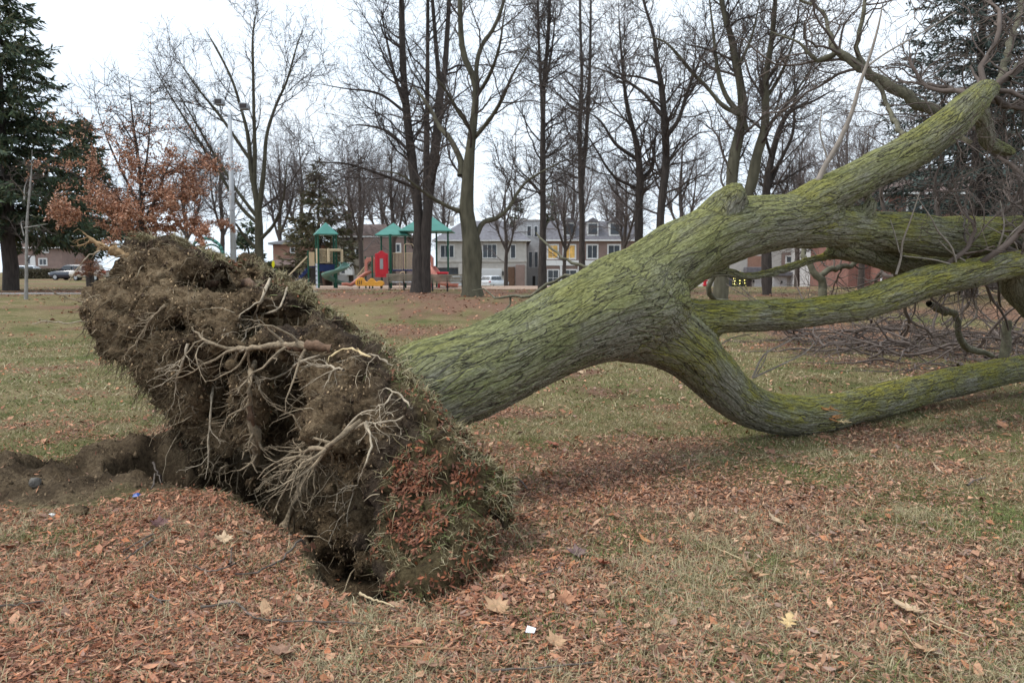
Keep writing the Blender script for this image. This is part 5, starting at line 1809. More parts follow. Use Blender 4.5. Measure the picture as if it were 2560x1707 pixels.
class House:
    def __init__(self, name, label, uc, D, zbase=None):
        self.D, self.uc = D, uc
        self.x = (uc - 1280) * D / F
        self.z = hz(self.x, D) if zbase is None else zbase
        self.e = empty(name, (self.x, D, self.z))
        tag(self.e, label, 'house', 'houses along the street')

    def X(self, u):
        return (u - self.uc) * self.D / F

    def Z(self, v):
        return float(at(self.uc, v, self.D)[2] - self.z)

    def box(self, name, mat, u0, u1, v0, v1, y0, y1, bevel=0.0, ground=False):
        zb = -0.6 if ground else self.Z(v1)
        return MB().box(self.X(u0), self.X(u1), y0, y1, zb, self.Z(v0)).build(name, mat, self.e, bevel)

    def window(self, u0, u1, v0, v1, pane=None, frame=None, y=-0.03, nx=2, nz=1, fw=0.10):
        x0, x1, z0, z1 = self.X(u0), self.X(u1), self.Z(v1), self.Z(v0)
        b = MB()
        b.box(x0 - fw, x0, y - .06, y + .05, z0 - fw, z1 + fw)
        b.box(x1, x1 + fw, y - .06, y + .05, z0 - fw, z1 + fw)
        b.box(x0, x1, y - .06, y + .05, z1, z1 + fw)
        b.box(x0, x1, y - .07, y + .05, z0 - fw, z0)
        for i in range(1, nx):
            xm = x0 + (x1 - x0) * i / nx
            b.box(xm - .03, xm + .03, y - .05, y + .045, z0, z1)
        for i in range(1, nz):
            zm = z0 + (z1 - z0) * i / nz
            b.box(x0, x1, y - .045, y + .04, zm - .03, zm + .03)
        w = b.build('window', frame or m_white, self.e)
        for i in range(nx):
            a, c = x0 + (x1 - x0) * i / nx, x0 + (x1 - x0) * (i + 1) / nx
            MB().box(a + .02, c - .02, y + .0, y + .03, z0 + .005, z1 - .005).build('pane', pane or m_glass, w)
        return w

    def hip(self, mat, u0, u1, ve, vr, depth, over=0.5, inset=2.5, fascia=None):
        x0, x1, ze, zr = self.X(u0) - over, self.X(u1) + over, self.Z(ve), self.Z(vr)
        y0, y1 = -over, depth + over
        ym = (y0 + y1) / 2
        v = [(x0, y0, ze), (x1, y0, ze), (x1, y1, ze), (x0, y1, ze), (x0 + inset, ym, zr), (x1 - inset, ym, zr)]
        v += [(p[0], p[1], p[2] - .22) for p in v[:4]]
        f = [(0, 1, 5, 4), (1, 2, 5), (2, 3, 4, 5), (3, 0, 4), (0, 6, 7, 1), (1, 7, 8, 2), (2, 8, 9, 3), (3, 9, 6, 0), (6, 9, 8, 7)]
        r = MB().raw(v, f).build('roof', mat, self.e)
        MB().box(x0, x1, y0 - .10, y0 - .012, ze - .17, ze - .03).build('gutter', fascia or m_white, r)
        return r

    def garage(self, u0, u1, v0, n=4):
        x0, x1, z1 = self.X(u0), self.X(u1), self.Z(v0)
        g = MB().box(x0 - .12, x1 + .12, -.05, .04, -.3, z1 + .14).build('garage_surround', m_white, self.e)
        for i in range(n):
            a, c = z1 * i / n, z1 * (i + 1) / n
            MB().box(x0, x1, -.10, -.052, a + .012, c - .012).build('panel', m_garage, g)


h = House('beige_house', 'two storey beige stone house with white garage door and hip roof', 1205, 112)
h.box('wall', m_stone, 1094, 1316, 600, 730, 0, 11, ground=True)
h.hip(m_slate, 1094, 1316, 600, 546, 11, 0.6, 4.0)
h.box('stone_band', m_stone, 1093, 1317, 649, 655, -.16, -.005)
h.box('stone_band', m_stone, 1093, 1317, 603, 607, -.14, -.005)
h.window(1103, 1135, 614, 643, nx=3)
h.window(1208, 1241, 612, 644, nx=3)
h.window(1277, 1288, 613, 645, nx=1)
h.window(1097, 1146, 671, 694, nx=4, frame=m_dark)
h.box('door', m_dark, 1158, 1170, 674, 727, -.12, -.01, ground=True)
h.garage(1203, 1252, 674)
b = h.box('column', m_stone, 1147, 1156, 660, 727, -.5, -.01, .03, True)
h.box('column', m_browndoor, 1270, 1287, 667, 727, -.2, -.01, .03, True)
h.box('pillar', m_brick, 1289, 1312, 662, 727, -.55, -.01, .03, True)
h.box('wall_lamp', m_blackmetal, 1256, 1259, 678, 689, -.25, -.01, .02)
h.box('wall_lamp', m_blackmetal, 1196, 1199, 678, 689, -.25, -.01, .02)
h.box('chimney', m_stone, 1120, 1130, 535, 560, 4, 5)

h = House('stucco_house', 'tall narrow pale stucco house right of the beige stone house', 1322, 122)
h.box('wall', m_stucco, 1290, 1350, 552, 730, 0, 12, ground=True)
h.box('parapet', m_stone, 1288, 1352, 549, 552, -.25, 12.2)
h.window(1318, 1327, 566, 590, nx=1)
h.window(1336, 1343, 566, 592, nx=1)
h.window(1322, 1330, 630, 668, nx=1)
h.window(1336, 1344, 630, 668, nx=1)
h.box('door', m_dark, 1331, 1338, 690, 727, -.1, -.01, ground=True)

h = House('brick_house', 'red brick house with dormers and two warmly lit upstairs windows', 1480, 114)
h.box('wall', m_brick, 1366, 1592, 600, 730, 0, 11, ground=True)
x0, x1, ze, zr = h.X(1360), h.X(1598), h.Z(599), h.Z(551)
MB().raw([(x0, -.5, ze), (x1, -.5, ze), (x1, 11.5, ze), (x0, 11.5, ze), (x0 + .9, 1.9, zr), (x1 - .9, 1.9, zr), (x1 - .9, 9, zr), (x0 + .9, 9, zr)], [(0, 1, 5, 4), (1, 2, 6, 5), (2, 3, 7, 6), (3, 0, 4, 7), (4, 5, 6, 7), (0, 3, 2, 1)]).build('roof', m_slate, h.e)
h.box('cornice', m_white, 1360, 1598, 599.5, 603, -.62, -.005)
h.box('cornice', m_white, 1365, 1593, 651, 664, -.2, -.005)
for a, c, lit in ((1370, 1393, 1), (1409, 1436, 1), (1468, 1491, 0), (1520, 1547, 0)):
    h.window(a, c, 614, 645, m_lit if lit else None, nx=2, fw=.2)
for a, c, z1 in ((1370, 1395, 714), (1408, 1440, 714), (1470, 1500, 714)):
    h.window(a, c, 676, z1, nx=2, nz=2, fw=.16)
for u in (1402, 1446, 1506):
    h.box('pilaster', m_white, u - 2.5, u + 2.5, 664.5, 727, -.26, -.012, ground=True)
for u in (1421, 1480, 1535):
    d = h.box('dormer', m_white, u - 14, u + 14, 556, 590, -.1, 2.2)
    x, z0, z1 = h.X(u), h.Z(586), h.Z(560)
    MB().box(x - .62, x + .62, -.16, -.102, z0, z1).build('pane', m_glass, d)
    xx, zt = 1.0, h.Z(556)
    MB().raw([(x - xx, -.3, zt + .02), (x + xx, -.3, zt + .02), (x, -.3, zt + .7), (x - xx, 2.3, zt + .02), (x + xx, 2.3, zt + .02), (x, 2.3, zt + .7)], [(0, 1, 2), (3, 5, 4), (0, 3, 4, 1), (1, 4, 5, 2), (2, 5, 3, 0)]).build('dormer_roof', m_slate, d)

h = House('townhouse', 'pale townhouse with white garage doors seen under the fallen limb', 1910, 84)
h.box('wall', m_stone, 1770, 2024, 560, 745, 0, 10, ground=True)
h.hip(m_slate, 1770, 2024, 560, 515, 10, .5, 3)
h.box('brick_panel', m_brick3, 1866, 1904, 640, 672, -.12, -.006)
h.box('brick_panel', m_brick, 1950, 1992, 632, 690, -.12, -.006)
h.window(1962, 1975, 642, 656, y=-.15, nx=1, fw=.14)
h.window(1835, 1850, 610, 640, nx=1)
h.window(1905, 1925, 600, 630, nx=2)
h.box('canopy', m_slate, 1856, 1905, 668, 682, -1.1, -.006, .05)
h.box('canopy', m_slate, 1928, 1978, 680, 690, -.9, -.006, .05)
h.box('door', m_dark, 1859, 1877, 690, 740, -.12, -.008, ground=True)
h.window(1818, 1828, 690, 715, nx=1, frame=m_dark)
h.garage(1887, 1908, 693)
h.garage(1932, 1962, 696)
h.box('wall_lamp', m_blackmetal, 1880, 1883, 700, 706, -.2, -.01)
h.box('wall_lamp', m_blackmetal, 1950, 1953, 702, 708, -.2, -.01)

h = House('corner_house', 'pale rendered house with a lit porch lamp left of the red brick house', 2100, 78)
h.box('wall', m_stucco, 2026, 2190, 575, 748, 0, 9, ground=True)
h.hip(m_slate, 2026, 2190, 575, 535, 9, .4, 2.5)
h.box('brick_panel', m_brick3, 2034, 2112, 652, 684, -.12, -.006)
h.window(2064, 2080, 660, 676, y=-.15, nx=1, fw=.14)
h.box('porch_lamp', m_porch, 2054, 2058, 659, 665, -.35, -.125)
h.box('porch_wall', m_browndoor, 2050, 2068, 694, 740, -.8, -.01, ground=True)
h.box('gate', m_dark, 2068, 2118, 694, 740, -.6, -.01, ground=True)
h.window(2040, 2056, 600, 630, nx=1)
h.window(2130, 2150, 600, 632, nx=2)
h.box('downspout', m_white, 2160, 2163, 580, 745, -.14, -.01, ground=True)

h = House('red_house', 'red brick house with brown roof behind the twigs at the right', 2440, 57)
h.box('wall', m_brick2, 2196, 2740, 481, 770, 0, 11, ground=True)
h.hip(m_brownroof, 2196, 2740, 481, 395, 11, .35, 3.0)
h.window(2258, 2288, 496, 534, nx=1, nz=2, fw=.12)
h.window(2455, 2490, 500, 540, nx=2, fw=.12)
h.window(2464, 2518, 618, 655, nx=3, fw=.14)
h.window(2270, 2300, 700, 730, nx=2, fw=.12)
h.box('porch_gable', m_white, 2300, 2336, 654, 668, -1.4, -.01)
h.box('downspout', m_white, 2198, 2201, 484, 770, -.13, -.01, ground=True)
h.box('porch_post', m_white, 2303, 2306, 668, 770, -1.35, -1.2, ground=True)
h.box('porch_post', m_white, 2330, 2333, 668, 770, -1.35, -1.2, ground=True)
h.box('side_wing', m_brick2, 2140, 2195, 610, 770, 1.5, 9, ground=True)
h.box('downspout', m_white, 2172, 2175, 612, 770, 1.38, 1.49, ground=True)

h = House('brick_bungalow', 'orange brick bungalow with brown roof left of the left play tower', 735, 90)
h.box('wall', m_brick3, 686, 800, 607, 725, 0, 9, ground=True)
h.hip(m_slate, 686, 800, 607, 588, 9, .4, 2.5, m_metal)
h.window(731, 739, 621, 631, nx=1)
x0, x1 = h.X(690), h.X(800)
MB().raw([(x0 - 1.2, -4, h.Z(664)), (x1, -4, h.Z(664)), (x1 - 1.5, -.01, h.Z(646)), (x0 + .8, -.01, h.Z(646)), (x0 - 1.2, -4, h.Z(668)), (x1, -4, h.Z(668)), (x1, -.01, h.Z(668)), (x0 - 1.2, -.01, h.Z(668))], [(0, 1, 2, 3), (0, 4, 5, 1), (1, 5, 6, 2), (0, 3, 7, 4), (4, 7, 6, 5), (3, 2, 6, 7)]).build('porch_roof', m_brownroof, h.e)
h.box('porch_wall', m_dark, 692, 796, 668.5, 725, -3.0, -.01, ground=True)

h = House('tan_house', 'tan sided house with white windows between the play towers', 915, 92)
h.box('wall', m_tanwall, 832, 912, 600, 725, 0, 9, ground=True)
h.box('brick_wing', m_brick, 913, 1020, 585, 725, -.5, 9, ground=True)
h.hip(m_brownroof, 832, 1020, 590, 555, 9, .5, 3)
h.window(858, 871, 622, 637, nx=1, fw=.16)
h.window(893, 904, 622, 637, nx=1, fw=.16)
h.window(855, 867, 660, 683, nx=1, fw=.2)
h.window(985, 1003, 612, 630, y=-.53, nx=2, fw=.16)
h.box('porch', m_white, 869, 888, 657, 688, -1.2, -.01, .04)
h.box('foundation', m_stucco, 840, 911, 688, 727, -.15, -.004, ground=True)

h = House('far_house', 'far red brick house glimpsed behind the spruce trunk at the left', 95, 115)
h.box('wall', m_brick, 25, 160, 610, 690, 0, 9, ground=True)
h.hip(m_brownroof, 25, 160, 618, 590, 9, .5, 3)
h.box('door', m_white, 84, 95, 640, 672, -.1, -.01, ground=True)
h.window(72, 82, 642, 660, nx=1, fw=.15)
h.window(105, 122, 648, 662, nx=2, fw=.15)
h.window(116, 128, 622, 630, nx=2, fw=.15)

# ================================================================== CARS
m_tyre = pmat('tyre_rubber', (0.018, 0.018, 0.019), 0.85, 0.2, 10)
m_rim = pmat('alloy_rim', (0.45, 0.46, 0.47), 0.35, 0.1, 10, metal=0.7)
m_carglass = pmat('car_glass', (0.030, 0.036, 0.042), 0.08, 0.2, 1.0, spec=0.7)
m_tail = pmat('red_tail_lamp', (0.45, 0.02, 0.02), 0.3, 0.1, 4)
m_tail_on = glow_mat('lit_tail_lamp', (1.0, 0.10, 0.08), 1.2)
m_head = pmat('clear_headlamp', (0.70, 0.72, 0.74), 0.2, 0.05, 4)
m_plate_ = pmat('licence_plate', (0.70, 0.72, 0.75), 0.5, 0.05, 4)


def loft(secs):
    """closed cross sections (same count) along the car -> verts, faces"""
    n = len(secs[0])
    v = [p for s in secs for p in s]
    f = []
    for i in range(len(secs) - 1):
        for j in range(n):
            f.append((i * n + j, i * n + (j + 1) % n, (i + 1) * n + (j + 1) % n, (i + 1) * n + j))
    f.append(tuple(range(n))[::-1])
    f.append(tuple(range((len(secs) - 1) * n, len(secs) * n)))
    return v, f


def car(label, x, y, rz, paint, kind='suv', lit=False, zoff=0.0, coat=0.6):
    """local axes: x forward, z up, origin on the ground at the middle"""
    e = empty('parked_car' if kind != 'pickup' else 'pickup_truck', (x, y, hz(x, y) + zoff), rz)
    tag(e, label, 'car' if kind != 'pickup' else 'truck', 'parked vehicles')
    m = pmat('car_paint', paint, 0.28, 0.04, 2.0, spec=0.5, coat=coat)
    L, W = (4.6, 0.92)
    st = {'suv': [(-2.30, .62, .98, .80), (-2.22, .38, 1.08, .88), (-1.5, .26, 1.10, .93), (0, .24, 1.06, .94), (1.0, .24, 1.02, .93), (1.3, .26, 1.00, .92), (2.0, .30, .90, .88), (2.25, .42, .80, .80), (2.32, .55, .70, .72)],
          'pickup': [(-2.60, .60, .98, .86), (-2.55, .42, 1.06, .92), (-1.5, .36, 1.08, .95), (0, .34, 1.08, .95), (1.0, .34, 1.10, .94), (1.9, .36, 1.08, .92), (2.45, .46, 1.0, .86), (2.55, .60, .9, .8)]}[kind]
    secs = []
    for sx, z0, z1, w in st:
        zm = (z0 + z1) / 2
        secs.append([(sx, -w * .90, z0), (sx, -w, z0 + .12), (sx, -w, zm), (sx, -w * .93, z1 - .03), (sx, -w * .80, z1), (sx, w * .80, z1), (sx, w * .93, z1 - .03), (sx, w, zm), (sx, w, z0 + .12), (sx, w * .90, z0)])
    v, f = loft(secs)
    body = MB().raw(v, f).build('body', m, e, smooth=True)
    gh = {'suv': [(-2.12, 1.05, 1.10, .72), (-1.85, 1.05, 1.58, .68), (-1.4, 1.05, 1.66, .67), (0.0, 1.05, 1.67, .67), (0.45, 1.02, 1.58, .68), (1.25, .98, 1.03, .74)],
          'pickup': [(-0.75, 1.05, 1.1, .76), (-0.6, 1.05, 1.70, .70), (0.0, 1.05, 1.80, .68), (0.7, 1.05, 1.76, .68), (1.35, 1.05, 1.12, .76)]}[kind]
    secs = [[(sx, -w * 1.10, z0), (sx, -w, z1 - .05), (sx, -w * .85, z1), (sx, w * .85, z1), (sx, w, z1 - .05), (sx, w * 1.10, z0)] for sx, z0, z1, w in gh]
    v, f = loft(secs)
    MB().raw(v, f).build('roof', m, e, smooth=True)
    # glass: set a few millimetres proud of the cabin
    lo, hi = (-1.75, 0.55) if kind == 'suv' else (-0.50, 0.75)
    for s in (-1, 1):
        for a, c in (((lo, -.55), (-.48, hi)) if kind == 'suv' else ((lo, .08), (.14, hi))):
            MB().raw([(a, s * .805, 1.13), (c, s * .805, 1.13), (c - .05, s * .725, 1.55), (a + .05, s * .725, 1.55), (a, s * .79, 1.13), (c, s * .79, 1.13), (c - .05, s * .70, 1.55), (a + .05, s * .70, 1.55)], [(0, 1, 2, 3), (4, 7, 6, 5), (0, 4, 5, 1), (1, 5, 6, 2), (2, 6, 7, 3), (3, 7, 4, 0)]).build('side_window', m_carglass, e)
    if kind == 'suv':
        MB().raw([(-2.17, -.62, 1.16), (-2.17, .62, 1.16), (-1.90, .58, 1.54), (-1.90, -.58, 1.54), (-2.10, -.62, 1.12), (-2.10, .62, 1.12), (-1.84, .58, 1.5), (-1.84, -.58, 1.5)], [(0, 1, 2, 3), (4, 7, 6, 5), (0, 4, 5, 1), (1, 5, 6, 2), (2, 6, 7, 3), (3, 7, 4, 0)]).build('rear_window', m_carglass, e)
        MB().raw([(1.20, -.66, 1.08), (1.20, .66, 1.08), (.52, .60, 1.57), (.52, -.60, 1.57), (1.1, -.66, 1.02), (1.1, .66, 1.02), (.45, .6, 1.5), (.45, -.6, 1.5)], [(0, 3, 2, 1), (4, 5, 6, 7), (0, 1, 5, 4), (1, 2, 6, 5), (2, 3, 7, 6), (3, 0, 4, 7)]).build('windscreen', m_carglass, e)
    else:
        MB().box(-2.45, -.80, -.78, .78, 1.085, 1.10).build('bed_floor', m_dark, e)
        MB().raw([(1.33, -.68, 1.15), (1.33, .68, 1.15), (.78, .62, 1.70), (.78, -.62, 1.70), (1.25, -.68, 1.1), (1.25, .68, 1.1), (.7, .62, 1.65), (.7, -.62, 1.65)], [(0, 3, 2, 1), (4, 5, 6, 7), (0, 1, 5, 4), (1, 2, 6, 5), (2, 3, 7, 6), (3, 0, 4, 7)]).build('windscreen', m_carglass, e)
    xr = st[0][0]
    for s in (-1, 1):
        MB().box(xr - .03, xr + .16, s * .78 - .12, s * .78 + .10, .86, 1.0).build('tail_lamp', m_tail_on if lit else m_tail, e, .01)
        MB().box(st[-2][0] - .10, st[-2][0] + .06, s * .66 - .14, s * .66 + .14, .68, .80).build('headlight', m_head, e, .01)
        for wx in (-1.38, 1.42):
            y0 = s * .80
            tw = MB()
            tw.bar((wx, y0 - .11, .34), (wx, y0 + .125 if s > 0 else y0 + .11, .34), .34, 18)
            if s < 0:
                tw = MB().bar((wx, y0 - .125, .34), (wx, y0 + .11, .34), .34, 18)
            w = tw.build('wheel', m_tyre, e)
            MB().bar((wx, s * .925, .34), (wx, s * .940, .34), .21, 14).build('rim', m_rim, w)
    MB().box(xr - .045, xr - .015, -.26, .26, .70, .83).build('number_plate', m_plate_, e)
    MB().box(xr - .06, xr + .12, -.80, .80, .42, .54).build('bumper', m, e, .02)
    return e


def gp(u, d):
    return (u - 1280) * d / F


car('white SUV parked with its back to the park before the garage', gp(1236, 104), 104, math.radians(58), (0.70, 0.72, 0.74))
car('pale car half hidden between bench and olive tree', gp(1152, 104), 104.5, math.radians(75), (0.62, 0.68, 0.72))
car('dark blue SUV parked on the street at the left', gp(185, 88), 88, math.radians(172), (0.020, 0.026, 0.042))
car('beige pickup truck with lit red lamp behind the dark trunk', gp(236, 84), 84, math.radians(158), (0.42, 0.38, 0.33), 'pickup', True)
car('white car behind the hedge in front of the far brick house', gp(84, 104), 104, math.radians(5), (0.66, 0.70, 0.74))

# ================================================================== PLAYGROUND
m_pgreen = pmat('green_powder_coat', (0.010, 0.085, 0.050), 0.45, 0.10, 3.0)
m_proof = pmat('green_play_roof', (0.075, 0.240, 0.200), 0.55, 0.10, 2.0)
m_cream = pmat('cream_plastic', (0.600, 0.480, 0.310), 0.5, 0.06, 3.0)
m_navy = pmat('navy_plastic', (0.018, 0.030, 0.110), 0.5, 0.12, 3.0)
m_blueg = pmat('pale_blue_plastic', (0.470, 0.530, 0.620), 0.5, 0.05, 3.0)
m_gslide = pmat('grey_green_slide', (0.130, 0.240, 0.195), 0.45, 0.08, 2.0)
m_terra = pmat('terracotta_plastic', (0.520, 0.215, 0.165), 0.5, 0.08, 2.5)
m_red = pmat('red_plastic', (0.560, 0.030, 0.045), 0.45, 0.06, 2.5)
m_yellow = pmat('yellow_plastic', (0.720, 0.350, 0.050), 0.45, 0.08, 2.5)
m_wood_slat = pmat('weathered_wood_slat', (0.300, 0.255, 0.195), 0.85, 0.20, 3.0, 0.3, 30)


def pyramid(x, y, w, d, z0, z1):
    b = MB()
    hw, hd = w / 2, d / 2
    v = [(x - hw, y - hd, z0), (x + hw, y - hd, z0), (x + hw, y + hd, z0), (x - hw, y + hd, z0)]
    v += [(p[0], p[1], z0 - .05) for p in v] + [(x, y, z1)]
    return b.raw(v, [(0, 1, 8), (1, 2, 8), (2, 3, 8), (3, 0, 8), (0, 4, 5, 1), (1, 5, 6, 2), (2, 6, 7, 3), (3, 7, 4, 0), (4, 7, 6, 5)])


def railing(p0, p1, z0, z1, n, r=.022, mat=None, parent=None, name='railing'):
    b = MB()
    p0, p1 = Vector(p0), Vector(p1)
    for k in range(n):
        q = p0.lerp(p1, (k + .5) / n)
        b.bar((q.x, q.y, z0 + q.z), (q.x, q.y, z1 + q.z), r, 5)
    for z in (z0, z1):
        b.bar((p0.x, p0.y, z + p0.z), (p1.x, p1.y, z + p1.z), r * 1.4, 6)
    o = b.build(name, mat or m_cream, parent)
    o['kind'] = 'stuff'
    return o


def trough(path, w, depth, seed=0, nseg=7):
    """half pipe slide along a list of points"""
    path = [Vector(p) for p in path]
    V, Fq = [], []
    m = nseg * 2
    for i, p in enumerate(path):
        t = (path[min(i + 1, len(path) - 1)] - path[max(i - 1, 0)]).normalized()
        s = t.cross(Vector((0, 0, 1))).normalized()
        n = s.cross(t).normalized()
        ring = []
        for k in range(nseg):
            a = math.pi * k / (nseg - 1)
            ring.append(p - s * math.cos(a) * w / 2 + n * (depth - depth * math.sin(a)))
        for k in range(nseg):
            a = math.pi * (nseg - 1 - k) / (nseg - 1)
            ring.append(p - s * math.cos(a) * (w / 2 + .04) + n * (depth - (depth + .04) * math.sin(a)) + n * (-.0))
        V += ring
    for i in range(len(path) - 1):
        for k in range(m):
            Fq.append((i * m + k, i * m + (k + 1) % m, (i + 1) * m + (k + 1) % m, (i + 1) * m + k))
    Fq += [tuple(range(m))[::-1], tuple(range((len(path) - 1) * m, len(path) * m))]
    return MB().raw(V, Fq)


# ---- left tower
DT = 52.0
xt = gp(818, DT)
tw = empty('play_tower', (xt, DT, hz(xt, DT)), math.radians(20.5))
tag(tw, 'small play tower with green roof, spiral slide and pale climbing wall', 'playground')
hh = 0.57
for sx in (-1, 1):
    for sy in (-1, 1):
        MB().bar((sx * hh, sy * hh, -.2), (sx * hh, sy * hh, 3.52), .058, 10).build('post', m_pgreen, tw)
pyramid(0, 0, 1.42, 1.42, 3.50, 4.26).build('roof', m_proof, tw)
MB().box(-.56, .56, -.56, .56, 1.42, 1.56).build('deck', m_navy, tw)
MB().box(-.56, .56, -.60, -.565, 1.10, 1.50).build('deck_panel', m_navy, tw)
cw = MB().box(-.64, -.60, -.50, .50, .02, 1.60).build('climbing_wall', m_blueg, tw)
for k in range(5):
    for yy in (-.28, .24):
        MB().bar((-.672, yy + .06 * (k % 2), .25 + .29 * k), (-.641, yy + .06 * (k % 2), .25 + .29 * k), .045, 8).build('dark_hole_disc', m_dark, cw)  # disc standing for a hole, the shade inside put into its dark colour
for y0, y1 in ((-.50, -.22), (.02, .45)):
    MB().box(-.60, -.55, y0, y1, 1.62, 2.58).build('panel', m_cream, tw, .01)
railing((-.50, -.57, 0), (-.05, -.57, 0), 1.66, 2.52, 6, .018, m_cream, tw)
railing((-.05, .57, 0), (.5, .57, 0), 1.66, 2.52, 7, .018, m_cream, tw)
hd = MB().box(-.02, .10, -1.02, -.58, 1.68, 2.56)
hd.box(.82, .94, -1.02, -.58, 1.68, 2.50)
hd.box(.11, .81, -1.02, -.58, 2.38, 2.54)
hd.build('slide_hood', m_cream, tw, .02)
# spiral slide: round the front, to the left, back under the deck and out to the right
cx, cy, rr = 0.42, -1.15, 0.60
pts = []
for k in range(26):
    a = math.radians(55 - 330 * k / 25)
    pts.append((cx + rr * math.cos(a), cy + rr * math.sin(a) * .9, 1.52 - 1.12 * k / 25))
ex = pts[-1]
pts += [(ex[0] + .25, ex[1] + .02, .30), (ex[0] + .6, ex[1] - .05, .22), (ex[0] + 1.0, ex[1] - .15, .20)]
trough(pts, .52, .22).build('spiral_slide', m_gslide, tw, smooth=True)
MB().bar((cx, cy, -.1), (cx, cy, 1.5), .05, 8).build('slide_post', m_pgreen, tw)
# landing and stairs on the left
MB().bar((-1.10, .42, -.2), (-1.10, .42, 2.45), .05, 8).build('post', m_pgreen, tw)
MB().box(-1.05, -.70, .38, .43, 1.45, 2.35).build('panel', m_cream, tw, .01)
MB().box(-1.08, -.60, .45, 1.10, 1.36, 1.46).build('landing', m_navy, tw)
st = MB()
for k in range(6):
    st.box(-1.28 - .19 * k, -1.08 - .19 * k, .46, 1.08, 1.20 - .21 * k, 1.26 - .21 * k)
for k in range(6):
    MB().box(-1.28 - .19 * k, -1.08 - .19 * k, .46, 1.08, 1.14 - .21 * k, 1.26 - .21 * k).build('step', m_navy, tw)
for yy in (.44, 1.10):
    MB().path([(-1.08, yy, 2.1), (-2.3, yy, .85), (-2.3, yy, -.1)], .025, 6).build('handrail', m_cream, tw)
    MB().raw([(-1.06, yy - .02, 1.4), (-2.25, yy - .02, .08), (-2.25, yy - .02, -.05), (-1.06, yy - .02, 1.15), (-1.06, yy + .02, 1.4), (-2.25, yy + .02, .08), (-2.25, yy + .02, -.05), (-1.06, yy + .02, 1.15)], [(0, 1, 2, 3), (4, 7, 6, 5), (0, 4, 5, 1), (1, 5, 6, 2), (2, 6, 7, 3), (3, 7, 4, 0)]).build('stringer', m_navy, tw)

# ---- large structure
DS = 50.0
xs = gp(1000, DS)
zs = hz(xs, DS)
ps = empty('play_structure', (xs, DS, zs))
tag(ps, 'large play structure with green roofs, red panel and terracotta slides', 'playground')


def SX(u):
    return (u - 1000) * DS / F


def SZ(v):
    return float(at(1000, v, DS)[2] - zs)


for u, v, yy, r in ((911, 641, .6, .05), (943, 584, 1.9, .06), (979, 586, -.2, .085), (1010, 570, .9, .06), (1053, 570, 2.2, .06), (1086, 572, 1.7, .06), (1120, 576, .3, .06), (935, 640, -.4, .05)):
    MB().bar((SX(u), yy, -.3), (SX(u), yy, SZ(v)), r, 10).build('post', m_pgreen, ps)
pyramid(SX(981), .9, 2.05, 2.05, SZ(587), SZ(555)).build('roof', m_proof, ps)
x0, x1, z0, z1 = SX(1000), SX(1132), SZ(577), SZ(530)
pyramid((x0 + x1) / 2, 1.2, x1 - x0, 2.9, z0, z1).build('roof', m_proof, ps)
MB().box(SX(944), SX(1075), .1, 2.1, 1.12, 1.24).build('deck', m_navy, ps)
for a, c in ((984, 1008), (1012, 1040)):
    MB().box(SX(a), SX(c), -.25, .09, 1.10, 1.20).build('step', m_navy, ps, .03)
railing((SX(983), .08, 0), (SX(1008), .08, 0), SZ(674), SZ(633), 7, .02, m_cream, ps)
railing((SX(1012), .08, 0), (SX(1044), .08, 0), SZ(674), SZ(633), 10, .02, m_cream, ps)
MB().path([(SX(1013), -.05, .6), (SX(1013), -.05, SZ(613)), (SX(1016), -.05, SZ(610)), (SX(1032), -.05, SZ(610)), (SX(1036), -.05, SZ(616)), (SX(1036), -.05, .6)], .025, 6).build('handrail', m_cream, ps)
MB().path([(SX(1002), -.35, .0), (SX(1002), -.35, .9), (SX(1006), -.35, 1.05), (SX(1014), -.35, 1.05), (SX(1014), -.35, 0)], .025, 6).build('handrail', m_cream, ps)
MB().box(SX(982), SX(1012), -.3, .0, .35, .45).build('step', m_blueg, ps, .02)
MB().box(SX(1014), SX(1042), -.3, .0, .35, .45).build('step', m_blueg, ps, .02)
# red panel with an arched top, window and number wheels
pw = SX(974) - SX(942)
xc = (SX(942) + SX(974)) / 2
zb, zt = SZ(693), SZ(633)
prof = [(xc - pw / 2, zb), (xc + pw / 2, zb), (xc + pw / 2, zt - .05), (xc + pw * .28, zt), (xc + pw * .12, zt + .11), (xc, zt + .14), (xc - pw * .12, zt + .11), (xc - pw * .28, zt), (xc - pw / 2, zt - .05)]
rp = MB().prism(prof, 'y', -.42, -.34).build('play_panel', m_red, ps, .012)
MB().box(xc - .10, xc + .10, -.436, -.421, zb + .50, zb + 1.15).build('panel_window', m_metal, rp)
for s in (-1, 1):
    MB().box(xc + s * .27 - .035, xc + s * .27 + .035, -.45, -.421, zb + .2, zt - .12).build('panel_rib', m_red, rp)
MB().bar((xc, -.45, zb + .28), (xc, -.421, zb + .28), .14, 14).build('panel_wheel', m_red, rp)
# left double slide with its hooded mouth
hx0, hx1, hz0, hz1 = SX(914), SX(941), SZ(682), SZ(645)
hood = [(hx0, hz0), (hx0, hz1 - .12), (hx0 + .12, hz1), (hx1 - .12, hz1 + .06), (hx1, hz1 - .1), (hx1, hz0), (hx1 - .17, hz0), (hx1 - .17, hz1 - .30), (hx1 - .27, hz1 - .2), (hx0 + .25, hz1 - .22), (hx0 + .15, hz1 - .34), (hx0 + .15, hz0)]
MB().prism(hood, 'y', -.1, .25).build('slide_hood', m_terra, ps, .01)
for dy in (-.25, .18):
    trough([(SX(928), dy, SZ(680) - .05), (SX(918), dy - .1, SZ(684) - .06), (SX(905), dy - .2, SZ(694) - .05), (SX(893), dy - .3, SZ(705) - .06), (SX(882), dy - .4, SZ(712) - .06), (SX(870), dy - .45, .26), (SX(862), dy - .5, .24)], .40, .14).build('slide', m_terra, ps, smooth=True)
b = MB()
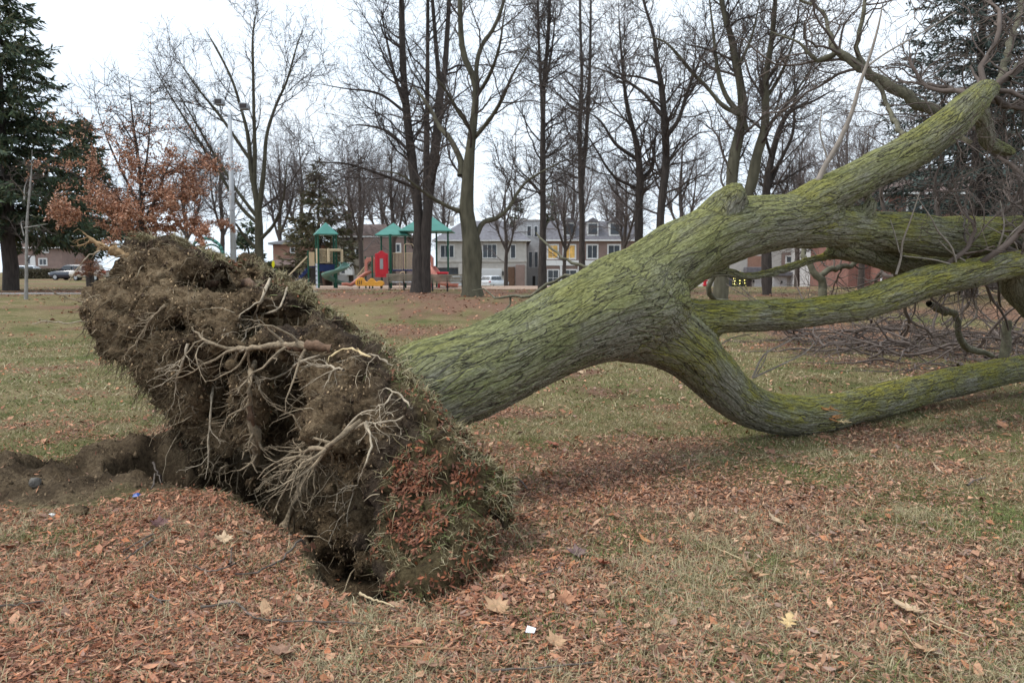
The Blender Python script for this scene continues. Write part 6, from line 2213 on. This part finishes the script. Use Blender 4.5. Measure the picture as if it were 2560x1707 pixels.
for k in range(8):
    u = 889 + 2.6 * k
    zt_ = SZ(691 - 3.0 * k)
    b.bar((SX(u), .75, max(zt_ - .75, .0)), (SX(u), .75, zt_), .018, 5)
b.bar((SX(887), .75, SZ(692)), (SX(910), .75, SZ(664)), .028, 6)
o = b.build('railing', m_cream, ps)
o['kind'] = 'stuff'
MB().box(SX(913), SX(945), .5, .9, .18, .5).build('crawl_step', m_navy, ps, .03)
# right double slide
MB().prism([(SX(1066), SZ(672)), (SX(1066), SZ(637)), (SX(1078), SZ(636)), (SX(1085), SZ(645)), (SX(1085), SZ(672)), (SX(1080), SZ(672)), (SX(1079), SZ(650)), (SX(1074), SZ(644)), (SX(1070), SZ(644)), (SX(1070), SZ(672))], 'y', -.5, .15).build('slide_hood', m_terra, ps, .01)
railing((SX(1068), -.1, 0), (SX(1080), -.1, 0), SZ(671), SZ(646), 5, .018, m_cream, ps)
for dy, du in ((-.75, 0), (-.20, 9)):
    trough([(SX(1070 + du), dy, SZ(669)), (SX(1078 + du), dy - .15, SZ(678)), (SX(1088 + du), dy - .3, SZ(690)), (SX(1098 + du), dy - .45, SZ(701)), (SX(1108 + du), dy - .55, SZ(711)), (SX(1122 + du), dy - .6, .2), (SX(1148), dy - .6, .16)], .46, .17).build('slide', m_terra, ps, smooth=True)
MB().prism([(SX(1066), -.1), (SX(1080), -.1), (SX(1082), .35), (SX(1078), .75), (SX(1070), .9), (SX(1066), .75)], 'y', -.9, -.2).build('slide_base', m_red, ps, .03)
tb = MB().box(SX(1094), SX(1122), -.6, .2, SZ(685), SZ(680)).build('play_table', m_red, ps, .03)
for u in (1097, 1117):
    MB().box(SX(u), SX(u + 4), -.5, .1, -.1, SZ(685)).build('table_leg', m_red, ps, .02)

# ---- yellow climber
xy_ = gp(926, 48.6)
yc = empty('play_climber', (xy_, 48.6, hz(xy_, 48.6)))
tag(yc, 'low yellow wavy play climber in front of the terracotta slide', 'playground')


def YX(u):
    return (u - 926) * 48.6 / F


def YZ(v):
    return float(at(926, v, 48.6)[2] - hz(xy_, 48.6))


top = [(891, 708), (892, 701), (897, 696), (903, 693.5), (909, 695), (912, 699), (914, 703), (918, 705), (922, 703), (926, 699), (930, 695.5), (934, 697), (937, 701), (941, 704.5), (945, 703.5), (949, 702), (954, 702), (959, 704), (961, 708), (960, 713), (955, 715.5), (930, 715), (905, 715), (893, 714)]
MB().prism([(YX(a), YZ(v)) for a, v in top], 'y', -.25, .25).build('body', m_yellow, yc, .02)
for u in (896, 900.5, 905):
    MB().prism([(YX(u), YZ(711)), (YX(u + 1.8), YZ(711)), (YX(u + 2.6), YZ(701)), (YX(u + 1.0), YZ(701))], 'y', -.262, -.251).build('stripe', m_dark, yc)
for u in (899, 925, 953):
    MB().bar((YX(u), 0, -.2), (YX(u), 0, YZ(713)), .04, 8).build('leg', m_blackmetal, yc)

# ---- green hoop climber beyond the root plate
xh = gp(521, 40)
gh = empty('hoop_climber', (xh, 40, hz(xh, 40)))
tag(gh, 'green tubular hoop climber peeping over the root plate', 'playground')
for r, yy, xo, r2 in ((.82, 0, 0.0, .07), (.55, .9, -.10, .045)):
    zt = float(at(521, 596, 40)[2] - hz(xh, 40)) - (0 if yy == 0 else .28)
    pts = [(xo - r, yy, -.2), (xo - r, yy, zt - r)]
    for k in range(1, 12):
        a = math.pi - math.pi * k / 12
        pts.append((xo + r * math.cos(a), yy, zt - r + r * math.sin(a)))
    pts += [(xo + r, yy, zt - r), (xo + r, yy, -.2)]
    MB().path(pts, r2, 8).build('hoop', m_proof if r > .6 else m_pgreen, gh, smooth=True)
for k in range(4):
    MB().bar((-.82 + .02, 0, .4 + .35 * k), (-.65, .9, .4 + .35 * k), .03, 6).build('rung', m_pgreen, gh)

# ---- benches
def bench(label, uc, d, rz):
    x = gp(uc, d)
    e = empty('park_bench', (x, d, hz(x, d)), rz)
    tag(e, label, 'bench', 'benches facing the playground')
    for k in range(4):
        MB().box(-.92, .92, -.30 - .045 * k, -.27 - .045 * k, .50 + .105 * k, .59 + .105 * k).build('back_slat', m_wood_slat, e, .006)
    for k in range(4):
        MB().box(-.92, .92, -.20 + .115 * k, -.10 + .115 * k, .42, .455).build('seat_slat', m_wood_slat, e, .006)
    for sx in (-.80, 0, .80):
        f = MB()
        f.path([(sx, -.36, -.1), (sx, -.24, .40), (sx, -.40, .93)], .028, 6)
        f.path([(sx, .30, -.1), (sx, .26, .40), (sx, -.24, .40)], .028, 6)
        if sx:
            f.path([(sx, -.30, .66), (sx, .22, .62), (sx, .26, .40)], .024, 6)
        f.build('frame', m_blackmetal, e)
    return e


bench('weathered wooden bench left of the dark three stemmed tree', 1011, 44, 0.03)
bench('weathered wooden bench between the dark tree and the olive tree', 1119, 43, 0.02)

# ================================================================== POLE, SIGN, SMALL STREET THINGS
xl = gp(587, 38)
lp = empty('light_pole', (xl, 38, hz(xl, 38)))
tag(lp, 'tall pale grey light pole with two floodlights', 'light pole')
zl = float(at(587, 288, 38)[2] - hz(xl, 38))
m_pole = pmat('pale_concrete_pole', (0.500, 0.520, 0.540), 0.8, 0.10, 3.0, 0.2, 20)
MB().bar((0, 0, -.3), (.03, 0, zl), .155, 14, .085).build('pole', m_pole, lp, smooth=True)
MB().path([(-.42, 0, zl + .42), (-.38, 0, zl + .18), (-.22, 0, zl + .02), (0, 0, zl - .04), (.40, 0, zl - .02), (.60, 0, zl + .10), (.68, 0, zl + .28)], .03, 8).build('cross_arm', m_metal, lp, smooth=True)
for x, z in ((-.42, zl + .58), (.74, zl + .38)):
    f = MB().prism([(x - .20, z - .14), (x + .20, z - .14), (x + .22, z + .0), (x + .17, z + .15), (x - .16, z + .17), (x - .22, z + .02)], 'y', -.22, .2).build('floodlight', m_metal, lp, .02)
    MB().box(x - .16, x + .16, -.235, -.222, z - .10, z + .10).build('lens', m_dark, f)
MB().bar((-.02, -.14, 3.1), (-.02, -.14, 3.6), .012, 6).build('bracket', m_white, lp)

xg = gp(686, 80)
sg = empty('warning_sign', (xg, 80, hz(xg, 80)))
tag(sg, 'bright yellow sign by the brick bungalow beyond the root plate', 'sign')
zz = float(at(686, 664, 80)[2] - hz(xg, 80))
m_sign = pmat('yellow_sign', (0.80, 0.72, 0.02), 0.4, 0.05, 4)
MB().bar((0, 0, -.2), (0, 0, zz), .03, 8).build('post', m_metal, sg)
MB().prism([(-.14, zz), (0, zz - .28), (.16, zz + .05), (.14, zz + .4), (.0, zz + .52), (-.12, zz + .32)], 'y', -.06, -.035).build('sign_face', m_sign, sg)

xh = gp(1761, 62)
hy = empty('hydrant', (xh, 62, hz(xh, 62)))
tag(hy, 'small red hydrant with white top beneath the trunk fork', 'hydrant')
hb = MB().bar((0, 0, -.1), (0, 0, .55), .13, 12)
hb.bar((0, 0, .05), (0, 0, .12), .19, 12)
hb.bar((-.22, 0, .42), (.22, 0, .42), .06, 8)
hb.build('barrel', m_red, hy)
MB().bar((0, 0, .552), (0, 0, .72), .15, 12, .11).bar((0, 0, .72), (0, 0, .86), .11, 12, .03).build('bonnet', m_white, hy)

# string lit bush
xb = gp(1847, 70)
bu = empty('string_lit_bush', (xb, 70, hz(xb, 70)))
tag(bu, 'round little evergreen bush wound with yellow string lights', 'bush')
rg = np.random.RandomState(12)
n = 2600
t = rg.rand(n)
hgt_, rad_ = 1.25, 0.56
az = rg.rand(n) * 6.283
rr_ = rad_ * np.sqrt(np.clip(1 - t ** 1.6, 0, 1)) * (0.75 + 0.3 * rg.rand(n))
P = np.stack([np.cos(az) * rr_, np.sin(az) * rr_, 0.12 + t * hgt_], -1)
v, t3, c = leaves(P, rg.randn(n, 3), np.full(n, .16), np.full(n, .05), np.zeros(n), np.array(DG)[rg.randint(0, 5, n)], rg, np.full(n, .3))
o = mk('foliage', v, t3, m_needle, bu)
vattr(o, 'own_colour', c, 'FLOAT_COLOR')
MB().bar((0, 0, -.1), (0, 0, .9), .05, 8, .02).build('stem', m_bark_dark, bu)
for k in range(34):
    tt = k / 34
    a = k * 0.9
    r_ = rad_ * math.sqrt(max(0, 1 - (tt * .95) ** 1.6)) * 1.02
    p = (math.cos(a) * r_, math.sin(a) * r_, .2 + tt * hgt_ * .98)
    MB().bar((p[0], p[1], p[2] - .035), (p[0], p[1], p[2] + .035), .035, 6).build('bulb', m_bulb, bu)

# clipped hedge far left
rg = np.random.RandomState(14)
xe = gp(100, 99)
he = empty('hedge', (xe, 99, hz(xe, 99)))
tag(he, 'low brown clipped hedge in front of the far brick house', 'hedge')
n = 7000
P = np.stack([rg.uniform(-3.8, 3.8, n), rg.uniform(-.5, .5, n), rg.uniform(0, 1.25, n)], -1)
HC = np.array([(.10, .085, .055), (.075, .070, .040), (.13, .105, .07)])
v, t3, c = leaves(P, rg.randn(n, 3), np.full(n, .2), np.full(n, .11), np.zeros(n), HC[rg.randint(0, 3, n)], rg, np.full(n, .3))
o = mk('foliage', v, t3, m_needle, he)
vattr(o, 'own_colour', c, 'FLOAT_COLOR')

# ================================================================== THINGS LYING ON THE LAWN
MAPLE = [(0, -.50), (.05, -.30), (.22, -.36), (.20, -.22), (.46, -.18), (.34, -.02), (.50, .16), (.26, .14), (.24, .30), (.12, .22), (0, .52), (-.12, .22), (-.24, .30), (-.26, .14), (-.50, .16), (-.34, -.02), (-.46, -.18), (-.20, -.22), (-.22, -.36), (-.05, -.30)]
OAK = [(0, -.55), (.05, -.32), (.22, -.34), (.12, -.18), (.40, -.08), (.13, .0), (.38, .22), (.10, .18), (.20, .42), (0, .55), (-.20, .40), (-.10, .18), (-.38, .20), (-.13, .0), (-.40, -.10), (-.12, -.18), (-.22, -.34), (-.05, -.32)]
OVAL = [(0, -.5), (.14, -.34), (.24, -.1), (.25, .12), (.14, .36), (0, .52), (-.15, .34), (-.25, .1), (-.23, -.12), (-.13, -.34)]


def ground_hit(u, v):
    x, y = gxy(u, v)
    for _ in range(4):
        z = hz(x, y)
        k = (EYE - z) / EYE
        p = gxy(u, v) * k
        x, y = p
    return np.array([x, y, hz(x, y)])


def big_leaf(label, u, v, size, shape, col, rz, curl, tilt):
    p = ground_hit(u, v)
    pts = [(0.0, 0.0)] + list(shape)
    rgl = random.Random(int(u * 7 + v))
    V = []
    for (a, b) in pts:
        r2 = a * a + b * b
        z = curl * r2 * 1.6 + .05 * math.sin(9 * a + 4 * b) + rgl.uniform(-.02, .02)
        V.append((a * size, b * size, z * size))
    n = len(pts)
    Fq = [(0, i, i + 1 if i + 1 < n else 1) for i in range(1, n)]
    m = pmat('dry_leaf', col, 0.7, 0.22, 40, 0.3, 160, spec=.25)
    o = mk('fallen_leaf', V, Fq, m)
    sol = o.modifiers.new('thickness', 'SOLIDIFY')
    sol.thickness = 0.0012
    o.location = (p[0], p[1], p[2] + 0.026 + size * .06)
    o.rotation_euler = (tilt[0], tilt[1], rz)
    return tag(o, label, 'leaf', 'large leaves on the lawn')


PT, TN, BR, RD, PU = (.50, .36, .23), (.42, .26, .15), (.26, .15, .10), (.28, .10, .06), (.16, .10, .095)
big_leaf('large pale tan leaf lying in front of the torn soil', 515, 1248, .115, MAPLE, PT, .4, .3, (.35, .1))
big_leaf('largest tan lobed leaf right below the turf clump', 1140, 1410, .15, MAPLE, TN, 1.1, .35, (.30, -.1))
big_leaf('broad brown leaf at the bottom edge left of centre', 645, 1512, .15, MAPLE, BR, 2.2, .2, (.25, .1))
big_leaf('pale pointed leaf on the grass right of centre', 1780, 1206, .13, OVAL, PT, 1.2, .5, (.5, .1))
big_leaf('tan leaf curled up like a boat on the lawn', 1722, 1330, .16, OAK, TN, .9, .8, (.4, .5))
big_leaf('small pale leaf standing on edge beneath the trunk arch', 1375, 1190, .085, OVAL, PT, 2.4, .4, (.9, .2))
big_leaf('pale yellow oak leaf with spiky lobes', 1810, 1443, .105, OAK, (.56, .40, .20), -.5, .15, (.3, 0))
big_leaf('dusky purple leaf right of the turf clump', 1325, 1280, .13, MAPLE, PU, .2, .25, (.2, .1))
big_leaf('cream pointed leaf sticking up near the white paper scrap', 1382, 1432, .095, OVAL, (.56, .42, .26), 2.7, .3, (1.0, .1))
big_leaf('tan lobed leaf beside the white paper scrap', 1275, 1488, .115, MAPLE, TN, .7, .3, (.4, .1))
big_leaf('pale crumpled leaf lying at the lower right', 2080, 1411, .15, OAK, PT, 1.4, .3, (.3, 0))
big_leaf('reddish folded leaf near the dusky purple leaf', 1380, 1305, .11, MAPLE, RD, 1.9, .5, (.4, .2))
big_leaf('orange brown leaf on the grass below the lowest limb end', 2300, 982, .15, MAPLE, (.40, .20, .11), .3, .2, (.5, 0))
big_leaf('pale little leaf below the touching limb at the right', 2153, 1086, .12, OVAL, PT, 1.0, .3, (.7, .1))
big_leaf('reddish leaf lying in the shade under the trunk', 1270, 1028, .16, MAPLE, RD, 1.6, .2, (.3, 0))
big_leaf('dark curled leaf at the right edge', 2342, 1346, .14, MAPLE, BR, .9, .7, (.6, .3))
big_leaf('long tan leaf near the bottom right corner', 2112, 1508, .16, OAK, TN, 1.8, .4, (.3, .1))
big_leaf('brown maple leaf at the bottom edge in the middle', 985, 1545, .12, MAPLE, BR, 2.9, .3, (.3, 0))
big_leaf('tan leaf beside the dark forked twig at the left', 610, 1414, .10, OVAL, TN, .6, .3, (.6, .1))
big_leaf('dark purple leaf below the pits', 368, 1212, .12, MAPLE, (.13, .065, .060), .5, .3, (.4, 0))
big_leaf('red brown leaf on the litter at the bottom centre', 1300, 1390, .11, MAPLE, (.33, .16, .09), .1, .4, (.4, .1))
big_leaf('pale brown leaf between the sticks at the left', 565, 1232, .10, MAPLE, (.36, .25, .18), 2.0, .2, (.5, .1))
big_leaf('small orange leaf on the lawn right of the reddish folded leaf', 1480, 1250, .09, OVAL, (.45, .20, .08), 1.0, .3, (.4, .2))
big_leaf('tan leaf in the far grass under the arch of the limb', 1330, 858, .20, MAPLE, PT, 1.0, .2, (.5, 0))
big_leaf('pale leaf in the grass behind the lowest limb', 2050, 918, .20, OVAL, PT, .4, .3, (.7, 0))

m_stick = pmat('grey_brown_stick', (0.120, 0.098, 0.082), 0.9, 0.3, 18, 0.5, 80)
m_stick2 = pmat('orange_brown_stick', (0.270, 0.150, 0.080), 0.85, 0.3, 18, 0.4, 80)
m_stick3 = pmat('pale_peeled_stick', (0.500, 0.390, 0.240), 0.8, 0.2, 18, 0.3, 80)


def stick(label, pieces, r, mt, lift=.026, end_up=0.0):
    G = []
    first = None
    for i, rows in enumerate(pieces):
        P = np.array([ground_hit(u, v) for u, v in rows])
        P[:, 2] += lift + r
        P[0, 2] += end_up
        Q = catmull(P, max(8, 5 * len(P)))
        Q += np.random.RandomState(int(abs(rows[0][0]))).randn(*Q.shape) * r * .35
        rad = np.linspace(r, r * .5, len(Q)) * (1 if i == 0 else .65) * (1 + .12 * np.random.RandomState(3).randn(len(Q)))
        if first is None:
            first = Q.mean(0)
        G.append((Q[None], rad[None], 7))
    v, f = tubes(G)
    o = mk('fallen_stick', v, f, mt, smooth=True, off=first)
    o.location = first
    return tag(o, label, 'stick', 'sticks on the lawn')


stick('long bent stick with an orange end lying before the hole', [[(722, 1230), (695, 1256), (665, 1283), (640, 1304), (590, 1328), (540, 1334)], [(545, 1334), (490, 1328), (445, 1316)], [(528, 1335), (531, 1305), (532, 1272)]], .0085, m_stick, .03, .06)
stick('upper of two parallel grey sticks at the left', [[(352, 1238), (315, 1258), (278, 1282)]], .006, m_stick)
stick('lower of two parallel grey sticks at the left', [[(350, 1252), (318, 1275), (285, 1297)]], .007, m_stick)
stick('short dark forked twig among the leaves at the left', [[(345, 1380), (368, 1392), (394, 1393)], [(366, 1391), (372, 1402)]], .006, m_stick)
stick('crooked dark stick curving across the leaves near the bottom', [[(460, 1408), (500, 1404), (540, 1399), (562, 1415), (590, 1434), (640, 1441), (740, 1442), (836, 1446)]], .006, m_stick)
stick('thin red brown twig pointing away at the bottom left', [[(268, 1438), (262, 1475), (257, 1512), (225, 1520)]], .0045, m_stick2)
stick('long straight twig along the bottom below the turf clump', [[(855, 1490), (900, 1499), (1000, 1503), (1100, 1511)]], .005, m_stick2)
stick('pale peeled stick lying at the foot of the turf clump', [[(826, 1378), (862, 1392), (906, 1408)]], .007, m_stick3)
stick('dark stick among the leaves at the left edge', [[(-10, 1407), (50, 1402), (105, 1394)]], .006, m_stick)
stick('brown twig at the very bottom of the photo', [[(1130, 1557), (1240, 1549), (1365, 1539)]], .0055, m_stick)
stick('forked broken branch leaning out of the pit', [[(424, 1080), (394, 1090), (368, 1112), (348, 1142)], [(355, 1118), (372, 1130)]], .012, m_stick, .05, .10)
stick('short dark twig right of the sod clump', [[(1178, 1106), (1196, 1114), (1212, 1134)]], .008, m_stick)
stick('small grey twig at the right below the lowest limb', [[(2222, 1124), (2240, 1112), (2262, 1106)], [(2240, 1112), (2250, 1118)]], .007, m_stick)
stick('thin twig running through the leaves right of centre', [[(1640, 1268), (1690, 1290), (1745, 1312)]], .004, m_stick3)
stick('fine dark twig on the turf right of the front clump', [[(1235, 1332), (1262, 1325), (1290, 1310)]], .004, m_stick)
stick('thin straw coloured twig at the lower right', [[(2120, 1432), (2180, 1456), (2240, 1480)]], .004, m_stick3)

# paper scrap, wrapper, stones
m_paper = pmat('white_paper', (0.78, 0.80, 0.84), 0.7, 0.03, 20)
p = ground_hit(1218, 1462)
o = mk('paper_scrap', [(-.022, -.015, .004), (.016, -.022, .002), (.026, .008, .012), (-.012, .022, .018), (.003, .0, .013)], [(0, 1, 4), (1, 2, 4), (2, 3, 4), (3, 0, 4)], m_paper)
o.location = (p[0], p[1], p[2] + .025)
sol = o.modifiers.new('thickness', 'SOLIDIFY')
sol.thickness = .0012
tag(o, 'small white crumpled scrap of paper on the leaves', 'paper')
m_wrap = pmat('blue_foil', (0.04, 0.09, 0.30), 0.35, 0.3, 25)
p = ground_hit(314, 1146)
o = mk('wrapper', [(-.024, -.016, .0), (.016, -.02, .005), (.028, .01, .01), (.0, .022, .022), (-.026, .01, .015), (.0, .0, .02)], [(0, 1, 5), (1, 2, 5), (2, 3, 5), (3, 4, 5), (4, 0, 5)], m_wrap)
o.location = (p[0], p[1], p[2] + .02)
sol = o.modifiers.new('thickness', 'SOLIDIFY')
sol.thickness = .0015
tag(o, 'crumpled blue wrapper on the bare soil by the pits', 'litter')
m_stone_ = pmat('grey_field_stone', (0.150, 0.138, 0.122), 0.85, 0.3, 14, 0.6, 60)


def stone(label, u, v, r, sq, seed, mt=m_stone_):
    p = ground_hit(u, v)
    rgs = np.random.RandomState(seed)
    V = np.sign(iv) * np.abs(iv) ** .8 * (1 + .55 * noise3(iv * 1.9 + seed))[:, None] * np.array(sq) * r
    o = mk('stone', V, it, mt)
    o.location = (p[0], p[1], p[2] + r * sq[2] * .55)
    o.rotation_euler = (0, 0, seed * 1.1)
    return tag(o, label, 'stone', 'stones on the bare soil')


stone('angular dark grey stone at the left edge of the pits', 82, 1128, .042, (1, .8, .9), 3)
stone('white pebble on the soil below the pits', 120, 1188, .028, (1.1, .8, .7), 5, m_white)
stone('grey stone lying at the end of the big sloping root', 664, 1226, .030, (1, .9, .8), 7)
stone('pale stone in the hollow under the front turf clump', 862, 1302, .035, (1, .8, .8), 9)
stone('dark clod like stone on the soil edge at the left', 182, 1182, .055, (1.3, .9, .7), 11, m_soil)
